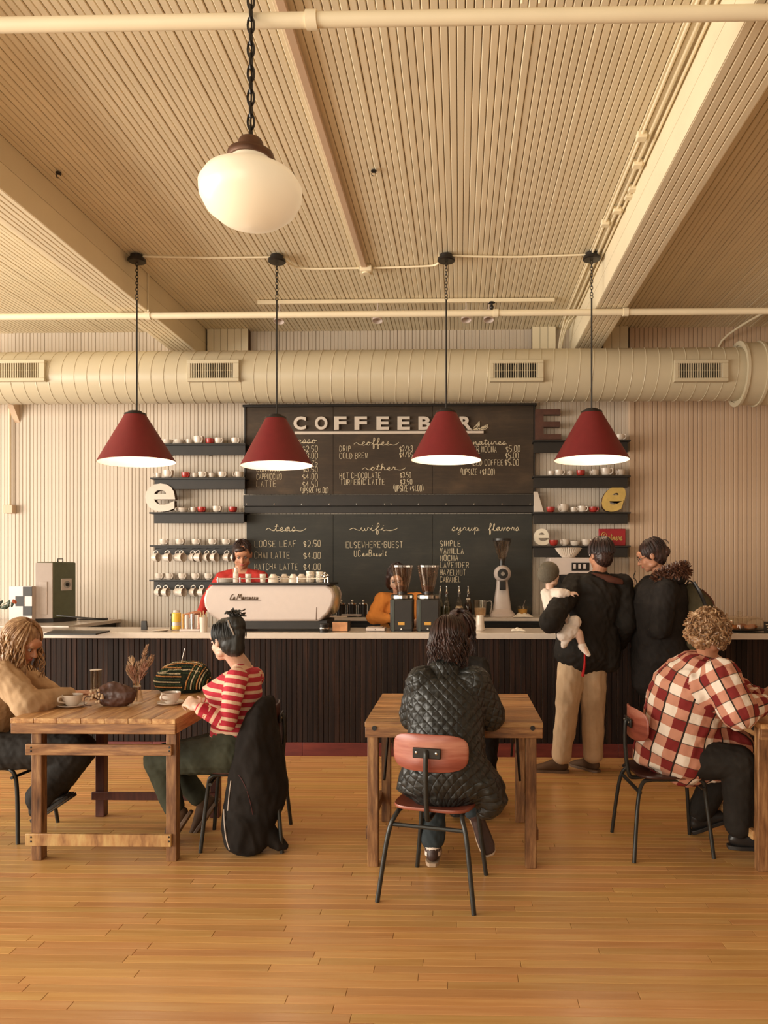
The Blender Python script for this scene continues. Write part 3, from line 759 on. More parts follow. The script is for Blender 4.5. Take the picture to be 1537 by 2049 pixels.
MB().box((hx-.006, Yp2-.01, EYE+2.2), (hx+.006, Yp2+.01, HCZ)).build('hanger', paint, pp2, True)
# sprinkler head with its valve
hx = PY(984, 605, Yp2).x
mb = MB().cyl((hx, Yp2, EYE+2.2), (hx, Yp2, EYE+2.285), .010).cyl((hx-.03, Yp2, EYE+2.275), (hx+.03, Yp2, EYE+2.285), .006).cyl((hx, Yp2, EYE+2.28), (hx, Yp2, EYE+2.29), .022)
mb.ball((hx, Yp2, EYE+2.245), (.018, .018, .022)); mb.build('sprinkler_head', blackm, pp2, True)
# vertical drop pipes by the top pipe
for px in (1043, 1078):
    c = PY(px, 20, Yp1); o = MB().cyl((c.x, Yp1-.04, pz+.01), (c.x, Yp1-.25, HCZ), .006).build('stay', paint)
    o.name = 'pipe_stay'; tag(o, 'slim cream stay rod above the top pipe, %s of two' % ('left' if px < 1060 else 'right'), 'rod')
# ------------------------------------------------------------------ ceiling conduits
def conduit(name, label, pts, r=.009, sm=True, boxes=()):
    t = thing(name, label, 'conduit', pts[0])
    MB().tube(cat(pts, 4) if sm else pts, r, 8).build('tube', paint, t, True, smooth=60)
    for b in boxes: MB().box((b[0]-.028, b[1]-.028, b[2]-.03), (b[0]+.028, b[1]+.028, b[2]+.01)).build('clip', paint, t, True, bev=.004)
    return t
zc = HCZ-.014
def CEI(px, py, dz=0): return G(px, py, zc-dz)
canp = [CEI(274, 511), CEI(554, 512), CEI(893, 510), CEI(1184, 507)]
jb = CEI(733, 534)
conduit('ceiling_conduit', 'painted conduit between the two left lamp canopies', [canp[0]+V((.05, 0, -.01)), (canp[0]+canp[1])/2+V((0, .02, -.01)), canp[1]+V((-.05, 0, -.01))])
conduit('ceiling_conduit', 'painted conduit from the second lamp canopy to the junction box', [canp[1]+V((.04, .02, -.01)), canp[1]+V((.09, .17, -.01)), canp[1]+V((.2, .24, -.01)), jb+V((-.06, 0, -.01))])
conduit('ceiling_conduit', 'painted conduit from the junction box to the third lamp canopy', [jb+V((.06, 0, -.01)), canp[2]+V((-.2, .2, -.01)), canp[2]+V((-.08, .16, -.01)), canp[2]+V((-.05, .03, -.01))])
conduit('ceiling_conduit', 'painted conduit between the two right lamp canopies', [canp[2]+V((.05, 0, -.01)), (canp[2]+canp[3])/2+V((0, .03, -.01)), canp[3]+V((-.05, 0, -.01))])
t = thing('junction_box', 'small square painted junction box in the middle of the ceiling', 'electrical box', jb)
MB().box(jb+V((-.05, -.05, -.05)), jb+V((.05, .05, 0))).build('box', paint, t, True, bev=.006)
MB().cyl(jb+V((0, 0, -.062)), jb+V((0, 0, -.05)), .036).build('cover', paint, t, True)
# the cable cover strip running towards the camera
a = CEI(600, 45); jb2 = CEI(731, 530)
t = thing('cable_cover', 'orange-tinted raceway strip running down the middle of the ceiling', 'conduit', (jb.x, 3, zc))
MB().box((jb.x-.035, 2.2, zc-.025), (jb.x+.01, jb.y-.05, zc)).build('cover', tanwall, t, True, bev=.004)
MB().box((jb.x-.05, 2.2, zc-.016), (jb.x-.035, jb.y-.05, zc)).build('side_strip', paint, t, True, bev=.002)
for k, off in enumerate((.10, .055, .015)):
    x = X1-off-.004
    pts = [(x, 2.1, zc-.012), (x, 5, zc-.012), (x, 7.3, zc-.012), (x-.01-.02*k, 7.6, zc-.05), (x-.03-.03*k, 7.78, zc-.2), (x-.03-.04*k, YW-.125, zc-.4), (x-.03-.04*k, YW-.125, EYE+2.0)]
    conduit('beam_conduit', '%s painted conduit beside the right ceiling beam, bending down the wall' % ['leftmost', 'middle', 'rightmost'][k], pts, .0095, boxes=[(x, 4.4+.3*k, zc-.006), (x, 5.5-.2*k, zc-.006)])
a = PY(1437, 690, YW-.03)
conduit('bent_conduit', 'painted conduit dropping from the dark right ceiling bay to the duct', [(a.x+.5, 6.9, zc-.01), (a.x+.25, 7.5, zc-.02), (a.x+.02, YW-.08, zc-.15), (a.x, YW-.05, zc-.4), (a.x, YW-.05, EYE+2.0)], .012)
# track with spotlights
Yt = 7.05
a = PY(516, 608, Yt); b = PY(1110, 606, Yt)
tr = thing('track_rail', 'thin cream lighting track on the ceiling above the sprinkler pipe', 'lighting track', (0, Yt, zc))
MB().box((a.x, Yt-.015, zc-.035), (b.x, Yt+.015, zc)).build('rail', paint, tr, True, bev=.003)
def spot(px, label, k):
    c = PY(px, 620, Yt); t = thing('spotlight', label, 'spotlight', (c.x, Yt, zc-.035), 'track spotlights')
    MB().cyl((0, 0, 0), (0, 0, -.07), .006).build('stem', whitem, t)
    MB().lathe([(.012, 0), (.03, -.012), (.042, -.06), (.05, -.11), (.045, -.11), (.03, -.05), (0.001, -.045)], (0, -.005, -.07), 20, axis=(0, .25, 1)).build('shade', whitem, t)
    return t
for k, px in enumerate((560, 756, 933, 978)): spot(px, 'small white track spotlight, %s from the left on the ceiling track' % ORD[k], k)
# ceiling hooks
for px, py, lab in ((117, 345, 'small brass eye hook in the ceiling near the left beam'), (748, 341, 'small brass eye hook in the ceiling right of the globe lamp')):
    c = CEI(px, py); t = thing('eye_hook', lab, 'hook', c)
    MB().cyl((0, 0, 0), (0, 0, -.008), .018).build('plate', blackm, t)
    MB().tube([V((.014*cos(a), 0, -.022+.014*sin(a))) for a in [2*pi*i/10 for i in range(9)]], .003, 5).build('ring', blackm, t)
# ------------------------------------------------------------------ lamps
def shade_mat(name, out, inn):
    return plain(name, out, .55, var=.05), plain(name+'_inside', inn, .5, var=.02)
shred, shin = shade_mat('dark_red_shade', (.17, .012, .014), (.95, .88, .80))
def link_chain(mb, top, bot, L=.034, r=.0032, w=.010):
    n = max(2, int(round((top-bot)/(L*.78)))); st = (top-bot)/n
    for i in range(n):
        zc_ = top-st*(i+.5); a0 = (i % 2)*pi/2
        pts = []
        for k in range(12):
            a = 2*pi*k/12; u = w*cos(a); z_ = (L/2)*sin(a)
            pts.append((u*cos(a0), u*sin(a0), zc_+z_))
        mb.tube(pts, r, 5, closed=True)
lampY = 6.1
pend = None
lampspec = [(279, 925, 149, 'far left'), (556, 932, 143, 'second from the left'), (889, 921, 141, 'third from the left'), (1178, 921, 149, 'far right')]
labs = ['red cone pendant lamp farthest left, in front of the left wall shelves', 'red cone pendant lamp over the left end of the chalkboard', 'red cone pendant lamp covering the last letters of the chalkboard heading', 'red cone pendant lamp farthest right, in front of the right wall shelves']
for k in range(4):
    c = canp[k]; lampY = c.y; rimz = PY(lampspec[k][0], lampspec[k][1], lampY).z
    R = lampspec[k][2]/1500*6.1/2; H = .40; ztop = rimz+H
    t = thing('pendant_lamp', labs[k], 'pendant lamp', (c.x, lampY, HCZ-.014), 'red pendant lamps')
    o = V((c.x, lampY, 0)); L0 = HCZ-.014
    MB().lathe([(.052, 0), (.052, -.028), (.070, -.03), (.072, -.048), (.064, -.055), (.001, -.057)], (0, 0, 0), 28).build('canopy', blackm, t)
    mb = MB(); zch = -.06; zb_ = -.34
    link_chain(mb, zch, zb_); mb.tube([(.012*cos(a), 0, zb_-.012+.012*sin(a)) for a in [2*pi*i/12 for i in range(12)]], .003, 5, closed=True)
    mb.build('chain', blackm, t)
    MB().cyl((0, 0, zb_-.02), (0, 0, ztop-L0), .0065, n=10).build('rod', blackm, t)
    z0 = rimz-L0; tl = .035 if k == 0 else .022
    ax = V((sin(tl)*(-1), 0, cos(tl))) if k < 2 else V((.0, 0, 1))
    sh = MB(); rt_ = .08
    prof = [(rt_, H-.012), (R, 0), (R-.004, -.001), (rt_-.004, H-.016), (.001, H-.016)]
    sh.lathe([(rt_, H-.012), (R, 0)], (0, 0, z0), 56, 0, axis=ax); sh.f.pop(); sh.f.pop(); sh.mi.pop(); sh.mi.pop()
    nb0 = len(sh.f); sh.lathe([(R, 0), (R-.005, 0), (rt_-.006, H-.016), (.001, H-.016)], (0, 0, z0), 56, 1, axis=ax)
    # drop the end cap over the open rim
    sh.f = [f for f in sh.f if len(f) < 50 or False]; sh.mi = sh.mi[:nb0]+[1]*(len(sh.f)-nb0)
    sh.build('shade', [shred, shin], t, smooth=50)
    MB().lathe([(.052, H+.012), (.055, H), (rt_+.004, H-.006), (rt_+.006, H-.02), (rt_, H-.02), (.04, H-.005), (.001, H+.012)][::-1], (0, 0, z0), 28, axis=ax).build('cap', blackm, t)
    bu = MB().ball(V((0, 0, z0))+ax*(H-.12), (.03, .03, .04)).build('bulb', emit('bulb_glow%d' % k, (1, .9, .8), (1, .78, .5), 6), t)
    pl_ = bpy.data.lights.new('lamp_light', 'POINT'); pl_.energy = 7; pl_.color = (1, .82, .6); pl_.shadow_soft_size = .05
    lo = bpy.data.objects.new('lamp_light', pl_); COL.objects.link(lo); lo.parent = t; lo.location = V((0, 0, z0))+ax*(H-.22)
# globe lamp
gD = 2.93; gc = P(502, 385, gD)
gl = thing('globe_lamp', 'cream schoolhouse globe lamp hanging from a long dark chain', 'pendant lamp', (gc.x, gc.y, HCZ))
opal = emit('opal_glass', (.86, .76, .58), (1, .80, .52), .28)
brz = plain('bronze', (.12, .055, .03), .45, metal=.5, var=.15)
zz = gc.z-HCZ
prof = [(0.001, -.135), (.06, -.130), (.12, -.108), (.17, -.068), (.195, -.02), (.198, .02), (.175, .058), (.12, .085), (.088, .105), (.075, .13), (.070, .152)]
MB().lathe(prof, (0, 0, zz), 48).build('globe', opal, gl, smooth=80)
MB().lathe([(.068, .125), (.086, .125), (.09, .135), (.088, .15), (.06, .162), (.05, .165)], (0, 0, zz), 36).build('ring', brz, gl, smooth=60)
MB().lathe([(.05, .16), (.048, .195), (.042, .205), (.015, .21), (.001, .213)], (0, 0, zz), 32).build('fitter', brz, gl, smooth=60)
mb = MB(); link_chain(mb, -.03, zz+.205, L=.062, r=.0048, w=.013); mb.tube([(0, 0, -.03), (.004, .003, -.6), (-.002, 0, zz+.21)], .0035, 6); mb.build('chain', blackm, gl)
MB().lathe([(.07, 0), (.07, -.02), (.03, -.045), (.001, -.046)], (0, 0, -.012), 28).build('canopy', brz, gl)
# ------------------------------------------------------------------ left wall fittings
a = PY(20, 845, YW-.03); b = PY(20, 1020, YW-.03)
t = thing('vertical_conduit', 'vertical painted conduit with a small outlet box at the left edge of the wall', 'conduit', b)
MB().cyl((a.x, YW-.035, b.z+.04), (a.x, YW-.035, a.z+.15), .014).build('tube', paint, t, True)
MB().box((b.x-.045, YW-.08, b.z-.04), (b.x+.055, YW, b.z+.05)).build('outlet_box', tanwall, t, True, bev=.005)
MB().prism([(YW, a.z+.0), (YW-.12, a.z+.16), (YW-.12, a.z+.19), (YW, a.z+.19)], 'x', a.x+.03, a.x+.09).build('bracket', tanwall, t, True)
# ------------------------------------------------------------------ coffee urn, checkered box, cord
urnside = plain('urn_grey_green', (.13, .14, .085), .35, metal=.25, var=.08)
uy = 7.45; ub_ = 1.0705
a = PY(78, 1237, uy); b = PY(107, 1237, uy); c = PY(145, 1122, uy+.25)
W1 = b.x-a.x
t = thing('coffee_urn', 'tall square coffee urn with a grey-green side and a pale front', 'coffee urn', (b.x, uy, ub_))
topz = PY(107, 1124, uy).z-ub_
# local frame: corner at origin, pale face going left, grey face going right-back
fx = V((-W1, -.06, 0)); sx_ = V((c.x-b.x+.045, .24, 0))
base = [V((0, 0)), V((sx_.x, sx_.y)), V((sx_.x+fx.x, sx_.y+fx.y)), V((fx.x, fx.y))]
bd = MB().prism([tuple(p) for p in base], 'z', .04, topz).build('body', urnside, t, bev=.012)
ft = MB().prism([(fx.x*.98, fx.y-.012), (-.004, -.012), (-.004, -.002), (fx.x*.98, fx.y-.002)], 'z', .04, topz-.01).build('front_panel', whitem, t, bev=.003)
MB().prism([(fx.x*.7, fx.y*.7-.02), (fx.x*.3, fx.y*.3-.02), (fx.x*.3, fx.y*.3-.008), (fx.x*.7, fx.y*.7-.008)], 'z', .08, topz-.2).build('recess_door', whitem, t, bev=.003)
MB().prism([tuple(p*1.04-V((0, .005))) for p in base], 'z', 0, .04).build('foot', black, t)
MB().tube([(sx_.x*.4, sx_.y*.4, topz), (sx_.x*.4, sx_.y*.4, topz+.03), (sx_.x*.4-.05, sx_.y*.4, topz+.03), (sx_.x*.4-.05, sx_.y*.4, topz)], .006, 6).build('lid_handle', blackm, t)
q = rots(z=atan2(sx_.y, sx_.x)); ctr = sx_*.55+V((.0, -.0, topz*.62))
nrm = V((sx_.y, -sx_.x, 0)).normalized()
op = MB().box(ctr+V((-.06, -.008, -.06)), ctr+V((.06, .008, .06)), rot=q).build('socket_plate', whitem, t, bev=.003); 
MB().cyl(ctr+nrm*.008, ctr+nrm*.016, .036, n=20).build('socket', chrome, op)
MB().cyl(ctr+nrm*.016, ctr+nrm*.018, .02, n=16).build('socket_face', blackm, op)
cc = PY(240, 1240, 7.5)
pts = [V((b.x+.04, uy-.01, ub_+.07)), V((b.x+.25, uy-.03, ub_+.055)), V((b.x+.5, uy+.1, ub_+.02)), V((p1.x-.35, 7.75, ub_+.012)), V((p1.x-.1, 7.9, ub_+.01))]
tag(MB().tube(cat(pts, 5), .007, 6).build('power_cord', blackm), 'black power cord trailing from the coffee urn across the side counter', 'cord')
a = PY(18, 1234, 7.3); b = PY(64, 1173, 7.3)
t = thing('checkered_box', 'black and white checkered box beside the coffee urn', 'box', ((a.x+b.x)/2, 7.3, ub_))
MB().box((a.x, 7.3, ub_), (b.x, 7.36, b.z)).build('box', whitem, t, True, bev=.002)
for (x0, y0, x1, y1) in ((46, 1174, 64, 1193), (31, 1193, 48, 1213), (46, 1213, 64, 1232)):
    p = PY(x0, y1, 7.297); q = PY(x1, y0, 7.297); MB().box((p.x, 7.294, p.z), (q.x, 7.30, q.z)).build('black_square', black, t, True)
# flowers at the far left
leaf = plain('dark_leaf', (.03, .045, .015), .5, var=.3); petal = plain('orange_petal', (.55, .12, .05), .5, var=.2); stemm = plain('stem_green', (.06, .08, .025), .6)
fp = PY(-18, 1258, 6.75); t = thing('flower_vase', 'leafy flower arrangement cut off by the left picture edge', 'flowers', (fp.x, 6.75, CT))
MB().lathe([(.03, 0), (.045, .02), (.05, .08), (.03, .13), (.035, .14)], (0, 0, 0), 20).build('vase', whitem, t)
rf = random.Random(2)
for k in range(9):
    an = rf.uniform(-.6, .9); ln = rf.uniform(.16, .28); tip = V((sin(an)*ln, rf.uniform(-.05, .05), .12+cos(an)*ln*.75))
    MB().tube(cat([(0, 0, .12), tip*.5+V((0, 0, .08)), tip], 4), .003, 5).build('stem', stemm, t)
    for s in (.6, .85):
        p_ = V((0, 0, .12))*(1-s)+tip*s
        MB().ball(p_+V((.015, 0, 0)), (.035, .004, .014), 8, 5, rot=rots(y=-an-.4*(1 if s > .7 else -1))).build('leaf', leaf, t)
    if k % 2: MB().ball(tip, (.026, .022, .016), 8, 5, rot=rots(y=an)).build('blossom', petal, t)
# slate tray on the bar
a = G(88, 1268, CT+.012); b = G(192, 1268, CT+.012); c = G(220, 1262, CT+.012); d = G(106, 1261.5, CT+.012)
o = MB().prism([(p.x, p.y) for p in (a, b, c, d)], 'z', CT+.0005, CT+.014).build('slate_tray', black, bev=.002)
tag(o, 'thin black slate tray lying on the left end of the bar top', 'tray')
# ------------------------------------------------------------------ things on the bar
clear = glass('clear_glass', (.97, .95, .9), .01, 1.35)
smoke = glass('smoked_hopper', (.92, .87, .83), .05, 1.4, .14)
coffee = plain('coffee_liquid', (.10, .04, .018), .15)
beans = plain('coffee_beans', (.07, .028, .015), .5, var=.4, nscale=120)
stick = plain('orange_sticker', (.62, .32, .05), .5, var=.05)
copper = plain('copper_plate', (.55, .26, .12), .35, metal=.5, var=.2, nscale=14)
MYf, MYb = 6.46, 6.9
def xz(pts, Y): return [(PY(a, b, Y).x, PY(a, b, Y).z) for a, b in pts]
c = PY(540, 1262, MYf)
em = thing('espresso_machine', 'wide white espresso machine with cups on its top rail', 'espresso machine', (c.x, 6.68, CT))
zo = lambda y: PY(500, y, MYf).z
prof = [(438, 1243), (420, 1231), (409, 1214), (407, 1198), (412, 1181), (424, 1170), (652, 1170), (664, 1178), (669, 1192), (666, 1210), (656, 1228), (640, 1243)]
MB().prism(xz(prof[::-1], MYf)[::-1], 'y', MYf, MYb).build('body', whitem, em, True, bev=.02, seg=3, smooth=50)
gp = [(425, 1240), (600, 1240), (600, 1242)]
MB().prism(xz([(632, 1241), (633, 1215), (634, 1215), (633.5, 1241)], MYf-.002), 'y', MYf-.002, MYf+.01).build('panel_seam', goldside, em, True)
ec = PY(668, 1200, MYf+.2)
MB().ball((ec.x, MYf+.2, ec.z), (.055, .17, .13), 24, 14).build('end_cap', plain('warm_polished_metal', (.72, .6, .36), .25, metal=.6, var=.05), em, True, smooth=80)
a = PY(444, 1262, MYf+.04); b = PY(655, 1244, MYf+.04)
MB().box((a.x, MYf+.04, CT+.02), (b.x, MYb-.02, zo(1241))).build('base', black, em, True, bev=.006)
for px in (455, 645):
    for y in (MYf+.08, MYb-.06): MB().cyl((PY(px, 1250, y).x, y, CT+.0005), (PY(px, 1250, y).x, y, CT+.03), .022).build('foot', blackm, em, True)
a = PY(421, 1170, MYf); b = PY(661, 1170, MYf)
ztop = PY(500, 1166, MYf).z
MB().box((a.x, MYf-.015, zo(1171)), (b.x, MYb, ztop)).build('top_tray', blackm, em, True, bev=.005)
mb = []
rz_ = PY(500, 1157.5, MYf).z
for px in (435, 480, 595, 656): 
    x = PY(px, 1160, MYf).x; MB().cyl((x, MYf+.01, ztop), (x, MYf+.01, rz_+.012), .007).build('rail_post', chrome, em, True)
MB().cyl((PY(435, 1160, MYf).x, MYf+.01, rz_), (PY(656, 1160, MYf).x, MYf+.01, rz_), .0045).build('rail_bar', chrome, em, True)
for px in (480, 545, 610):
    x = PY(px, 1200, MYb).x; MB().lathe([(.035, 0), (.035, .05), (.045, .06), (.045, .09)], (x, MYb+.05, CT+.12), 16).build('group_head', chrome, em, True)
    MB().tube([(x, MYb+.05, CT+.12), (x, MYb+.19, CT+.11)], .013, 8).build('portafilter_handle', blackm, em, True)
MB().box((PY(450, 1200, MYb).x, MYb-.02, CT+.02), (PY(650, 1200, MYb).x, MYb+.08, CT+.05)).build('drip_tray', chrome, em, True)
lm = plain('dark_script_metal', (.12, .07, .035), .35, metal=.3)
mb_name = letter(em, 'a', 466, 471, 1189, 1200, Y=MYf-.004, script=True, r=.0028, m=lm)
letter(em, 'arzocco', 484, 517, 1189, 1200, Y=MYf-.004, script=True, r=.0028, m=lm)
c0 = PY(460, 1200, MYf-.004); c1 = PY(474, 1200, MYf-.004); c2 = PY(521, 1200, MYf-.004); h = PY(460, 1189, MYf-.004).z-c0.z
MB().tube(cat([c0+V((.03, 0, h)), c0+V((.015, 0, h*.8)), c0+V((.0, 0, .004)), c0+V((.02, 0, .004)), c0+V((.034, 0, .01))], 4), .003, 5).build('lettering', lm, em, True)
MB().tube(cat([c1+V((-.004, 0, 0)), c1+V((.016, 0, h*1.05)), c1+V((.020, 0, h*.3)), c1+V((.036, 0, h*1.05)), c1+V((.038, 0, .004)), c1+V((.05, 0, .01))], 4), .003, 5).build('lettering', lm, em, True)
MB().box((c0.x, MYf-.006, c0.z-.006), (c2.x, MYf-.0005, c0.z-.001)).build('script_underline', lm, em, True)
# on the machine's top
TZ = ztop+.0005
def glassy(name, label, cat_, px, Y, z, prof, m, n=20, group=None, extra=None):
    c = PY(px, 1150, Y); t = thing(name, label, cat_, (c.x, Y, z), group)
    MB().lathe(prof, (0, 0, 0), n).build('body', m, t, smooth=50); return t
for k, px in enumerate((547, 569, 587, 604)):
    r = .047 if k in (0, 3) else .042
    t = glassy('inverted_cup', 'upturned white cup on the espresso machine, %s from the left' % ORD[k], 'cup', px, 6.56+.1*(k % 2), TZ, [(r, 0), (r*.97, .02), (r*.8, .05), (r*.5, .068), (r*.48, .074), (.001, .074)], white, group='upturned cups on the espresso machine')
    MB().tube(cat([(r*.9, 0, .014), (r*1.35, 0, .02), (r*1.3, 0, .045), (r*.75, 0, .052)], 3), .005, 6).build('handle', white, t)
for k, (px, r, h) in enumerate(((621, .038, .10), (640, .034, .095))):
    glassy('sugar_glass', '%s patterned glass tumbler at the right end of the espresso machine top' % ['left', 'right'][k], 'glass', px, 6.6, TZ, [(r*.8, 0), (r, .01), (r, h), (r*.92, h), (r*.9, .012), (.001, .012)], plain('milky_glass%d' % k, (.7, .6, .48), .3, var=.5, nscale=60), group='glasses on the espresso machine')
for k, (px, h, r) in enumerate(((472, .13, .024), (497, .075, .028), (526, .075, .028))):
    t = glassy(['shaker_bottle', 'shot_glass', 'shot_glass'][k], ['clear salt-shaker-shaped bottle on the espresso machine', 'short shot glass left on the espresso machine rail', 'short shot glass in the middle of the espresso machine rail'][k], ['bottle', 'glass', 'glass'][k], px, 6.58, TZ,
        [(r, 0), (r, h*.6), (r*.55, h*.8), (r*.6, h), (.001, h)] if k == 0 else [(r*.8, 0), (r, h), (r*.9, h), (r*.72, .008), (.001, .008)], plain('frosted%d' % k, (.72, .62, .52), .25, var=.4, nscale=70) if k else plain('frostedb', (.75, .6, .52), .25, var=.3, nscale=50))
t = thing('low_dish', 'low white dish lying at the left end of the espresso machine top', 'dish', (PY(452, 1160, 6.62).x, 6.64, TZ)); MB().lathe([(.07, 0), (.095, .03), (.09, .032), (.06, .006), (.001, .006)], (0, 0, 0), 24).build('bowl', white, t)
c = PY(651, 1158, 6.6); t = thing('steam_knob', 'chrome star-shaped steam knob on the right end of the machine top', 'knob', (c.x, 6.58, TZ))
MB().cyl((0, 0, 0), (0, 0, .04), .008).build('stem', chrome, t)
mb = MB()
for i in range(5): mb.ball((.026*cos(1.257*i+.3), 0, .055+.026*sin(1.257*i+.3)), (.013, .012, .013), 8, 6)
mb.ball((0, 0, .055), (.02, .018, .02)); mb.build('grip', chrome, t)
# grinders on the bar
def grinder(px, Y, label):
    c = PY(px, 1263, Y); t = thing('coffee_grinder', label, 'coffee grinder', (c.x, Y, CT+.0005), 'black grinders on the bar')
    z = lambda y: PY(px, y, Y).z-CT-.0005
    MB().box((-.1, -.1, .008), (.1, .12, z(1198))).build('body', black, t, bev=.012)
    MB().box((-.09, -.09, 0), (.09, .11, .01)).build('foot', blackm, t)
    MB().lathe([(.098, z(1198)), (.104, z(1197)), (.104, z(1191)), (.09, z(1189)), (.001, z(1189))], (0, .0, 0), 32).build('chrome_collar', chrome, t)
    MB().lathe([(.045, z(1190)), (.045, z(1184)), (.05, z(1184)), (.001, z(1183))], (0, 0, 0), 24).build('neck', blackm, t)
    MB().lathe([(.048, z(1184)), (.062, z(1172)), (.085, z(1150)), (.096, z(1135)), (.093, z(1135)), (.082, z(1150)), (.059, z(1172)), (.045, z(1183.5))], (0, 0, 0), 32, closed=True).build('hopper', smoke, t, smooth=60)
    MB().lathe([(.001, z(1183)), (.044, z(1183)), (.055, z(1174)), (.05, z(1172)), (.001, z(1175))], (0, 0, 0), 24).build('beans', beans, t)
    MB().lathe([(.098, z(1135)), (.098, z(1131)), (.08, z(1130)), (.001, z(1130))], (0, 0, 0), 32).build('lid', smoke, t)
    MB().box((-.03, -.103, z(1249)), (.028, -.1, z(1243))).build('sticker', stick, t)
    MB().cyl((0, -.106, z(1257)), (0, -.1, z(1257)), .008).build('button', chrome, t)
    MB().box((-.085, -.103, z(1262)), (-.06, -.098, z(1199))).build('side_trim', plain('grinder_edge%d' % px, (.045, .05, .04), .3, metal=.3), t, bev=.003)
    return t
grinder(805, 6.62, 'left of two tall black coffee grinders, in front of the woman in orange')
grinder(857, 6.62, 'right of two tall black coffee grinders, beside the syrup bottles')
# white shop grinder on the back counter
Y = 7.62; BT = 1.1255
c = PY(1005, 1234, Y); t = thing('shop_grinder', 'tall white coffee grinder with round face and dark funnel hopper', 'coffee grinder', (c.x, Y, BT))
z = lambda y: PY(1005, y, Y).z-BT; px_ = Y/1500
MB().loft([((0, 0, .004), (.125, 0, 0), (0, .13, 0)), ((0, 0, .03), (.125, 0, 0), (0, .13, 0)), ((0, .01, .05), (.11, 0, 0), (0, .12, 0))], 28, e=.6).build('base', whitem, t)
MB().loft([((0, .02, .04), (.098, 0, 0), (0, .09, 0)), ((0, .02, z(1180)), (.066, 0, 0), (0, .075, 0)), ((0, .02, z(1160)), (.055, 0, 0), (0, .07, 0))], 28, e=.55, caps=False).build('column', whitem, t, smooth=60)
MB().lathe([(.001, -.11), (.06, -.11), (.082, -.095), (.084, 0.08), (.06, .11), (.001, .11)], (0, 0, z(1148)), 36, axis=(0, -1, 0)).build('head', whitem, t, smooth=50)
MB().lathe([(.001, .111), (.052, .111), (.052, .125), (.001, .127)], (0, 0, z(1148)), 32, axis=(0, -1, 0)).build('dial', blackm, t)
MB().lathe([(.001, .128), (.02, .128), (.02, .134), (.001, .134)], (0, 0, z(1148)), 20, axis=(0, -1, 0)).build('dial_knob', chrome, t)
MB().box((-.03, -.11, z(1180)), (.03, -.05, z(1163))).build('chute', blackm, t, bev=.006)
MB().cyl((0, 0, z(1133)), (0, 0, z(1118)), .03).build('neck', blackm, t)
MB().lathe([(.022, z(1120)), (.032, z(1122)), (.06, z(1106)), (.092, z(1084)), (.094, z(1080)), (.09, z(1080)), (.057, z(1105)), (.028, z(1120))], (0, 0, 0), 32, closed=True).build('hopper', smoke, t, smooth=60)
MB().lathe([(.096, z(1082)), (.096, z(1078)), (.001, z(1077))], (0, 0, 0), 32).build('lid', blackm, t)
# syrup bottles
green = glass('green_bottle_glass', (.62, .64, .5), .04, 1.4, .2); amber = glass('brown_bottle_glass', (.45, .28, .2), .04, 1.4, .2)
lblm = plain('cream_label', (.75, .62, .42), .5, var=.05); lred = plain('label_red', (.55, .12, .06), .5)
for k, (px, gm, yb) in enumerate(((881, green, 7.66), (894, green, 7.56), (919, clear, 7.58), (937, amber, 7.6))):
    h = .25; r = .036; c = PY(px, 1230, yb)
    t = thing('syrup_bottle', ['dark green syrup bottle half hidden behind the right black grinder', 'round-shouldered green syrup bottle, second from the left', 'clear syrup bottle with a cream and red label', 'dark brown syrup bottle with a white neck band'][k], 'bottle', (c.x, yb, BT), 'syrup bottles with pour spouts')
    MB().lathe([(.001, 0), (r, 0), (r+.002, .01), (r, .12), (r*.7, .155), (.014, .19), (.013, .235), (.001, .235)], (0, 0, 0), 24).build('bottle', gm, t, smooth=50)
    MB().lathe([(.001, .006), (r-.004, .006), (r-.004, .11), (.001, .11)], (0, 0, 0), 20).build('syrup', plain('syrup%d' % k, [(.05, .05, .02), (.09, .09, .05), (.5, .35, .2), (.05, .02, .012)][k], .2), t)
    MB().lathe([(.015, .232), (.016, .25), (.008, .262), (.005, .31), (.001, .312)], (0, 0, 0), 14).build('pour_spout', chrome, t)
    if k == 2:
        MB().lathe([(r+.0028, .02), (r+.0028, .1)], (0, 0, 0), 24).build('label', lblm, t); mb = MB()
        for i in range(5): mb.ball((-.02+.01*i, -r-.003, .035+.02*((i*2) % 3)), (.007, .002, .006), 6, 4)
        mb.build('label_print', lred, t, kind='stuff')
    if k == 3: MB().lathe([(.02, .165), (.022, .168), (.022, .183), (.018, .186)], (0, 0, 0), 20).build('band', white, t)
# measuring jug
c = PY(961, 1232, 7.55); t = thing('measuring_jug', 'clear plastic measuring jug with a handle beside the syrup bottles', 'jug', (c.x, 7.55, BT))
MB().lathe([(.001, 0), (.055, 0), (.058, .01), (.07, .165), (.074, .168), (.067, .165), (.054, .008), (.001, .008)], (0, 0, 0), 28).build('jug', clear, t, smooth=50)
MB().lathe([(.001, .01), (.052, .01), (.058, .09), (.001, .09)], (0, 0, 0), 24).build('contents', plain('oat_milk', (.62, .42, .26), .4, var=.2), t)
MB().tube(cat([(.066, 0, .155), (.11, 0, .155), (.112, 0, .09), (.1, 0, .04)], 4), .007, 6).build('handle', chrome, t)
o = MB().box((PY(906, 1, 7.5).x, 7.46, BT), (PY(945, 1, 7.5).x, 7.5, BT+.03)).build('white_tin', white, bev=.003); tag(o, 'flat white tin lying in front of the syrup bottles', 'tin')
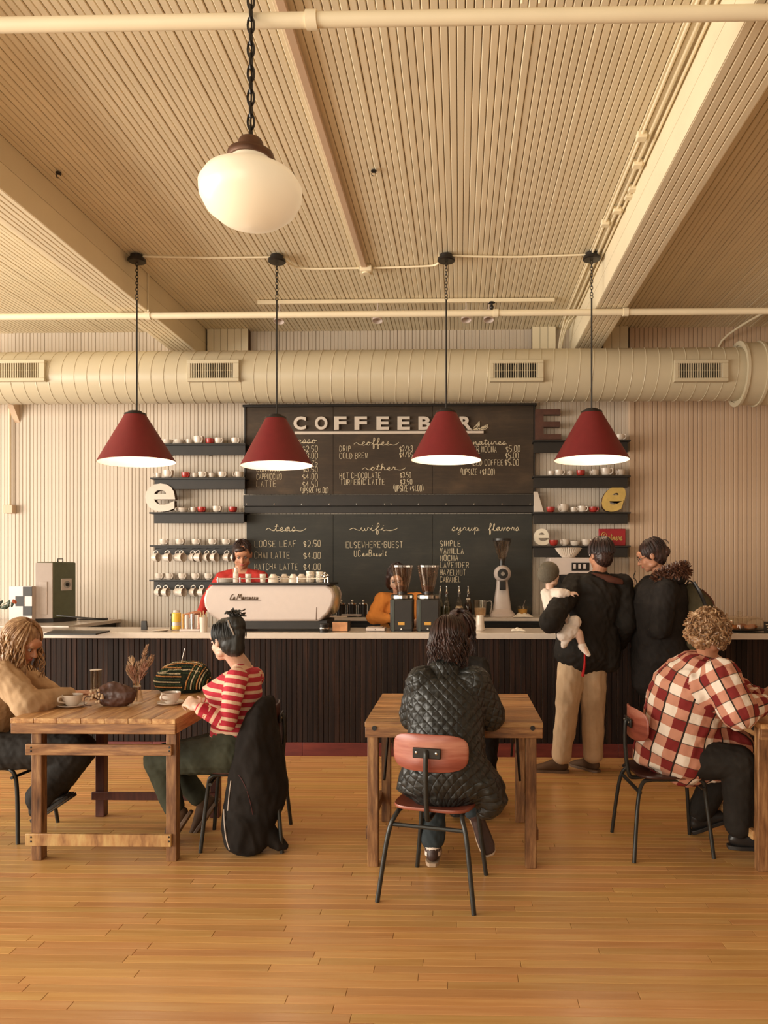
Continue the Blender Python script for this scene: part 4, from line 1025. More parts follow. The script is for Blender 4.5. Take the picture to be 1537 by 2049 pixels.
def cloth(name, label, px, Y, z, w, d, h, seed, m):
    c = PY(px, 1200, Y); t = tag(MB().build(name, m), label, 'cloth')
    bpy.data.objects.remove(t)
    n = 14; vs = []; fs = []
    for j in range(n+1):
        for i in range(n+1):
            u = i/n*2-1; v = j/n*2-1; rr = max(abs(u), abs(v))
            hh = h*(1-rr**2)*(.55+.9*noise.noise(V((u*2.3+seed, v*2.3, seed))))+.003
            a = 1+.25*noise.noise(V((u*1.5, v*1.5, seed+5)))
            vs.append((c.x+u*w/2*a, Y+v*d/2*a, z+max(.002, hh)))
    for j in range(n):
        for i in range(n): k = j*(n+1)+i; fs.append((k, k+1, k+n+2, k+n+1))
    mb = MB().add(vs, fs); o = mb.build(name, m, smooth=80)
    s_ = o.modifiers.new('thick', 'SOLIDIFY'); s_.thickness = .002; s_.offset = 1
    return tag(o, label, 'cloth')
cl_ = plain('white_cloth', (.82, .74, .62), .8, var=.05)
cloth('tea_towel', 'crumpled white towel on the back counter right of the white grinder', 1046, 7.53, BT, .2, .1, .05, 3, cl_)
cloth('napkin', 'small crumpled napkin on the bar in front of the back counter', 1037, 6.62, CT, .12, .1, .03, 8, cl_)
c = PY(1046, 1226, 7.7); t = thing('glass_mug', 'glass mug with a spoon standing on the back counter behind the towel', 'mug', (c.x, 7.72, BT))
MB().lathe([(.001, 0), (.045, 0), (.055, .1), (.051, .1), (.041, .008), (.001, .008)], (0, 0, 0), 24).build('mug', clear, t); MB().lathe([(.001, .01), (.043, .01), (.048, .07), (.001, .075)], (0, 0, 0), 20).build('contents', stick, t)
MB().tube([(-.02, 0, .02), (.03, .0, .16)], .005, 6).build('spoon', chrome, t)
MB().tube(cat([(.05, 0, .09), (.085, 0, .08), (.08, 0, .04), (.048, 0, .03)], 4), .005, 6).build('handle', clear, t)
# paper cups, scale, copper box, black knock box
c = PY(961, 1262, 6.62); t = thing('paper_cup_stack', 'upturned stack of white paper cups on the bar behind the dark-haired seated guest', 'cups', (c.x, 6.66, CT+.0005))
prof = [(.001, 0), (.042, 0)]
for i in range(5): prof += [(.045-.0012*i, .004+.012*i), (.0425-.0012*i, .0045+.012*i)]
prof += [(.034, .135), (.001, .135)]; MB().lathe(prof, (0, 0, 0), 24).build('cups', white, t)
a = PY(735, 1264, 6.56); t = thing('kitchen_scale', 'flat white digital scale on the bar left of the black grinders', 'scale', (PY(753, 1260, 6.6).x, 6.6, CT+.0005))
MB().box((-.083, -.08, .004), (.083, .08, .03)).build('body', whitem, t, bev=.004); MB().box((-.078, -.07, .031), (.06, .07, .038)).build('plate', plain('grey_plate', (.35, .3, .26), .4), t, bev=.003)
MB().cyl((.0, -.0815, .017), (.0, -.079, .017), .005).build('button', blackm, t)
t = thing('copper_box', 'small copper-faced box on the bar right of the espresso machine', 'box', (PY(682, 1260, 6.55).x, 6.55, CT+.0005))
MB().box((-.07, -.04, 0), (.07, .1, .088)).build('box', black, t, bev=.003); MB().box((-.066, -.044, .004), (.066, -.04, .084)).build('face', copper, t, bev=.002)
t = thing('knock_box', 'short black canister between the espresso machine and the copper box', 'canister', (PY(651, 1260, 6.5).x-.0, 6.44, CT+.0005))
MB().lathe([(.001, 0), (.04, 0), (.044, .07), (.04, .075), (.001, .075)], (0, 0, 0), 24).build('can', blackm, t); MB().lathe([(.045, .03), (.0455, .036), (.045, .042)], (0, 0, 0), 24).build('ring', chrome, t)
# jars on the back counter
for k, px in enumerate((683, 705, 727)):
    c = PY(px, 1230, 7.55); t = thing('coffee_jar', '%s chrome-lidded dark coffee jar on the back counter right of the espresso machine' % ['left', 'middle', 'right'][k], 'jar', (c.x, 7.56, BT), 'coffee jars')
    MB().lathe([(.001, 0), (.045, 0), (.045, .12), (.001, .12)], (0, 0, 0), 24).build('jar', blackm, t)
    MB().lathe([(.05, .12), (.052, .126), (.05, .14), (.02, .146), (.001, .147)], (0, 0, 0), 24).build('lid', chrome, t)
    MB().ball((0, 0, .16), .014).build('knob', chrome, t)
    for s in (-1, 1): MB().cyl((s*.044, -.03, .01), (s*.044, -.03, .12), .006).build('clasp', chrome, t)
t = thing('tray_stack', 'stack of pale trays on the back counter in front of the coffee jars', 'trays', (PY(690, 1, 7.46).x, 7.46, BT))
MB().box((-.2, -.03, 0), (.03, .03, .014)).build('tray', white, t, bev=.002); MB().box((-.03, -.032, .016), (.17, .03, .03)).build('tray', whitem, t, bev=.002)
# left end of the bar: jars, tray, sticks
yel = plain('orange_juice', (.78, .50, .06), .3, var=.08)
c = PY(353, 1262, 6.62); t = thing('juice_jar', 'tall jar of yellow syrup at the left end of the bar', 'jar', (c.x, 6.62, CT+.0005))
MB().lathe([(.001, 0), (.036, 0), (.038, .02), (.038, .14), (.028, .155), (.028, .18), (.001, .18)], (0, 0, 0), 24).build('jar', plain('frosty', (.6, .5, .42), .2), t, smooth=50)
MB().lathe([(.0387, .075), (.0392, .08), (.0392, .15), (.033, .158)], (0, 0, 0), 24).build('juice', yel, t); MB().lathe([(.0388, .01), (.0394, .012), (.0394, .04), (.0388, .042)], (0, 0, 0), 24).build('lower_juice', yel, t)
t = thing('black_bottle', 'slim black bottle left of the yellow syrup jar', 'bottle', (PY(341, 1262, 6.66).x, 6.68, CT+.0005)); MB().lathe([(.001, 0), (.007, 0), (.007, .09), (.004, .1), (.004, .125), (.008, .13), (.008, .145), (.001, .146)], (0, 0, 0), 14).build('bottle', blackm, t)
t = thing('cream_plate', 'low cream plate near the left end of the bar', 'plate', (PY(330, 1262, 6.56).x-.02, 6.52, CT+.0005)); MB().lathe([(.001, 0), (.05, 0), (.075, .012), (.073, .014), (.04, .004), (.001, .004)], (0, 0, 0), 24).build('plate', white, t)
t = thing('card_holder', 'small black card stand on the bar below the left shelves', 'card stand', (PY(287, 1262, 6.68).x, 6.7, CT+.0005)); MB().prism([(-.028, 0), (.028, 0), (.022, .078), (-.024, .078)], 'y', -.01, .01).build('stand', black, t, bev=.002)
t = thing('white_tray', 'low white tray of glasses at the left end of the bar', 'tray', (PY(385, 1262, 6.56).x, 6.56, CT+.0005)); MB().box((-.09, -.07, 0), (.09, .07, .02)).build('tray', whitem, t, bev=.004)
amb = plain('amber_tumbler', (.62, .32, .07), .25)
for k, (px, r, h, m) in enumerate(((366, .011, .13, amb), (374, .017, .12, whitem), (385, .017, .13, chrome), (398, .018, .12, plain('patterned_glass', (.55, .28, .18), .3, var=.6, nscale=60)))):
    t = thing('tumbler', ['narrow amber tumbler on the white tray', 'white tumbler on the white tray', 'steel milk tumbler on the white tray', 'reddish patterned tumbler at the right of the white tray'][k], 'tumbler', (PY(px, 1, 6.56).x, 6.56, CT+.0212))
    MB().lathe([(.001, 0), (r*.9, 0), (r, h), (r*.86, h), (r*.8, .008), (.001, .008)], (0, 0, 0), 20).build('body', m, t)
t = thing('stick_holder', 'white cup of wooden stir sticks beside the white tray', 'cup', (PY(413, 1, 6.5).x, 6.43, CT+.0005))
MB().lathe([(.001, 0), (.03, 0), (.036, .13), (.033, .13), (.027, .006), (.001, .006)], (0, 0, 0), 20).build('cup', white, t)
for i in range(6): MB().cyl((.01*cos(i), .01*sin(i), .01), (.028*cos(i), .028*sin(i), .165+.01*(i % 3)), .003, n=6).build('stick', plain('stick%d' % i, (.6, .42, .2), .6), t)
# batch brewer with filters
Y = 7.6; c = PY(1145, 1234, Y); z = lambda y: PY(1145, y, Y).z-BT
t = thing('batch_brewer', 'white batch coffee brewer with a black control panel behind the tall man', 'coffee brewer', (c.x, Y, BT))
MB().box((-.24, -.1, z(1150)), (.21, .24, z(1116))).build('head', whitem, t, bev=.01)
MB().box((-.02, -.106, z(1142)), (.155, -.1, z(1126))).build('control_panel', blackm, t)
for i in range(3): MB().box((-.005+.05*i, -.11, z(1138)), (.02+.05*i, -.106, z(1129))).build('key', whitem, t)
MB().box((-.2, .08, .04), (.2, .22, z(1150))).build('back_body', black, t); MB().box((-.2, -.1, 0), (.2, .22, .04)).build('base', black, t, bev=.005)
MB().lathe([(.06, z(1172)), (.09, z(1150)), (.001, z(1150))], (-.05, .0, 0), 24).build('brew_funnel', blackm, t)
MB().lathe([(.001, .045), (.085, .045), (.09, .06), (.09, .22), (.05, .25), (.001, .25)], (-.05, -.01, 0), 28).build('flask', chrome, t)
t2 = thing('coffee_filters', 'fluted stack of white paper coffee filters on top of the brewer', 'filters', (PY(1138, 1, Y-.02).x, Y+.0, BT+z(1116)+.0005))
mb = MB(); n = 72; rings = []
for j, (r, zz_) in enumerate(((.06, 0), (.10, .05), (.13, .095), (.118, .1), (.05, .012))):
    for i in range(n): rr = r*(1+(.05 if i % 2 else -.05)*(1 if 0 < j < 4 else .3)); mb.v.append((rr*cos(2*pi*i/n), rr*sin(2*pi*i/n), zz_))
for j in range(4):
    for i in range(n): mb.f.append((j*n+i, j*n+(i+1) % n, (j+1)*n+(i+1) % n, (j+1)*n+i)); mb.mi.append(0)
mb.f += [tuple(range(n))[::-1], tuple(4*n+i for i in range(n))]; mb.mi += [0, 0]
mb.build('filters', white, t2, smooth=0)
# bouquet between the two customers
c = PY(1272, 1262, 6.72); t = thing('flower_bouquet', 'yellow and red flower bouquet on the bar between the two standing customers', 'flowers', (c.x, 6.76, CT+.0005))
MB().lathe([(.001, 0), (.035, 0), (.045, .05), (.03, .13), (.035, .15), (.03, .15), (.001, .14)], (0, 0, 0), 20).build('vase', clear, t)
ylf = plain('yellow_petal', (.66, .58, .10), .6, var=.3); rdf = plain('red_petal', (.55, .10, .05), .6, var=.3)
for i in range(14):
    top_ = i < 8; x = rf.uniform(-.06, .06); y = rf.uniform(-.05, .05); zz_ = rf.uniform(.24, .37) if top_ else rf.uniform(.15, .22)
    s = MB().tube([(0, 0, .1), (x, y, zz_)], .0025, 5).build('stem', stemm, t)
    MB().lathe([(.004, 0), (.022, .008), (.028, .022), (.02, .02), (.001, .012)], (x, y, zz_), 10).build('blossom', ylf if top_ else rdf, t)
MB().tube(cat([(0, 0, .2), (.02, 0, .42), (-.01, 0, .47), (.01, 0, .53)], 4), .004, 5).build('twig', blackm, t)
# cake dome
c = PY(1481, 1262, 6.66); t = thing('cake_dome', 'clear cake dome with a knob over pastries on a black tray', 'cake dome', (c.x, 6.68, CT+.0005))
MB().lathe([(.001, 0), (.1, 0), (.25, .018), (.26, .03), (.25, .03), (.1, .014), (.001, .014)], (0, 0, 0), 40).build('tray', black, t, smooth=50)
MB().lathe([(.205, .032), (.205, .09), (.19, .118), (.12, .128), (.01, .132), (.01, .129), (.12, .125), (.187, .115), (.201, .09), (.201, .032)], (0, 0, 0), 40, closed=True).build('dome', clear, t, smooth=60)
MB().lathe([(.001, .13), (.008, .13), (.008, .142), (.02, .15), (.022, .165), (.012, .176), (.001, .177)], (0, 0, 0), 20).build('knob', clear, t, smooth=60)
past = plain('baked_pastry', (.42, .15, .05), .6, var=.35, nscale=30)
for i in range(6): MB().ball((.11*cos(i*1.05), .1*sin(i*1.05), .036), (.05, .04, .024), 10, 7).build('pastry', past, t)
c = PY(1540, 1262, 6.45); t = thing('price_card', 'small black price card with white marks at the right edge of the bar', 'sign', (c.x+.0, 6.44, CT+.0005))
MB().box((-.05, 0, 0), (.09, .006, .098)).build('card', black, t, bev=.001)
for i in range(3): MB().box((-.035+.008*i, -.001, .07-.022*i), (.075-.012*i, 0, .078-.022*i)).build('mark', chalk, t)
# ------------------------------------------------------------------ tables
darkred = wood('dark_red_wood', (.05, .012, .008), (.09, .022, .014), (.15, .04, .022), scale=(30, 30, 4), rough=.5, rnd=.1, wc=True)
def table(label, xl, xr, yn, yb, zt, lxl, lxr, lyb, n=6, backdark=False, across=False, rails=True, braces=False, name='farm_table'):
    """plank-topped folding table; world axis aligned"""
    t = thing(name, label, 'table', ((xl+xr)/2, (yn+yb)/2, 0), 'rustic wooden tables')
    th = .028
    if across:      # boards run left-right
        q = (yb-yn)/n
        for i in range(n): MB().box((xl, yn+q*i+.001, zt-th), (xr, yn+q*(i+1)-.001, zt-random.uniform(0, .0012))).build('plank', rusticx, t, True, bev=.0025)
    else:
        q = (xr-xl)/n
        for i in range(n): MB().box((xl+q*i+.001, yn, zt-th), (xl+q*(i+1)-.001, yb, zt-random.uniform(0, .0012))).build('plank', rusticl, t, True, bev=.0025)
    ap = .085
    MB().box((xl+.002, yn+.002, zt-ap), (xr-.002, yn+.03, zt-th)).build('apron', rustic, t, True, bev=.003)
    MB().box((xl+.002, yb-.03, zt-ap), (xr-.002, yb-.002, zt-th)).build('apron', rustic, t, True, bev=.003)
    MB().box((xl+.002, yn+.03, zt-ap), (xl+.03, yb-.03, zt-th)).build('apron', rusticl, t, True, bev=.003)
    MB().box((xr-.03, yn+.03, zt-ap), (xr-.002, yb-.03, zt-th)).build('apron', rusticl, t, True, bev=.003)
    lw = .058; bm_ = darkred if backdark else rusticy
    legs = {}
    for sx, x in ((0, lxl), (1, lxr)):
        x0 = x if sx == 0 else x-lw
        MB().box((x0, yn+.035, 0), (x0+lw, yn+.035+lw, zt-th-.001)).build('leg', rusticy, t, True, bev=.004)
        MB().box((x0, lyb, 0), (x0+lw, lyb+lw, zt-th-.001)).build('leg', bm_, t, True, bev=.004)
    return t, lw
# left table
DL = 4.1
pl = G(20, 1437, .79); pr = G(354, 1437, .79)
yn = pl.y; 
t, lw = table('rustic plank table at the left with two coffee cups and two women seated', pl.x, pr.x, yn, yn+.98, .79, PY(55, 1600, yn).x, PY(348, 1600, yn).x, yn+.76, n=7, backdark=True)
LT = t; LTx0, LTx1, LTy0, LTy1 = pl.x, pr.x, yn, yn+.98
def rail(parent, px0, px1, py0, py1, Y, m, bolts=True, d=.022):
    a = PY(px0, py1, Y); b = PY(px1, py0, Y)
    o = MB().box((a.x, Y-d, a.z), (b.x, Y, b.z)).build('stretcher', m, parent, True, bev=.003)
    if bolts:
        for px in (px0+7, px1-7):
            for py in (py0+7, py1-6):
                c = PY(px, py, Y-d); MB().ball((c.x, Y-d, c.z), (.006, .003, .006), 8, 5).build('bolt', blackm, o, True)
burnt = wood('banded_wood', (.22, .09, .03), (.5, .27, .10), (.62, .42, .17), scale=(22, 4, 6), rough=.5, rnd=.05, bmp=.3, wc=True, dirt=(.2, .075, .025))
rail(t, 55, 346, 1489, 1509, yn+.035, rustic); rail(t, 55, 345, 1668, 1690, yn+.035, burnt)
Yb_ = yn+.76; rail(t, 186, 440, 1585, 1599, Yb_, darkred, False)
# middle table
pl = G(730, 1444, .79); pr = G(1086, 1444, .79); yn = pl.y
t, lw = table('rustic plank table in the middle where a guest in a quilted coat sits', pl.x, pr.x, yn, yn+.92, .79, PY(735, 1600, yn+.03).x, PY(1074, 1600, yn+.03).x, yn+.76, n=8, across=True)
MTt = t; MT = (pl.x, pr.x, yn, yn+.92)
for px in (749, 1066):
    c = PY(px, 1457, yn); MB().cyl((c.x, yn-.004, c.z), (c.x, yn+.003, c.z), .013, n=14).build('bolt_hole', black, t, True)
for sx, x in ((-1, PY(735, 1600, yn).x), (1, PY(1074, 1600, yn).x)):
    xi = x+(-sx)*.03
    MB().tube([(xi-sx*.05, yn+.11, .45), (xi-sx*.05, yn+.40, .70)], .008, 6).build('brace', blackm, t, True)
    MB().tube([(xi-sx*.05, yn+.78, .42), (xi-sx*.05, yn+.50, .70)], .008, 6).build('brace', blackm, t, True)
    MB().box((x-sx*.004-.012+sx*.012, yn+.09, .13), (x-sx*.004+.012+sx*.012, yn+.8, .19)).build('side_stretcher', rusticy, t, True, bev=.003)
# right table
pl = G(1523, 1449, .79); yn = pl.y
t, lw = table('rustic plank table cut off by the right edge of the picture', pl.x, pl.x+.95, yn, yn+.95, .79, pl.x+.0, pl.x+.94, yn+.78, n=7, across=False)
RT = (pl.x, pl.x+.95, yn, yn+.95); RTt = t
c = PY(1516, 1465, yn+.05); MB().box((pl.x-.003, yn+.10, .735), (pl.x+.002, yn+.125, .76)).build('slot', black, t, True)
MB().box((pl.x-.012, yn+.09, .15), (pl.x+.012, yn+.79, .2)).build('side_stretcher', rusticl, t, True, bev=.003)
# ------------------------------------------------------------------ chairs
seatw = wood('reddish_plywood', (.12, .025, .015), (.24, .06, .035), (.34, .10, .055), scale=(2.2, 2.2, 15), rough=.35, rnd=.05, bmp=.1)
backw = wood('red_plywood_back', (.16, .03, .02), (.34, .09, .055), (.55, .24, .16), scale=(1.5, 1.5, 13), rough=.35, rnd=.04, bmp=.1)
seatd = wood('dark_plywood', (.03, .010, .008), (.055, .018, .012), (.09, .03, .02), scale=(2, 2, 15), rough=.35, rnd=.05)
metal = plain('dark_grey_tube', (.035, .034, .030), .35, metal=.4, var=.15)
def chair(label, loc, rz, sm=None, bm_=None, legs=None):
    """faces local +y; backrest at -y"""
    t = thing('school_chair', label, 'chair', loc, 'tube-legged plywood chairs', rz)
    sm = sm or seatd; bm_ = bm_ or backw
    # seat: rounded slab, slightly dished
    n = 10; vs = []; fs = []
    def out(a): 
        e = .45; q = lambda x: (abs(x)**e)*(1 if x >= 0 else -1)
        return (.2*q(cos(a)), .195*q(sin(a)))
    mb = MB(); N_ = 36; rings = []
    for (k, zt_) in ((.0, -.012), (.5, -.010), (.9, -.002), (.985, .001), (1.0, -.006), (.985, -.014), (.8, -.018), (.0, -.024)):
        for i in range(N_):
            x, y = out(2*pi*i/N_); mb.v.append((x*k+1e-4*cos(i), y*k, .455+zt_))
    for j in range(7):
        for i in range(N_): mb.f.append((j*N_+i, j*N_+(i+1) % N_, (j+1)*N_+(i+1) % N_, (j+1)*N_+i)); mb.mi.append(0)
    mb.build('seat', sm, t, smooth=50)
    lg = legs or ((-.24, -.24), (.24, -.24), (-.19, .22), (.19, .22))
    # each side: front leg, rail under the seat and rear leg
    for (fx_, fy), (s, yy) in zip(lg, ((-1, -1), (1, -1), (-1, 1), (1, 1))):
        MB().tube(cat([(fx_, fy, .0), (fx_*.82, fy*.86+.0, .32), (s*.165, yy*.17, .415), (s*.155, yy*.12, .428)], 5), .0115, 10).build('leg', metal, t, smooth=60)
    for s in (-1, 1): MB().tube([(s*.155, -.14, .428), (s*.155, .14, .428)], .0105, 8).build('seat_rail', metal, t)
    MB().tube([(-.185, -.19, .365), (.185, -.19, .365)], .0105, 8).build('cross_rail', metal, t)
    MB().tube([(-.175, .17, .38), (.175, .17, .38)], .0095, 8).build('cross_rail', metal, t)
    # back post and rest
    MB().tube(cat([(0, .0, .425), (0, -.16, .40), (0, -.205, .43), (0, -.225, .6), (0, -.222, .72), (0, -.205, .735)], 5), .012, 10).build('back_post', metal, t, smooth=60)
    mb = MB(); N_ = 40; e = .55
    q = lambda x: (abs(x)**e)*(1 if x >= 0 else -1)
    for side in (0, 1):
        for k in (1.0, .96, .5, .0):
            for i in range(N_):
                a = 2*pi*i/N_; x = .19*k*q(cos(a)); z_ = .09*k*q(sin(a)); th_ = (.006 if k < .99 else .003)*(1 if side else -1)
                mb.v.append((x, -.195-.05*(x/.19)**2*-1+th_, .722+z_))
    for side in (0, 1):
        for j in range(3):
            for i in range(N_): o_ = (side*4+j)*N_; mb.f.append((o_+i, o_+(i+1) % N_, o_+N_+(i+1) % N_, o_+N_+i)); mb.mi.append(0)
    for i in range(N_): mb.f.append((i, (i+1) % N_, 4*N_+(i+1) % N_, 4*N_+i)); mb.mi.append(0)
    mb.build('backrest', bm_, t, smooth=50)
    pb = MB().box((-.07, -.215, .70), (.07, -.203, .75)).build('mounting_plate', blackm, t, bev=.004)
    for s in (-1, 1): MB().ball((s*.05, -.217, .728), (.007, .003, .007), 8, 5).build('rivet', chrome, pb)
    return t
# middle chair: legs seen at these floor points
fl_ = [G(773, 1805), G(922, 1825), G(834, 1733), G(985, 1751)]
cm = sum(fl_, V())/4; ang = atan2((fl_[1]-fl_[0]).y, (fl_[1]-fl_[0]).x)
CH_C = (cm.x, cm.y, ang)
chair('plywood-backed chair in the middle with a red-grained backrest facing the camera', (cm.x, cm.y, 0), ang, seatw, backw)
fr_ = [G(1229, 1673), G(1259, 1716), G(1403, 1671), G(1452, 1717)]
cr = sum(fr_, V())/4
CH_H = (cr.x, cr.y)
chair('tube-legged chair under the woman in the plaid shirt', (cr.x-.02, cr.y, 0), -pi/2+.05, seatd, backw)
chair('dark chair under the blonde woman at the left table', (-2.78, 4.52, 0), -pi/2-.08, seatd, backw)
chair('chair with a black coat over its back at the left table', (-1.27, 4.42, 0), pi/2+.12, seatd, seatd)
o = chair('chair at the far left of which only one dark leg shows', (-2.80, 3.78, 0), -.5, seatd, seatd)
chair('chair on the far side of the middle table, hidden behind the quilted coat', (.03, 5.38, 0), pi, seatd, seatd)
# ------------------------------------------------------------------ people
TMPS = bpy.data.scenes.new('scratch')
def vnoise(P3):
    """cheap smooth pseudo-noise, vectorised"""
    x, y, z = P3[:, 0], P3[:, 1], P3[:, 2]
    return .5*np.sin(x*1.9+1.3*np.sin(y*2.3+.7)+.4)*np.cos(y*1.7+1.1*np.sin(z*2.1+1.9))+.35*np.sin(z*2.6+1.7*np.sin(x*1.3+2.2))*np.cos(x*2.9+y*1.1)+.15*np.sin(5.1*x+3.3*z+2*np.sin(4*y))
def remeshed(mb, voxel, smooth=2, name='m', folds=None, seed=0):
    me = bpy.data.meshes.new(name); me.from_pydata(mb.v, [], mb.f); me.update()
    bm = bmesh.new(); bm.from_mesh(me); bmesh.ops.recalc_face_normals(bm, faces=bm.faces); bm.to_mesh(me); bm.free()
    o = bpy.data.objects.new('tmp', me); TMPS.collection.objects.link(o)
    r = o.modifiers.new('r', 'REMESH'); r.mode = 'VOXEL'; r.voxel_size = voxel; r.use_smooth_shade = True
    if smooth:
        s = o.modifiers.new('s', 'SMOOTH'); s.factor = .5; s.iterations = smooth
    vl = TMPS.view_layers[0]; vl.update(); dg = vl.depsgraph
    out = bpy.data.meshes.new_from_object(o.evaluated_get(dg)); out.name = name
    bpy.data.objects.remove(o); bpy.data.meshes.remove(me)
    if folds:
        amp, sc = folds[0], folds[1]; st = folds[2] if len(folds) > 2 else (1, 1, 1)
        n = len(out.vertices); co = np.empty(n*3, np.float32); out.vertices.foreach_get('co', co); co = co.reshape(-1, 3)
        no = np.empty(n*3, np.float32); out.vertex_normals.foreach_get('vector', no); no = no.reshape(-1, 3)
        p = co*sc*1.6*np.array(st, np.float32)+seed*1.7
        a = vnoise(p); b_ = vnoise(p*2.3+3.1)
        co = co+no*(amp*((1-np.abs(a)*2.2)*.7+b_*.6))[:, None]
        out.vertices.foreach_set('co', co.astype(np.float32).ravel()); out.update()
    out.shade_smooth(); return out
def capsule(mb, a, b, ra, rb, n=14):
    a = V(a); b = V(b); mb.ball(a, ra, n, 9); mb.ball(b, rb, n, 9)
    if (b-a).length > 1e-4: mb.cyl(a, b, ra, rb, n=n)
def chain(mb, pts, rs):
    for i in range(len(pts)-1): capsule(mb, pts[i], pts[i+1], rs[i], rs[i+1])
def frame(f, up=V((0, 0, 1))):
    f = V(f).normalized(); s = V(up).cross(f).normalized(); u = f.cross(s).normalized(); return s, f, u
def wrap_uv(me, bones):
    nv = len(me.vertices); co = np.empty(nv*3); me.vertices.foreach_get('co', co); co = co.reshape(-1, 3)
    nl = len(me.loops); li = np.empty(nl, int); me.loops.foreach_get('vertex_index', li)
    npf = len(me.polygons); ls = np.empty(npf, int); me.polygons.foreach_get('loop_start', ls); lt = np.empty(npf, int); me.polygons.foreach_get('loop_total', lt)
    fc = np.empty(npf*3); me.polygons.foreach_get('center', fc); fc = fc.reshape(-1, 3)
    us = []; vs = []; ds = []; cs = []
    for (a, b, r, off, ref) in bones:
        a = np.array(a); b = np.array(b); d = b-a; L = np.linalg.norm(d); d = d/L
        ref = np.array(ref); x = ref-d*ref.dot(d); x = x/np.linalg.norm(x); y = np.cross(d, x)
        rel = co-a; t = rel@d; us.append(np.arctan2(rel@y, rel@x)*r); vs.append(t+off)
        relf = fc-a; tf = np.clip(relf@d, 0, L); ds.append(np.linalg.norm(relf-tf[:, None]*d, axis=1)-r); cs.append(2*pi*r)
    reg = np.argmin(np.array(ds), axis=0); us = np.array(us); vs = np.array(vs); cs = np.array(cs)
    lf = np.repeat(np.arange(npf), lt); lr = reg[lf]
    U = us[lr, li]; W = vs[lr, li]; first = U[ls][lf]; C = cs[lr]
    U = U-C*np.round((U-first)/C)
    at = me.attributes.new('wrap', 'FLOAT_VECTOR', 'CORNER')
    arr = np.stack([U, W, lr.astype(float)], 1).astype(np.float32).ravel(); at.data.foreach_set('vector', arr)
def hand(mb, W, d, n, curl=.5, k=1.0, spread=.1, flip=1):
    """W wrist, d direction of the hand, n back-of-hand normal"""
    d = V(d).normalized(); n = V(n); n = (n-d*n.dot(d)).normalized(); s = d.cross(n)*flip
    R3 = Matrix((s, d, n)).transposed()
    mb.ball(V(W)+d*.05*k, (.038*k, .052*k, .017*k), 14, 9, rot=R3)
    mb.ball(V(W)+d*.075*k, (.036*k, .026*k, .014*k), 14, 9, rot=R3)
    capsule(mb, W, V(W)+d*.03*k, .026*k, .024*k)
    for i, (off, ln) in enumerate(((-.029, .062), (-.010, .072), (.010, .077), (.028, .070))):
        p = V(W)+d*.085*k+s*off*k; c = curl*(1+.12*(1-i)); dd = (d+s*off*spread*8).normalized()
        segs = (.45, .32, .26); ang = c*.55
        for j, g in enumerate(segs):
            q = Quaternion(s, ang) if flip > 0 else Quaternion(-s, ang)
            v = (dd*cos(ang)-n*sin(ang)); e = p+v*ln*g*k*1.15
            capsule(mb, p, e, (.0088-.0008*j)*k, (.0080-.0008*j)*k, 8); p = e; ang += c*.75
    p = V(W)+d*.028*k+s*.03*k; v = (d*.65+s*.65-n*.35).normalized(); e = p+v*.036*k; capsule(mb, p, e, .0125*k, .0105*k, 8)
    v2 = (d*.9+s*.15-n*.35*min(1, curl)).normalized(); capsule(mb, e, e+v2*.032*k, .0102*k, .0085*k, 8)
RINGS = ((-.12, .15, .10, 0), (0, .172, .125, -.01), (.22, .152, .11, 0), (.48, .148, .115, .01), (.70, .168, .12, .012), (.87, .165, .095, 0), (.98, .095, .068, -.005))
def torso(mb, J, infl=0.0, kw=1.0, kd=1.0, t0=-1, t1=2, bust=0.0, rings=RINGS):
    Pv, N = J['pelvis'], J['neck']; ax = N-Pv; R = []
    fb = V(J['f']); 
    for t, w_, d_, fo in rings:
        if t < t0 or t > t1: continue
        sd = (J['hipL']-J['hipR']).normalized()*(1-t)+(J['shL']-J['shR']).normalized()*t
        a = ax.normalized(); sd = (sd-a*sd.dot(a)).normalized(); fw = sd.cross(a).normalized()
        if fw.dot(fb) < 0: fw = -fw
        bend = J.get('bend', 0)*sin(pi*max(0, min(1, t)))
        R.append((Pv+ax*t+fw*(fo+bust*(1 if .6 < t < .8 else 0))-fw*bend, sd*(w_*kw+infl), fw*(d_*kd+infl+bust*(1 if .6 < t < .8 else 0))))
    mb.loft(R, 26)
skinA = None
def skin(name, c):
    m, N, L, b = newmat(name); nt = m.node_tree
    f = noise_node(nt, coord(nt), 14); L.new(ramp(nt, f, [(.3, scalec(c, .88)), (.7, scalec(c, 1.08))]), b.inputs['Base Color'])
    b.inputs['Roughness'].default_value = .5; b.inputs['Subsurface Weight'].default_value = .0; return m
sk1 = skin('skin_fair', (.56, .30, .19)); sk2 = skin('skin_warm', (.50, .23, .13)); sk3 = skin('skin_pale', (.68, .44, .32))
lipm = plain('lips', (.42, .10, .08), .4); eyew = plain('eye_white', (.6, .52, .45), .2, var=.01); irism = plain('iris', (.03, .02, .015), .1)
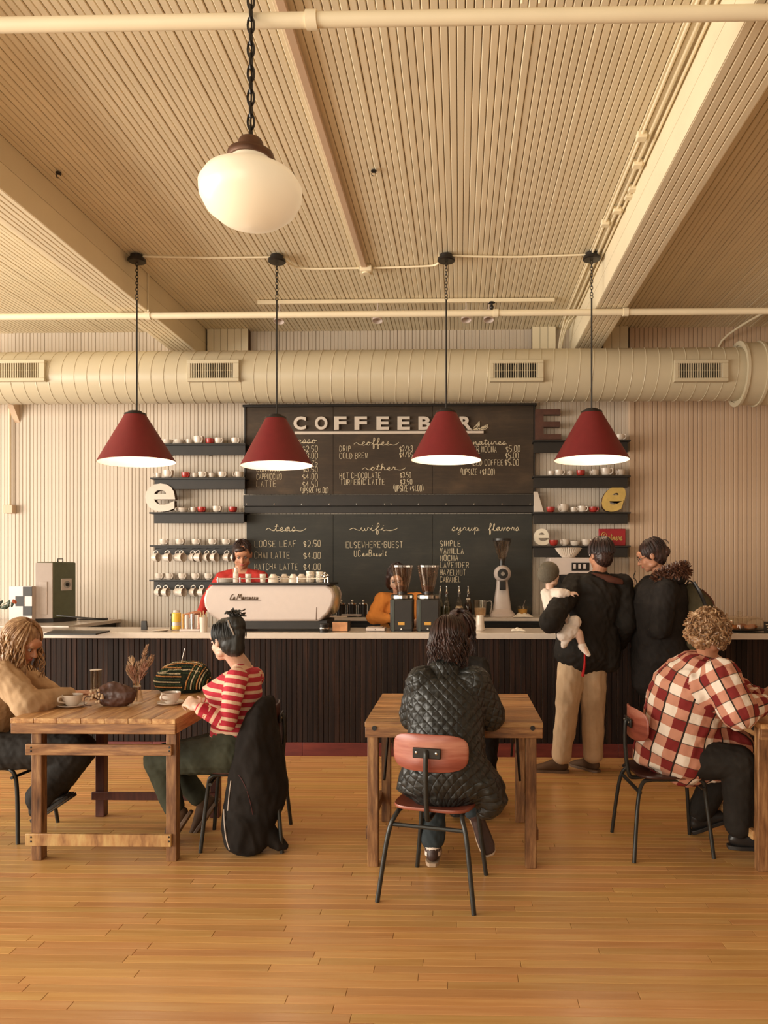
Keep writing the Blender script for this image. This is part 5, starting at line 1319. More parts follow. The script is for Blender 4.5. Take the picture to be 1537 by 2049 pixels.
def head_prims(mb, c, f, k=1.0, up=V((0, 0, 1)), jaw=1.0):
    s, f, u = frame(f, up); R3 = Matrix((s, f, u)).transposed(); q = lambda a, b, d: c+(s*a+f*b+u*d)*k
    def B(a, b, d, r): mb.ball(q(a, b, d), V(r)*k, 18, 12, rot=R3)
    B(0, -.012, .018, (.076, .096, .095)); B(0, .028, -.035, (.060, .062, .072)); B(0, .050, -.078, (.040*jaw, .036, .030)); B(0, .068, -.092, (.020, .018, .016))
    for sg in (-1, 1):
        B(sg*.034, .052, -.032, (.026, .026, .026)); B(sg*.076, -.012, -.008, (.009, .017, .030)); B(sg*.080, -.018, .004, (.006, .013, .018)); B(sg*.045, .01, -.07, (.022, .035, .022))
        B(sg*.028, .078, .026, (.024, .011, .008))
    capsule(mb, q(0, .086, .012), q(0, .108, -.024), .0085*k, .0125*k, 10)
    for sg in (-1, 1): B(sg*.011, .096, -.028, (.008, .009, .007))
    B(0, .084, -.052, (.020, .012, .008)); B(0, .082, -.062, (.018, .011, .007)); B(0, .076, .04, (.05, .02, .03))
    return s, f, u, q, R3
def face_parts(body, q, s, f, u, R3, k=1.0, closed=False, browm=None):
    for sg in (-1, 1):
        e = MB(); e.ball(q(sg*.030, .0765, .006), V((.0125, .0095, .0085 if not closed else .005))*k, 12, 8, rot=R3); e.build('eye', eyew, body, True, smooth=80)
        MB().ball(q(sg*.030, .084, .003), V((.0055, .004, .0055))*k, 10, 6, rot=R3).build('iris', irism, body, True, smooth=80)
        MB().tube(cat([q(sg*.014, .091, .024), q(sg*.03, .091, .030), q(sg*.047, .078, .026)], 4), .0035*k, 6).build('eyebrow', browm or irism, body, True)
        MB().tube(cat([q(sg*.018, .0865, .010), q(sg*.03, .0885, .0135), q(sg*.043, .079, .009)], 4), .002*k, 5).build('eyelash', irism, body, True)
    MB().loft([(q(-.021, .085, -.057), u*.001*k, f*.001*k), (q(-.010, .0935, -.0555), u*.0065*k, f*.005*k), (q(0, .0955, -.057), u*.007*k, f*.005*k), (q(.010, .0935, -.0555), u*.0065*k, f*.005*k), (q(.021, .085, -.057), u*.001*k, f*.001*k)], 10).build('lips', lipm, body, True, smooth=80)
def person(label, J, skinm, hL=None, hR=None, head=1.0, face=False, kw=1.0, browm=None, bare=False, root=None, voxel=.006):
    """J: joints. builds Empty person > body"""
    r = thing('person', label, 'person', root if root is not None else (J['pelvis'].x, J['pelvis'].y, 0))
    mb = MB(); torso(mb, J, -.012, kw, kw)
    s, f, u, q, R3 = head_prims(mb, J['head'], J['hf'], head, J.get('hup', V((0, 0, 1))))
    capsule(mb, J['neck'], J['head']-u*.06*head-f*.02*head, .056*head, .050*head)
    for S in 'LR':
        chain(mb, [J['neck']-V((0, 0, .02)), J['sh'+S]], [.055*head, .050*kw]); chain(mb, [J['sh'+S], J['el'+S], J['wr'+S]], [.048*kw, .036*kw, .025])
        chain(mb, [J['hip'+S], J['kn'+S], J['an'+S]], [.078*kw, .052*kw, .036])
        h = hL if S == 'L' else hR
        if h: hand(mb, J['wr'+S], *h)
    me = remeshed(mb, voxel, 1, 'body'); o = link_mesh('body', me, skinm, r, True)
    if face: face_parts(r, q, s, f, u, R3, head, browm=browm)
    return r, (s, f, u, q, R3)
def top(r, J, m, infl=.022, kw=1.0, kd=1.0, sl=(.062, .05, .038), extra=None, folds=(.004, 9), voxel=.008, name='sweater', t0=-1, t1=.95, bust=0, per=None, seed=0, smooth=3, sleeves='LR'):
    mb = MB(); torso(mb, J, infl, kw, kd, t0, t1, bust)
    for S in sleeves:
        w = J['el'+S].lerp(J['wr'+S], .93)
        capsule(mb, J['neck'].lerp(J['sh'+S], .3)-V((0, 0, .015)), J['sh'+S], .055, sl[0]+.004); chain(mb, [J['sh'+S], J['el'+S], w], list(sl))
    if extra: extra(mb)
    me = remeshed(mb, voxel, smooth, name, folds, seed)
    bones = [(J['pelvis'], J['neck'], .17*kw, 0, (J['shL']-J['shR']))]
    for S in 'LR':
        L1 = (J['el'+S]-J['sh'+S]).length
        bones += [(J['sh'+S], J['el'+S], sl[0], .2, (0.1, 1, .2)), (J['el'+S], J['wr'+S], sl[1], .2+L1, (0.1, 1, .2))]
    if per: bones = [(a, b, max(1, round(2*pi*c_/per))*per/(2*pi), d_, e) for a, b, c_, d_, e in bones]
    wrap_uv(me, [(tuple(a), tuple(b), c_, d_, tuple(e)) for a, b, c_, d_, e in bones])
    o = link_mesh(name, me, m, r, True); return o
def trousers(r, J, m, rs=(.105, .078, .058), infl=.0, kw=1.0, folds=(.004, 10), name='trousers', seed=0, extra=None, voxel=.008):
    mb = MB(); ax = (J['neck']-J['pelvis']).normalized()
    sd = (J['hipL']-J['hipR']).normalized(); fw = sd.cross(ax)
    mb.loft([(J['pelvis']-ax*.06, sd*(.17*kw), fw*.13*kw), (J['pelvis']+ax*.02, sd*(.175*kw), fw*.13*kw), (J['pelvis']+ax*.10, sd*(.155*kw), fw*.115*kw)], 24)
    for S in 'LR':
        e = J['kn'+S].lerp(J['an'+S], .86); chain(mb, [J['hip'+S], J['kn'+S], e], list(rs))
    if extra: extra(mb)
    me = remeshed(mb, voxel, 3, name, folds, seed)
    bones = []
    for S in 'LR': bones += [(J['hip'+S], J['kn'+S], rs[0], 0, (0.1, .3, 1)), (J['kn'+S], J['an'+S], rs[1], .4, (.3, 1, .1))]
    wrap_uv(me, [(tuple(a), tuple(b), c_, d_, tuple(e)) for a, b, c_, d_, e in bones])
    return link_mesh(name, me, m, r, True)
def shoe(r, an, toe, m, solem, k=1.0, up=None):
    an = V(an); toe = V(toe); d = (toe-an); 
    up = V(up) if up is not None else V((0, 0, 1))
    f = (d-up*d.dot(up)); f = f.normalized() if f.length > .02 else d.normalized(); s = up.cross(f).normalized()
    base = an-up*.075*k-f*.035*k; L = .25*k; mb = MB(); z = lambda h: up*h*k
    rings = [(base+z(.05), s*.028*k, up*.03*k), (base+f*.03*k+z(.055), s*.036*k, up*.045*k), (base+f*.08*k+z(.052), s*.038*k, up*.045*k), (base+f*.15*k+z(.035), s*.043*k, up*.030*k), (base+f*.20*k+z(.026), s*.043*k, up*.022*k), (base+f*.235*k+z(.02), s*.032*k, up*.014*k)]
    mb.loft(rings, 18); capsule(mb, an, base+f*.045*k+z(.06), .042*k, .036*k)
    me = remeshed(mb, .008, 2, 'shoe'); o = link_mesh('shoe', me, m, r, True)
    sb = MB(); pr = []
    for (t, w_) in ((-.02, .018), (0, .030), (.04, .037), (.09, .034), (.15, .044), (.2, .044), (.235, .034), (.25, .018)): pr.append((t, w_))
    out = [base+f*t*k+s*w_*k for t, w_ in pr]+[base+f*t*k-s*w_*k for t, w_ in pr[::-1]]
    n = len(out); sb.add([p+up*0 for p in out]+[p+up*.02*k for p in out], [tuple(range(n))[::-1], tuple(range(n, 2*n))]+[(i, (i+1) % n, n+(i+1) % n, n+i) for i in range(n)])
    sb.build('sole', solem, o, True, bev=.003); return o
def hairmat(name, a, b, c, sc=(60, 60, 6)):
    m, N, L, bs = newmat(name); nt = m.node_tree
    f = noise_node(nt, coord(nt, sc), 1.0, 4, .6); L.new(ramp(nt, f, [(.3, a), (.5, b), (.72, c)]), bs.inputs['Base Color'])
    bs.inputs['Roughness'].default_value = .42; bump(nt, bs, f, .4, .004); return m
def cap_hair(r, H, m, k=1.0, extra=None, back=.0, folds=(.003, 28, (1, 1, .35)), front=True, R=(.087, .102, .098), off=(-.026, .030)):
    s, f, u, q, R3 = H; mb = MB()
    mb.ball(q(0, off[0]-back, off[1]), V(R)*k, 22, 14, rot=R3)
    mb.ball(q(0, -.05, -.02), V((.074, .066, .085))*k, 18, 12, rot=R3)
    if extra: extra(mb, q, s, f, u, R3)
    me = remeshed(mb, .007, 1, 'hair', folds, 3); return link_mesh('hair', me, m, r, True)
def strands(r, H, m, n, seed, Rk=1.0, rad=.0045, L=0.0, wave=.0, th0=.25, th1=1.7, sector=(0.9, 2*pi-.9), part=0, grav=V((0, 0, -1)), wl=9, name='hair_strands', spread=.0, k=1.0):
    s, f, u, q, R3 = H; rr = random.Random(seed); mb = MB()
    for i in range(n):
        ph = sector[0]+(sector[1]-sector[0])*(i+rr.random())/n; pts = []; tmax = th1+rr.uniform(-.12, .12)
        a_ = rr.uniform(.95, 1.08)
        for j in range(7):
            th = th0+(tmax-th0)*j/6; d = (f*cos(ph)+s*sin(ph))*sin(th); 
            pts.append(q(0, -.026, .030)+(f*cos(ph)*.104+s*sin(ph)*.089)*sin(th)*Rk*a_*k+u*cos(th)*.102*Rk*a_*k)
        if L > 0:
            p = pts[-1].copy(); out = (f*cos(ph)+s*sin(ph)); l = L*rr.uniform(.75, 1.1); px0 = rr.uniform(0, 6)
            for j in range(1, 9):
                w_ = wave*sin(px0+j*wl/8.0)*min(1, j/3); pts.append(p+grav*l*j/8+out*(w_+spread*j/8)+s*wave*.7*cos(px0+j*wl/8.0))
        mb.tube(cat(pts, 2), lambda t, rad=rad: rad*(1-.65*t), 5)
    return mb.build(name, m, r, True, smooth=80, kind='stuff')
def fabric(name, c, rough=.85, var=.15, ns=40, bmp=.25, spec=.2, scl=140):
    m, N, L, b = newmat(name); nt = m.node_tree
    f = noise_node(nt, coord(nt), ns*.2, 4); g = noise_node(nt, coord(nt), scl, 2)
    L.new(ramp(nt, f, [(.3, scalec(c, 1-var)), (.7, scalec(c, 1+var))]), b.inputs['Base Color']); b.inputs['Roughness'].default_value = rough
    b.inputs['Specular IOR Level'].default_value = spec; bump(nt, b, g, bmp, .002); return m
def wrapnode(nt):
    a = nt.nodes.new('ShaderNodeAttribute'); a.attribute_name = 'wrap'; sp = nt.nodes.new('ShaderNodeSeparateXYZ'); nt.links.new(a.outputs['Vector'], sp.inputs[0]); return sp.outputs
def legs_std(J, w=.09):
    sd = (J['shL']-J['shR']); sd.z = 0; sd.normalize()
    J['hipL'] = J['pelvis']+sd*w-V((0, 0, .02)); J['hipR'] = J['pelvis']-sd*w-V((0, 0, .02))
# materials for clothes
blk = fabric('black_cloth', (.021, .0175, .0145), .8, .25); blk2 = fabric('black_wool', (.018, .0145, .0125), .9, .3)
beige = fabric('beige_sweatshirt', (.46, .30, .17), .9, .1, bmp=.35); denimg = fabric('green_grey_jeans', (.055, .058, .038), .8, .25)
denimb = fabric('blue_jeans', (.035, .045, .05), .8, .3); khaki = fabric('khaki_cotton', (.56, .40, .25), .8, .12)
shoeb = fabric('brown_suede', (.10, .055, .03), .7, .2); solew = plain('pale_sole', (.42, .30, .2), .6); soleb = plain('brown_sole', (.14, .08, .045), .6)
shoek = plain('black_leather', (.02, .018, .017), .4, var=.2); whitec = fabric('white_cotton', (.80, .68, .58), .9, .05)
redt = fabric('red_shirt', (.42, .035, .028), .85, .12); orng = fabric('orange_knit', (.66, .25, .055), .9, .1, bmp=.5)
# striped sweater
strp, N, L, b = newmat('red_striped_knit'); nt = strp.node_tree; wu = wrapnode(nt)
fr = mth(nt, 'FRACT', mth(nt, 'DIVIDE', wu[1], .047)); st_ = mth(nt, 'LESS_THAN', fr, .40)
okr = mth(nt, 'LESS_THAN', mth(nt, 'ABSOLUTE', mth(nt, 'SUBTRACT', wu[1], .40)), .34)
L.new(mixc(nt, mth(nt, 'MULTIPLY', st_, mth(nt, 'GREATER_THAN', wu[1], .035)), (.48, .025, .045), (.78, .52, .36)), b.inputs['Base Color']); b.inputs['Roughness'].default_value = .9
bump(nt, b, noise_node(nt, coord(nt), 160, 2), .4, .002)
# plaid flannel
pld, N, L, b = newmat('plaid_flannel'); nt = pld.node_tree; wu = wrapnode(nt); per = .118
fu = mth(nt, 'FRACT', mth(nt, 'DIVIDE', mth(nt, 'ADD', wu[0], 5.0), per)); fv = mth(nt, 'FRACT', mth(nt, 'DIVIDE', mth(nt, 'ADD', wu[1], 5.03), per))
a_ = mth(nt, 'LESS_THAN', fu, .5); b_ = mth(nt, 'LESS_THAN', fv, .5)
two = mth(nt, 'ADD', a_, b_)
colp = mixc(nt, mth(nt, 'GREATER_THAN', two, .5), (.86, .74, .62), (.58, .27, .18)); colp = mixc(nt, mth(nt, 'GREATER_THAN', two, 1.5), colp, (.22, .028, .026))
ln = mth(nt, 'LESS_THAN', mth(nt, 'ABSOLUTE', mth(nt, 'SUBTRACT', fu, .5)), .035); ln2 = mth(nt, 'LESS_THAN', mth(nt, 'ABSOLUTE', mth(nt, 'SUBTRACT', fv, .5)), .022)
colp = mixc(nt, mth(nt, 'MAXIMUM', ln, mth(nt, 'MULTIPLY', ln2, .75)), colp, (.035, .025, .02))
L.new(colp, b.inputs['Base Color']); b.inputs['Roughness'].default_value = .95; b.inputs['Specular IOR Level'].default_value = .15; bump(nt, b, noise_node(nt, coord(nt), 120, 2), .3, .002)
# quilted coat
qlt, N, L, b = newmat('quilted_black_nylon'); nt = qlt.node_tree; wu = wrapnode(nt); pq = .055
d1 = mth(nt, 'ABSOLUTE', mth(nt, 'SUBTRACT', mth(nt, 'FRACT', mth(nt, 'DIVIDE', mth(nt, 'ADD', wu[0], wu[1]), pq)), .5))
d2 = mth(nt, 'ABSOLUTE', mth(nt, 'SUBTRACT', mth(nt, 'FRACT', mth(nt, 'DIVIDE', mth(nt, 'ADD', mth(nt, 'SUBTRACT', wu[0], wu[1]), 7.0), pq)), .5))
hq = mth(nt, 'MINIMUM', mth(nt, 'SUBTRACT', .5, d1), mth(nt, 'SUBTRACT', .5, d2)); hq = mth(nt, 'POWER', mth(nt, 'MULTIPLY', hq, 2.0), .5)
L.new(mixc(nt, hq, (.011, .011, .010), (.024, .025, .022)), b.inputs['Base Color']); b.inputs['Roughness'].default_value = .42; bump(nt, b, hq, .6, .009)
# hair colours
hdark = hairmat('dark_hair', (.010, .010, .009), (.016, .015, .013), (.035, .033, .028)); hbrown = hairmat('brown_hair', (.018, .010, .008), (.035, .016, .012), (.08, .032, .022))
hblond = hairmat('blonde_hair', (.14, .065, .03), (.34, .19, .09), (.60, .40, .22), (45, 45, 5)); hcurl = hairmat('curly_blonde_hair', (.10, .045, .02), (.32, .17, .08), (.60, .42, .24), (30, 30, 30))
# ---- A: blonde woman, left table
J = dict(f=(.97, .2, 0), pelvis=P(-42, 1490, 4.55), neck=P(20, 1338, 4.55), head=P(46, 1288, 4.5), hf=V((.84, -.12, -.50)),
 shR=P(8, 1352, 4.38), shL=P(35, 1348, 4.75), elR=P(58, 1412, 4.30), wrR=P(140, 1390, 4.52), elL=P(108, 1400, 4.86), wrL=P(150, 1400, 4.95),
 knR=P(155, 1502, 4.38), anR=P(70, 1610, 4.42), knL=P(160, 1500, 4.64), anL=P(85, 1606, 4.68), bend=.05); legs_std(J)
r, H = person('blonde woman in a beige sweatshirt looking down at the left table', J, sk2, hL=((1, 0, -.1), (0, 0, 1), .5, 1, .1, 1), hR=((.9, .12, .12), (-.1, -.2, 1), .45, 1, .1, 1), face=True, browm=hblond)
top(r, J, beige, .03, 1.1, 1.15, (.085, .082, .05), folds=(.007, 8), name='sweatshirt', seed=2)
trousers(r, J, blk, (.115, .10, .085), seed=4)
for S in 'LR': shoe(r, J['an'+S], J['an'+S]+V((.12, 0, -.07)), shoek, shoek, up=(-.4, 0, 1))
cap_hair(r, H, hblond, extra=lambda mb, q, s, f, u, R3: [chain(mb, [q(sg*.07, .0, .02), q(sg*.08, .0, -.08), q(sg*.078, -.02, -.15)], [.035, .034, .02]) for sg in (-1, 1)])
strands(r, H, hblond, 120, 4, 1.06, .0075, .20, .017, th1=1.55, sector=(.75, 2*pi-.75), spread=.012)
# ---- B: woman in striped sweater
J = dict(f=(-.88, .47, 0), pelvis=P(466, 1494, 4.4), neck=P(484, 1334, 4.42), head=P(452, 1281, 4.36), hf=V((-.80, .52, -.22)),
 shL=P(474, 1358, 4.25), shR=P(508, 1356, 4.58), elL=P(455, 1446, 4.18), wrL=P(400, 1418, 4.16), elR=P(470, 1430, 4.70), wrR=P(415, 1404, 4.62),
 knL=P(318, 1520, 4.40), anL=P(352, 1628, 4.40), knR=P(330, 1516, 4.62), anR=P(408, 1605, 4.62)); legs_std(J)
r, H = person('woman in a red and cream striped sweater with dark pinned-up hair, left table', J, sk3, hL=((-.75, .3, .35), (-.2, -.6, .75), 1.15, 1, .05, 1), hR=((-1, .1, 0), (0, 0, 1), .7, 1, .1, 1), face=True)
top(r, J, strp, .012, .95, 1.08, (.060, .05, .038), bust=.03, folds=(.004, 9), seed=5, t0=-.2)
redk = fabric('red_knit_cuff', (.45, .022, .04), .9); mb = MB(); w0 = J['elL'].lerp(J['wrL'], .55); w1_ = J['elL'].lerp(J['wrL'], .98)
mb.cyl(w0, w1_, .044, .037, n=20); mb.build('cuff', redk, r, True, smooth=60)
trousers(r, J, denimg, (.115, .088, .060), seed=7, kw=1.05)
shoe(r, J['anL'], J['anL']+V((-.06, -.02, -.13)), shoeb, soleb, 1.15, up=(-.75, 0, .5)); shoe(r, J['anR'], J['anR']+V((-.10, -.02, -.12)), shoeb, soleb, 1.15, up=(-.75, 0, .45))
def bun(mb, q, s, f, u, R3):
    mb.ball(q(.0, -.10, .07), (.06, .055, .06), 12, 8); mb.ball(q(0, -.115, .02), (.035, .035, .05), 12, 8); chain(mb, [q(0, -.075, -.06), q(0, -.10, .02)], [.05, .045])
cap_hair(r, H, hdark, extra=bun)
strands(r, H, hdark, 70, 9, 1.02, .0035, th0=.9, th1=1.9, sector=(1.0, 2*pi-1.0))
s_, f_, u_, q, R3 = H; mb = MB(); rr = random.Random(4)
for i in range(26):
    p = q(rr.uniform(-.02, .02), -.10+rr.uniform(-.02, .02), .11); a = rr.uniform(-1, 1); e = p+V((a*.035, rr.uniform(-.02, .02), rr.uniform(.0, .045)))
    mb.tube(cat([p, (p+e)/2+V((rr.uniform(-.02, .02), 0, .02)), e, e+V((rr.uniform(-.03, .03), 0, rr.uniform(-.02, .02)))], 3), .0045, 5)
mb.build('hair_wisps', hdark, r, True, kind='stuff')
MB().tube(cat([q(.045, -.10, .10), q(.058, -.125, .06), q(.045, -.13, .01)], 4), .005, 6).build('claw_clip', plain('clip_metal', (.5, .42, .36), .25, metal=.6), r, True)
# ---- C: quilted coat, middle
J = dict(f=(0, 1, 0), pelvis=P(893, 1560, 3.74), neck=P(892, 1350, 3.95), head=P(897, 1288, 3.98), hf=V((-.12, .9, -.38)),
 shL=P(846, 1368, 3.88), shR=P(948, 1368, 3.88), elL=P(832, 1430, 3.94), wrL=P(868, 1418, 4.26), elR=P(978, 1430, 3.94), wrR=P(930, 1418, 4.26),
 knL=P(868, 1542, 4.13), anL=P(866, 1698, 4.02), knR=P(938, 1545, 4.13), anR=P(952, 1628, 3.98), bend=.02); legs_std(J)
r, H = person('person in a long black quilted coat seen from behind at the middle table', J, sk2, hL=((.5, .8, -.05), (0, 0, 1), .6, 1, .1, -1), hR=((-.5, .8, -.05), (0, 0, 1), .6, 1, .1, 1))
def skirt(mb):
    c = J['pelvis']
    mb.loft([(c+V((.0, -.0, .10)), V((.205, 0, 0)), V((0, .155, 0))), (c+V((.02, .02, -.0)), V((.26, 0, 0)), V((0, .17, 0))), (c+V((.025, .03, -.05)), V((.275, 0, 0)), V((0, .17, 0)))], 26)
    mb.loft([(c+V((.17, .0, .02)), V((.09, 0, 0)), V((0, .13, 0))), (c+V((.235, -.0, -.10)), V((.075, 0, 0)), V((0, .10, 0))), (c+V((.21, 0, -.16)), V((.06, 0, 0)), V((0, .07, 0)))], 16)
    mb.ball(J['neck']+V((-.01, -.04, .03)), (.085, .07, .06))
top(r, J, qlt, .035, 1.08, 1.05, (.088, .088, .06), extra=skirt, folds=(.005, 14), name='quilted_coat', seed=8, per=.055)
trousers(r, J, denimb, (.095, .078, .066), seed=9)
sneak = plain('maroon_sneaker', (.05, .025, .02), .5, var=.2)
shoe(r, J['anL'], J['anL']+V((0, .2, -.06)), sneak, solew, 1.05); shoe(r, J['anR'], J['anR']+V((.03, .05, -.12)), sneak, solew, 1.0, up=(0, -.8, .5))
MB().cyl(J['anL']+V((0, 0, -.03)), J['anL']+V((0, 0, .045)), .043, .041, n=16).build('sock', whitec, r, True)
cap_hair(r, H, hbrown, extra=lambda mb, q, s, f, u, R3: [mb.ball(q(.0, -.06, -.05), (.065, .045, .08), 12, 8)])
strands(r, H, hbrown, 190, 12, 1.05, .0055, .15, .011, th1=1.6, sector=(.8, 2*pi-.8))
# ---- D: across the middle table
J = dict(f=(0, -1, 0), pelvis=V((.03, 5.30, .56)), neck=P(918, 1318, 5.26), head=P(921, 1264, 5.2), hf=V((.05, -.85, -.5)),
 shR=V((-.12, 5.24, .93)), shL=V((.15, 5.24, .93)), elR=V((-.14, 5.12, .80)), wrR=V((-.04, 4.84, .835)), elL=V((.18, 5.12, .80)), wrL=V((.10, 4.84, .835)),
 knR=V((-.02, 4.93, .5)), anR=V((-.02, 4.98, .1)), knL=V((.18, 4.93, .5)), anL=V((.18, 4.98, .1))); legs_std(J)
r, H = person('dark-haired person on the far side of the middle table, mostly hidden', J, sk2, hL=((0, -1, -.1), (0, 0, 1), .5, 1, .1, 1), hR=((0, -1, -.1), (0, 0, 1), .5, 1, .1, 1), face=True)
top(r, J, blk, .01, .9, .95, (.055, .05, .04), name='jacket', seed=3); trousers(r, J, blk2, seed=4)
for S in 'LR': shoe(r, J['an'+S], J['an'+S]+V((0, -.2, -.05)), shoek, shoek)
cap_hair(r, H, hbrown, R=(.096, .108, .104)); strands(r, H, hbrown, 90, 13, 1.12, .005, .14, .008, th1=1.6, sector=(.8, 2*pi-.8))
# ---- E: tall man at the bar
J = dict(f=(-.15, 1, 0), pelvis=P(1166, 1306, 5.9), neck=P(1197, 1152, 5.86), head=P(1200, 1110, 5.88), hf=V((-.45, .88, -.1)),
 shL=P(1150, 1170, 5.84), shR=P(1244, 1172, 5.88), elL=P(1100, 1245, 5.50), wrL=P(1130, 1250, 5.80), elR=P(1254, 1248, 5.84), wrR=P(1238, 1290, 6.1),
 knL=P(1134, 1425, 5.9), anL=P(1123, 1524, 5.92), knR=P(1187, 1425, 5.94), anR=P(1187, 1522, 5.96)); legs_std(J, .08)
r, H = person('tall man in a black jacket and khaki trousers standing at the bar with a baby', J, sk2, hL=((.9, -.1, .0), (0, -1, .1), .9, 1, .05, 1), hR=((-.2, 1, .0), (0, 0, 1), .6, 1, .1, 1), face=True, browm=hbrown)
def jk(mb):
    c = J['pelvis']; mb.loft([(c+V((.02, 0, .20)), V((.23, 0, 0)), V((0, .16, 0))), (c+V((.02, 0, .0)), V((.225, 0, 0)), V((0, .16, 0))), (c+V((.06, 0, -.07)), V((.19, 0, 0)), V((0, .15, 0)))], 24)
    mb.ball(J['neck']+V((0, 0, .0)), (.09, .08, .045)); mb.loft([(c+V((.18, -.0, .2)), V((.10, 0, 0)), V((0, .13, 0))), (c+V((.19, -.0, .02)), V((.11, 0, 0)), V((0, .12, 0))), (c+V((.2, 0, -.10)), V((.09, 0, 0)), V((0, .11, 0)))], 16)
top(r, J, blk, .04, 1.12, 1.2, (.090, .080, .062), extra=jk, folds=(.007, 8), name='jacket', seed=11)
trousers(r, J, khaki, (.115, .088, .078), seed=12, folds=(.008, 4.5, (1, 1, .8)), kw=1.0)
shoe(r, J['anL'], J['anL']+V((-.2, .03, -.05)), shoeb, soleb, 1.15); shoe(r, J['anR'], J['anR']+V((-.12, .16, -.05)), shoeb, soleb, 1.15)
cap_hair(r, H, hbrown, folds=(.006, 40)); strands(r, H, hbrown, 110, 15, 1.04, .005, th0=.2, th1=1.8, sector=(.9, 2*pi-.9))
brn = fabric('brown_corduroy', (.12, .045, .03), .8); s_, f_, u_, q, R3 = H
MB().loft([(J['neck']+V((-.05, -.09, .02)), V((.02, 0, 0)), V((0, .03, 0))), (J['neck']+V((.05, -.10, -.02)), V((.0, 0, .03)), V((0, .022, 0))), (J['shR']+V((-.02, -.10, .03)), V((0, 0, .022)), V((0, .02, 0)))], 14).build('collar', brn, r, True, smooth=60)
a = PY(1170, 1308, 5.66); b_ = PY(1166, 1352, 5.68)
MB().tube(cat([a, (a+b_)/2+V((.005, -.01, 0)), b_], 4), lambda t: .010+.014*t, 8, flat=.5).build('red_strap', fabric('red_webbing', (.48, .02, .02)), r, True)
# ---- F: baby
hc = P(1100, 1150, 5.72); bp = P(1118, 1236, 5.66); bn = P(1100, 1180, 5.72)
bt = thing('person', 'baby in a grey knitted beanie and white clothes held on the man\u2019s arm', 'person', (bp.x, bp.y, bp.z-.3))
mb = MB(); s, f, u, q, R3 = head_prims(mb, hc, V((.8, .55, .05)), .80)
mb.loft([(bp, V((.07, 0, 0)), V((0, .06, 0))), ((bp+bn)/2, V((.072, 0, 0)), V((0, .06, 0))), (bn-V((0, 0, .03)), V((.06, 0, 0)), V((0, .05, 0)))], 18); capsule(mb, bn, hc-V((0, 0, .05)), .03, .032)
ahand = P(1139, 1187, 5.62); chain(mb, [bn+V((.03, -.02, -.03)), P(1122, 1188, 5.62), ahand], [.026, .022, .016]); hand(mb, ahand, V((1, -.1, .05)), V((0, -.6, .8)), .9, .5)
k1 = P(1158, 1268, 5.58); a1 = P(1165, 1290, 5.58); chain(mb, [bp, k1, a1], [.045, .034, .024]); chain(mb, [a1, P(1176, 1308, 5.54)], [.022, .014]); k2 = P(1128, 1275, 5.62); chain(mb, [bp, k2], [.045, .03])
link_mesh('body', remeshed(mb, .006, 1, 'body'), sk3, bt, True); face_parts(bt, q, s, f, u, R3, .8)
mb = MB(); mb.ball(q(0, -.012, .03), V((.092, .108, .098))*.8, 20, 12, rot=R3); mb.ball(q(0, -.03, .0), V((.09, .095, .08))*.8, 20, 12, rot=R3)
link_mesh('beanie', remeshed(mb, .006, 1, 'beanie', (.0025, 60)), fabric('grey_knit', (.13, .11, .08), .95, .2, bmp=.8, scl=60), bt, True)
mb = MB(); mb.loft([(bp, V((.088, 0, 0)), V((0, .078, 0))), ((bp+bn)/2, V((.088, 0, 0)), V((0, .076, 0))), (bn-V((0, 0, .02)), V((.07, 0, 0)), V((0, .06, 0)))], 18); chain(mb, [bn+V((.03, -.02, -.03)), P(1122, 1188, 5.62), P(1134, 1187, 5.62)], [.045, .04, .03])
link_mesh('white_top', remeshed(mb, .007, 2, 'top', (.004, 16)), whitec, bt, True)
mb = MB(); c = P(1140, 1262, 5.59); mb.ball(c, (.075, .055, .06)); mb.ball(P(1128, 1272, 5.59), (.05, .05, .045)); mb.ball(P(1150, 1245, 5.59), (.05, .05, .05)); chain(mb, [c, P(1128, 1292, 5.58)], [.05, .02])
link_mesh('romper', remeshed(mb, .007, 2, 'romper', (.005, 18)), whitec, bt, True)
mb = MB(); chain(mb, [a1-V((0, 0, .01)), P(1170, 1300, 5.57), P(1178, 1310, 5.54)], [.032, .026, .016]); link_mesh('sock', remeshed(mb, .006, 1), whitec, bt, True)
# ---- G: woman with fur hood and backpack
J = dict(f=(-.95, .3, 0), pelvis=P(1322, 1310, 5.9), neck=P(1322, 1156, 5.86), head=P(1302, 1112, 5.84), hf=V((-.86, .25, -.42)),
 shL=P(1335, 1182, 5.66), shR=P(1305, 1178, 6.0), elL=P(1322, 1258, 5.62), wrL=P(1286, 1264, 5.90), elR=P(1290, 1250, 6.08), wrR=P(1268, 1275, 6.15),
 knL=P(1322, 1425, 5.85), anL=P(1326, 1528, 5.88), knR=P(1300, 1425, 6.0), anR=P(1300, 1520, 6.05)); legs_std(J)
r, H = person('woman with pinned dark hair in a black fur-hooded coat wearing a backpack', J, sk2, hL=((-1, .2, 0), (0, 0, 1), .6, 1, .1, 1), hR=((-.8, .5, .0), (0, 0, 1), .6, 1, .1, 1), face=True)
def ct(mb):
    c = J['pelvis']; mb.loft([(c+V((0, 0, .25)), V((.20, 0, 0)), V((0, .2, 0))), (c+V((0, 0, 0)), V((.23, 0, 0)), V((0, .22, 0))), (c+V((-.0, 0, -.25)), V((.22, 0, 0)), V((0, .2, 0)))], 24); mb.ball(J['neck'], (.08, .08, .06))
top(r, J, blk2, .05, 1.25, 1.5, (.09, .078, .058), extra=ct, folds=(.006, 9), name='coat', seed=13)
trousers(r, J, blk, (.10, .08, .065)); 
for S in 'LR': shoe(r, J['an'+S], J['an'+S]+V((-.2, .05, -.05)), shoek, shoek)
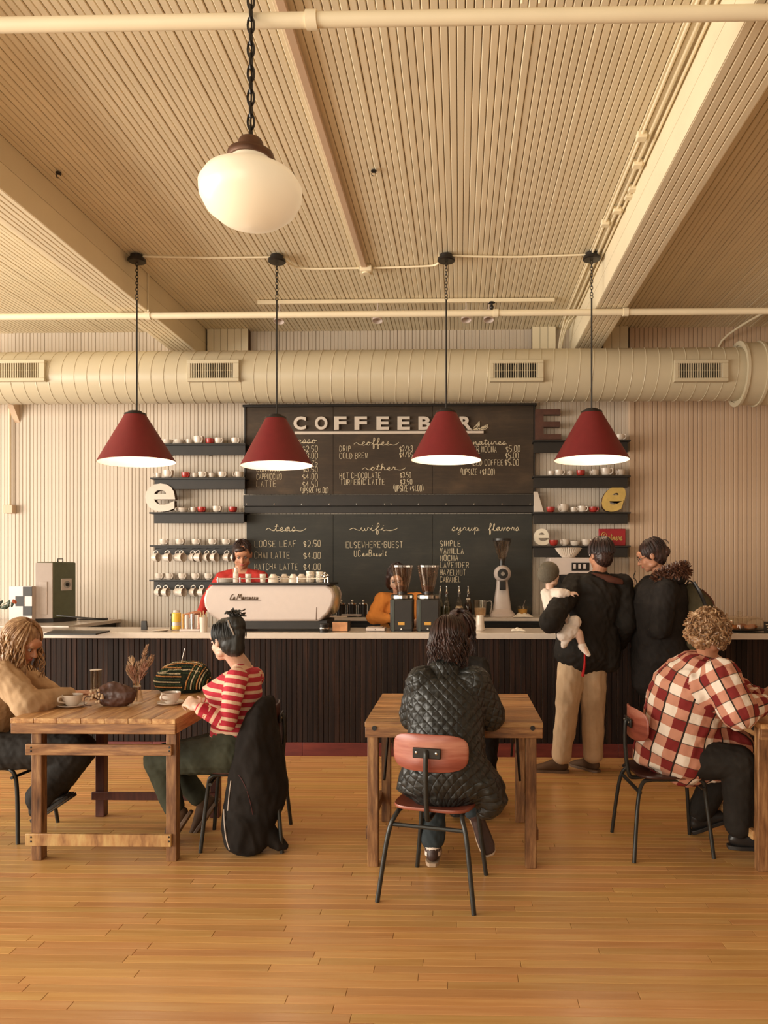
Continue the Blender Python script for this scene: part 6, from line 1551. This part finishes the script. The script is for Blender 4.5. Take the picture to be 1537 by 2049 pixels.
fur = hairmat('brown_fur', (.03, .014, .009), (.09, .035, .02), (.22, .10, .05), (40, 40, 40))
mb = MB(); rr = random.Random(6); hcn = P(1343, 1152, 5.74)
for i in range(800):
    a = rr.uniform(0, 2*pi); t = rr.uniform(0, 2*pi); base = hcn+V((.105*cos(a)+.03*cos(t)*cos(a), .12*sin(a)*.8, .045*cos(a+.8)+.05*sin(t)))
    d = (V((cos(a)*cos(t), sin(a)*cos(t), sin(t)))+V((rr.uniform(-.4, .4), rr.uniform(-.4, .4), rr.uniform(-.4, .4)))).normalized()
    mb.tube([base-d*.02, base+d*.03], lambda q_: .009*(1-.8*q_), 4)
mb.build('fur_trim', fur, r, True, kind='stuff')
mb = MB(); mb.ball(hcn+V((0, 0, -.03)), (.12, .11, .055)); link_mesh('hood', remeshed(mb, .01, 2), blk2, r, True)
cap_hair(r, H, hbrown, extra=lambda mb, q, s, f, u, R3: [mb.ball(q(0, -.115, -.02), (.035, .035, .045), 12, 8), mb.ball(q(0, -.10, .03), (.035, .035, .04), 12, 8)])
s_, f_, u_, q, R3 = H; strands(r, H, hbrown, 70, 21, 1.03, .0035, th0=.5, th1=1.8, sector=(1.0, 2*pi-1.0))
mb = MB(); mb.tube([q(0, -.135, .04)+V((.0, 0, 0))+V((.03*cos(a), 0, .03*sin(a))) for a in [i*.5 for i in range(9)]], .003, 5); mb.build('hair_loop', hbrown, r, True)
gm = plain('thin_frame', (.08, .05, .03), .3); MB().tube([q(.034+.02*cos(a), .098, .004+.018*sin(a)) for a in [i*pi/6 for i in range(12)]], .0015, 4, closed=True).build('glasses', gm, r, True)
MB().tube([q(.055, .096, .006), q(.082, -.01, .008)], .0015, 4).build('glasses_arm', gm, r, True)
# backpack
olive = fabric('olive_canvas', (.085, .07, .038), .8, .25); c = P(1392, 1215, 5.78)
bk = thing('backpack', 'olive canvas backpack with a dark strap on the fur-hooded woman\u2019s back', 'backpack', c)
mb = MB(); mb.loft([(P(1395, 1290, 5.8), V((.13, 0, 0)), V((0, .14, 0))), (P(1400, 1235, 5.8), V((.135, 0, 0)), V((0, .15, 0))), (P(1392, 1200, 5.8), V((.105, 0, .02)), V((0, .13, 0))), (P(1377, 1176, 5.8), V((.05, 0, .02)), V((0, .10, 0)))], 20, e=.8)
mb.loft([(P(1425, 1260, 5.8), V((.04, 0, 0)), V((0, .1, 0))), (P(1418, 1225, 5.8), V((.035, 0, .01)), V((0, .1, 0)))], 14)
link_mesh('pack_body', remeshed(mb, .01, 2, 'p', (.005, 10)), olive, bk, True)
MB().tube(cat([P(1388, 1165, 5.66), P(1400, 1185, 5.63), P(1412, 1215, 5.63), P(1415, 1250, 5.63)], 5), .014, 6, flat=.3).build('strap', blackm, bk, True)
MB().tube(cat([P(1405, 1180, 5.66), P(1425, 1200, 5.68), P(1432, 1222, 5.68)], 5), .006, 6).build('strap', brn, bk, True)
MB().tube(cat([P(1372, 1172, 5.72), P(1380, 1162, 5.72), P(1390, 1170, 5.72)], 5), .006, 6).build('handle', blackm, bk, True)
# ---- H: plaid shirt
J = dict(f=(.93, .35, 0), pelvis=P(1362, 1500, 4.33), neck=P(1420, 1325, 4.26), head=P(1420, 1268, 4.22), hf=V((.80, .45, -.38)),
 shR=P(1442, 1356, 4.04), shL=P(1412, 1348, 4.50), elR=P(1478, 1424, 3.96), wrR=P(1530, 1408, 4.06), elL=P(1495, 1400, 4.56), wrL=P(1520, 1394, 4.35),
 knR=P(1478, 1525, 4.10), anR=P(1478, 1668, 4.14), knL=P(1455, 1522, 4.52), anL=P(1395, 1634, 4.52), bend=.06); legs_std(J, .11)
r, H = person('woman with curly blonde hair in a red and white plaid shirt at the right table', J, sk2, hL=((.8, -.1, .55), (-.5, -.2, .7), .35, 1, .3, 1), hR=((1, .1, .1), (0, 0, 1), .5, 1, .1, -1), kw=1.1)
def ph(mb):
    c = J['pelvis']; mb.loft([(c+V((.02, 0, .18)), V((.24, 0, .03)), V((0, .20, 0))), (c+V((.02, 0, .02)), V((.285, 0, .0)), V((0, .22, 0))), (c+V((.06, 0, -.06)), V((.33, 0, .0)), V((0, .22, 0)))], 28)
    mb.ball(c+V((.28, -.02, .03)), (.13, .13, .11)); mb.ball(J['neck']-V((.0, 0, .01)), (.095, .085, .06))
top(r, J, pld, .055, 1.22, 1.45, (.105, .098, .052), extra=ph, folds=(.008, 7), name='plaid_shirt', seed=17, per=.118, voxel=.009)
trousers(r, J, blk, (.125, .092, .078), seed=18, kw=1.1)
shoe(r, J['anR'], J['anR']+V((.2, -.02, -.05)), shoek, shoek, 1.1); shoe(r, J['anL'], J['anL']+V((.15, 0, -.09)), shoek, shoek, 1.1, up=(-.3, 0, 1))
s_, f_, u_, q, R3 = H; cap_hair(r, H, hcurl, R=(.10, .11, .105), folds=(.012, 30))
mb = MB(); rr = random.Random(8)
for i in range(420):
    th = rr.uniform(.05, 2.25); ph_ = rr.uniform(.75, 2*pi-.75) if th > .8 else rr.uniform(0, 2*pi)
    c = q(0, -.02, .01)+((f_*cos(ph_)*.115+s_*sin(ph_)*.105)*sin(th)+u_*cos(th)*.115)*rr.uniform(.95, 1.1)
    r_ = rr.uniform(.010, .017); ax = V((rr.uniform(-1, 1), rr.uniform(-1, 1), rr.uniform(-1, 1))).normalized(); x_ = ax.orthogonal().normalized(); y_ = ax.cross(x_)
    mb.tube([c+x_*r_*cos(a)+y_*r_*sin(a)+ax*(.004*a-.015) for a in [j*.75 for j in range(11)]], .0042, 4)
mb.build('curls', hcurl, r, True, smooth=80, kind='stuff')
# ---- baristas
J = dict(f=(.1, -1, 0), pelvis=P(478, 1300, 7.2), neck=P(482, 1140, 7.17), head=P(485, 1110, 7.12), hf=V((.22, -.85, -.42)),
 shR=P(445, 1158, 7.15), shL=P(522, 1157, 7.18), elR=P(414, 1200, 7.12), wrR=P(402, 1226, 6.98), elL=P(540, 1215, 7.14), wrL=P(520, 1232, 7.03),
 knR=P(468, 1400, 7.2), anR=P(468, 1465, 7.2), knL=P(492, 1400, 7.2), anL=P(492, 1465, 7.2))
for S, dx in (('R', -.09), ('L', .09)): J['kn'+S] = V((J['pelvis'].x+dx, 7.2, .5)); J['an'+S] = V((J['pelvis'].x+dx, 7.22, .09))
J['pelvis'].z = .93; legs_std(J)
r, H = person('barista in a red shirt smiling down behind the espresso machine', J, sk2, hR=((-.5, -.8, .0), (0, -.3, 1), .35, 1, .3, 1), hL=((0, -1, 0), (0, 0, 1), .6, 1, .1, 1), face=True, browm=hbrown, head=1.07)
top(r, J, redt, .018, 1.0, 1.0, (.068, .052, .038), name='shirt', seed=21); trousers(r, J, blk)
for S in 'LR': shoe(r, J['an'+S], J['an'+S]+V((0, -.2, -.05)), shoek, shoek)
cap_hair(r, H, hbrown, extra=lambda mb, q, s, f, u, R3: [mb.ball(q(-.02, .055, .07), (.05, .035, .03), 12, 8), mb.ball(q(-.07, .02, .0), (.018, .04, .06), 12, 8)])
strands(r, H, hbrown, 60, 25, 1.03, .004, th0=.2, th1=1.3, sector=(.3, 2*pi-.3))
J = dict(f=(0, -1, 0), pelvis=P(800, 1330, 7.25), neck=P(800, 1192, 7.16), head=P(794, 1157, 7.06), hf=V((.02, -.82, -.50)),
 shR=P(766, 1202, 7.12), shL=P(834, 1202, 7.14), elR=P(747, 1235, 7.02), wrR=P(784, 1238, 6.98), elL=P(850, 1240, 7.08), wrL=P(838, 1240, 6.95))
for S, dx in (('R', -.09), ('L', .09)): J['kn'+S] = V((J['pelvis'].x+dx, 7.22, .48)); J['an'+S] = V((J['pelvis'].x+dx, 7.22, .09))
J['pelvis'].z = .88; legs_std(J)
r, H = person('barista in an orange sweater and black apron leaning behind the black grinders', J, sk3, hR=((.9, -.3, -.1), (0, -.3, 1), .6, 1, .1, 1), hL=((0, -1, -.1), (0, 0, 1), .6, 1, .1, 1), face=True, browm=hbrown)
top(r, J, orng, .022, 1.08, 1.0, (.078, .066, .042), name='sweater', seed=23, folds=(.006, 9)); trousers(r, J, blk)
for S in 'LR': shoe(r, J['an'+S], J['an'+S]+V((0, -.2, -.05)), shoek, shoek)
mb = MB(); torso(mb, J, .034, .84, 1.02, .1, .8); link_mesh('apron', remeshed(mb, .012, 2), blk, r, True)
cap_hair(r, H, hbrown, extra=lambda mb, q, s, f, u, R3: [chain(mb, [q(sg*.078, .01, .02), q(sg*.082, .0, -.07), q(sg*.07, -.03, -.13)], [.026, .026, .02]) for sg in (-1, 1)])
strands(r, H, hbrown, 60, 27, 1.03, .004, th0=.2, th1=1.6, sector=(.6, 2*pi-.6))
# ------------------------------------------------------------------ things on the tables, coat
TT = .7905
def latte(px, py, label, hand_=pi):
    c = G(px, py, TT); t = thing('saucer', label.replace('coffee cup', 'saucer'), 'saucer', c, 'saucers on the left table')
    t.name = 'saucer'; MB().lathe([(.001, 0), (.045, 0), (.078, .012), (.080, .016), (.044, .006), (.001, .006)], (0, 0, 0), 32).build('plate', white, t)
    k = thing('coffee_cup', label, 'cup', c+V((0, 0, .0065)), 'coffee cups on the left table')
    MB().lathe([(.001, 0), (.028, 0), (.03, .004), (.045, .02), (.055, .045), (.058, .066), (.0545, .066), (.05, .045), (.04, .02), (.001, .012)], (0, 0, 0), 32).build('bowl', white, k, smooth=60)
    MB().lathe([(.001, .054), (.052, .054), (.05, .050), (.001, .050)], (0, 0, 0), 28).build('coffee', coffee, k)
    a = hand_; d = V((cos(a), sin(a), 0))
    MB().tube(cat([V((0, 0, .056))+d*.052, V((0, 0, .06))+d*.082, V((0, 0, .038))+d*.088, V((0, 0, .022))+d*.044], 5), .005, 8, flat=1.4).build('handle', white, k)
latte(145, 1414, 'white coffee cup in front of the blonde woman, on a saucer', -pi/2-.5)
latte(342, 1409, 'white coffee cup by the hand of the woman in stripes, on a saucer', -pi/2-.3)
c = G(168, 1388, TT); c.y += .0; t = thing('water_glass', 'tall clear water glass behind the blonde woman\u2019s hand', 'glass', c+V((.02, .12, 0)))
MB().lathe([(.001, 0), (.034, 0), (.038, .14), (.0355, .14), (.0315, .008), (.001, .008)], (0, 0, 0), 28).build('glass', clear, t, smooth=60); MB().lathe([(.0362, .138), (.0385, .141), (.0355, .142)], (0, 0, 0), 28).build('rim', plain('rim_glass', (.75, .68, .6), .15), t)
c = G(186, 1398, TT); t = thing('small_plate', 'small white plate beside the brown pouch at the left table', 'plate', c+V((0, .08, 0)))
MB().lathe([(.001, 0), (.04, 0), (.068, .014), (.07, .017), (.038, .006), (.001, .006)], (0, 0, 0), 28).build('plate', white, t)
# brown pouch
brp = plain('dark_brown_leather', (.075, .03, .018), .5, var=.3, nscale=12, bmp=.2); c = G(222, 1415, TT)+V((0, .05, 0))
t = thing('leather_pouch', 'dark brown leather pouch with beige tassels in the middle of the left table', 'pouch', c)
def loc_remesh(mb, vx, sm, folds, name, m, par, seed=0):
    return link_mesh(name, remeshed(mb, vx, sm, name, folds, seed), m, par)
mb = MB(); mb.loft([((.005, 0, .02), (.10, 0, 0), (0, .05, 0)), ((.005, 0, .05), (.118, 0, 0), (0, .058, 0)), ((.01, 0, .088), (.125, 0, .0), (0, .045, 0)), ((.0, 0, .12), (.075, 0, 0), (0, .02, 0)), ((-.01, 0, .138), (.03, 0, 0), (0, .01, 0))], 24)
loc_remesh(mb, .006, 2, (.004, 16), 'pouch_body', brp, t)
tasm = plain('beige_tassel', (.5, .34, .2), .7, var=.25, nscale=40); mb = MB(); rr = random.Random(3)
for i in range(16): mb.ball((-.10+rr.uniform(-.03, .045), -.055+rr.uniform(-.012, .012), .075+rr.uniform(-.05, .03)), (.008, .007, .010), 7, 5)
mb.lathe([(.001, .03), (.006, .028), (.012, 0), (.001, .0)], (-.045, -.066, .05), 10); mb.build('tassels', tasm, t, kind='stuff')
MB().tube(cat([(-.09, -.05, .06), (-.15, -.05, .06), (-.155, -.055, .015), (-.11, -.06, .01)], 5), .0025, 5).build('cord', brp, t)
# vase with dried grass
c = G(264, 1411, TT)+V((0, .07, 0)); t = thing('glass_vase', 'small clear glass bottle vase holding dried grass plumes', 'vase', c)
MB().lathe([(.001, 0), (.034, 0), (.036, .02), (.026, .07), (.022, .10), (.024, .125), (.022, .125), (.020, .10), (.024, .07), (.033, .02), (.001, .008)], (0, 0, 0), 28).build('vase', clear, t, smooth=60)
MB().lathe([(.0225, .098), (.0245, .102), (.0225, .106)], (0, 0, 0), 24).build('neck_ring', plain('vase_ring', (.6, .52, .42), .2), t)
dg = thing('dried_grass', 'bunch of tan dried grass plumes standing in the glass bottle vase', 'dried grass', c+V((0, 0, .01)))
gm1 = plain('pampas_tan', (.40, .24, .14), .85, var=.35, nscale=50); gm2 = plain('pampas_pale', (.60, .42, .26), .85, var=.25, nscale=50); gm3 = plain('pampas_pink', (.38, .19, .12), .85, var=.3, nscale=50)
for i, (dx, dy, h, L_, w_, m) in enumerate(((.055, 0, .33, .17, .015, gm1), (-.035, .01, .25, .12, .022, gm2), (.05, -.01, .22, .12, .022, gm3), (-.02, -.015, .20, .10, .020, gm3), (.075, .01, .26, .10, .016, gm1), (.01, .0, .22, .12, .022, gm1), (-.04, -.01, .20, .10, .018, gm1))):
    tip = V((dx*1.1, dy, h)); b0 = V((0, 0, .0)); MB().tube(cat([b0, V((dx*.2, dy*.3, h*.45)), tip], 4), .0018, 5).build('stem', gm2, dg)
    mb = MB(); d = (tip-V((dx*.2, dy*.3, h*.45))).normalized()
    for k in range(110):
        s_ = rr.random(); p = tip-d*L_*s_; a = rr.uniform(0, 2*pi); o_ = d.orthogonal().normalized(); o2 = d.cross(o_); out = o_*cos(a)+o2*sin(a)
        ww = w_*sin(pi*min(1, s_*.85+.12))
        mb.tube([p, p+out*ww*.7+d*.012, p+out*ww*1.2+d*(.022 if i == 0 else .03)], lambda q_: .0026*(1-.6*q_), 4)
    mb.build('plume', m, dg, kind='stuff')
# crochet bag
c = G(345, 1392, TT)+V((-.0, .17, 0)); crd = fabric('dark_green_yarn', (.018, .022, .014), .95, .3, bmp=.8, scl=60)
t = thing('crochet_bag', 'dark crochet granny-square bag with orange, green and cream stitch rows', 'bag', c)
mb = MB(); mb.loft([((0, 0, .035), (.17, 0, 0), (0, .10, 0)), ((.005, 0, .075), (.185, 0, 0), (0, .11, 0)), ((.01, .01, .12), (.17, 0, 0), (0, .095, 0)), ((.015, .02, .16), (.14, 0, 0), (0, .06, 0))], 28, e=.75)
bo = loc_remesh(mb, .008, 2, (.004, 14), 'bag_body', crd, t); me = bo.data
yo = fabric('orange_yarn', (.58, .27, .09), .9); yg = fabric('green_yarn', (.05, .075, .035), .9); yc = fabric('cream_yarn', (.60, .50, .32), .9)
from mathutils.bvhtree import BVHTree
bv = BVHTree.FromPolygons([v.co[:] for v in me.vertices], [p.vertices[:] for p in me.polygons])
rowsets = {'orange_stitches': (yo, MB()), 'green_stitches': (yg, MB()), 'cream_stitches': (yc, MB())}
seq = ['green_stitches', 'orange_stitches', 'green_stitches', 'cream_stitches', 'green_stitches', 'orange_stitches', 'cream_stitches', 'green_stitches', 'orange_stitches', 'green_stitches', 'cream_stitches']
def stitch(key, p, n):
    q_ = n.to_track_quat('Z', 'Y').to_matrix(); rowsets[key][1].ball(p+n*.001, (.0058, .0058, .005), 6, 4, rot=q_)
# concentric squares over the front-top face, seen as two panels meeting at an edge
for j in range(9):
    key = seq[j]; off = -.02+j*.017
    for i in range(30):
        x = -.175+i*.0095
        if x < .045-j*.004: 
            o_ = V((x, -.4, .045+off*1.0)); h = bv.ray_cast(o_, V((0, 1, .0)))
            if h[0] is not None and h[0].y < .0: stitch(key, h[0], h[1])
        if i < 22:
            x2 = .052+j*.0165-.02; z = .03+i*.0075
            h = bv.ray_cast(V((x2+z*.25, -.4, z)), V((0, 1, 0)))
            if h[0] is not None and x2 > .04: stitch(key, h[0], h[1])
for j in range(7):
    for i in range(26):
        h = bv.ray_cast(V((-.13+i*.0105, -.075+j*.021, .4)), V((0, 0, -1)))
        if h[0] is not None and h[1].z > .4: stitch(seq[j+2], h[0], h[1])
for k_, (m, mb) in rowsets.items():
    if mb.v: mb.build(k_, m, t, smooth=80, kind='stuff')
MB().cyl((-.01, .0, .17), (.018, .0, .285), .0028, n=8).build('crochet_hook', chrome, t)
# ---- black coat over the chair of the woman in stripes
cc = P(505, 1500, 4.3); t = thing('draped_coat', 'black coat with white piping hanging over the chair down to the floor', 'coat', (cc.x, cc.y, 0))
mb = MB(); D = 4.32
def rg(x0, x1, y, D_=D, dd=.10): a = P(x0, y, D_); b = P(x1, y, D_); return ((a+b)/2, (b-a)/2, V((0, dd, 0)))
mb.loft([rg(516, 546, 1402, D, .10), rg(498, 548, 1425, D, .15), rg(478, 556, 1470, D, .18), rg(466, 566, 1520, D, .19), rg(458, 576, 1570, D, .17), rg(450, 570, 1610, D, .15), rg(446, 548, 1650, D-.04, .13), rg(452, 540, 1685, D-.08, .11)], 26)
D2 = G(480, 1712).y
mb.loft([rg(446, 520, 1640, 4.22, .09), rg(448, 520, 1670, 4.21, .09), rg(454, 518, 1692, 4.2, .08)], 20)
mb.loft([rg(520, 556, 1660, 4.28, .06), rg(530, 566, 1680, 4.26, .055), rg(545, 577, 1694, 4.25, .04)], 16)
link_mesh('coat_body', remeshed(mb, .010, 3, 'coat', (.009, 7, (1, 1, .6)), 5), blk2, t, True)
pip = plain('white_piping', (.62, .52, .44), .5, var=.05)

cm_ = [o for o in t.children][0].data; off = worldloc(t)
bvc = BVHTree.FromPolygons([(v.co+off)[:] for v in cm_.vertices], [p.vertices[:] for p in cm_.polygons])
def onsurf(pxs, r, name, m, par):
    pts = []
    for px, py in pxs:
        e = V((0, 0, EYE)); d = (P(px, py, 4)-e).normalized(); h = bvc.ray_cast(e, d)
        if h[0] is not None: pts.append(h[0]+h[1]*.003)
    if len(pts) > 2: MB().tube(cat(pts, 3), r, 6).build(name, m, par, True)
onsurf([(455, 1545), (452, 1565), (450, 1590), (449, 1620), (450, 1650), (454, 1680), (460, 1700)], .0035, 'piping', pip, t)
onsurf([(463, 1562), (460, 1585), (458, 1605), (457, 1622)], .003, 'piping', pip, t)
onsurf([(478, 1550), (490, 1570), (500, 1600), (506, 1630)], .0015, 'zip', plain('dull_red_zip', (.12, .03, .03), .5), t)
bpy.data.scenes.remove(TMPS)
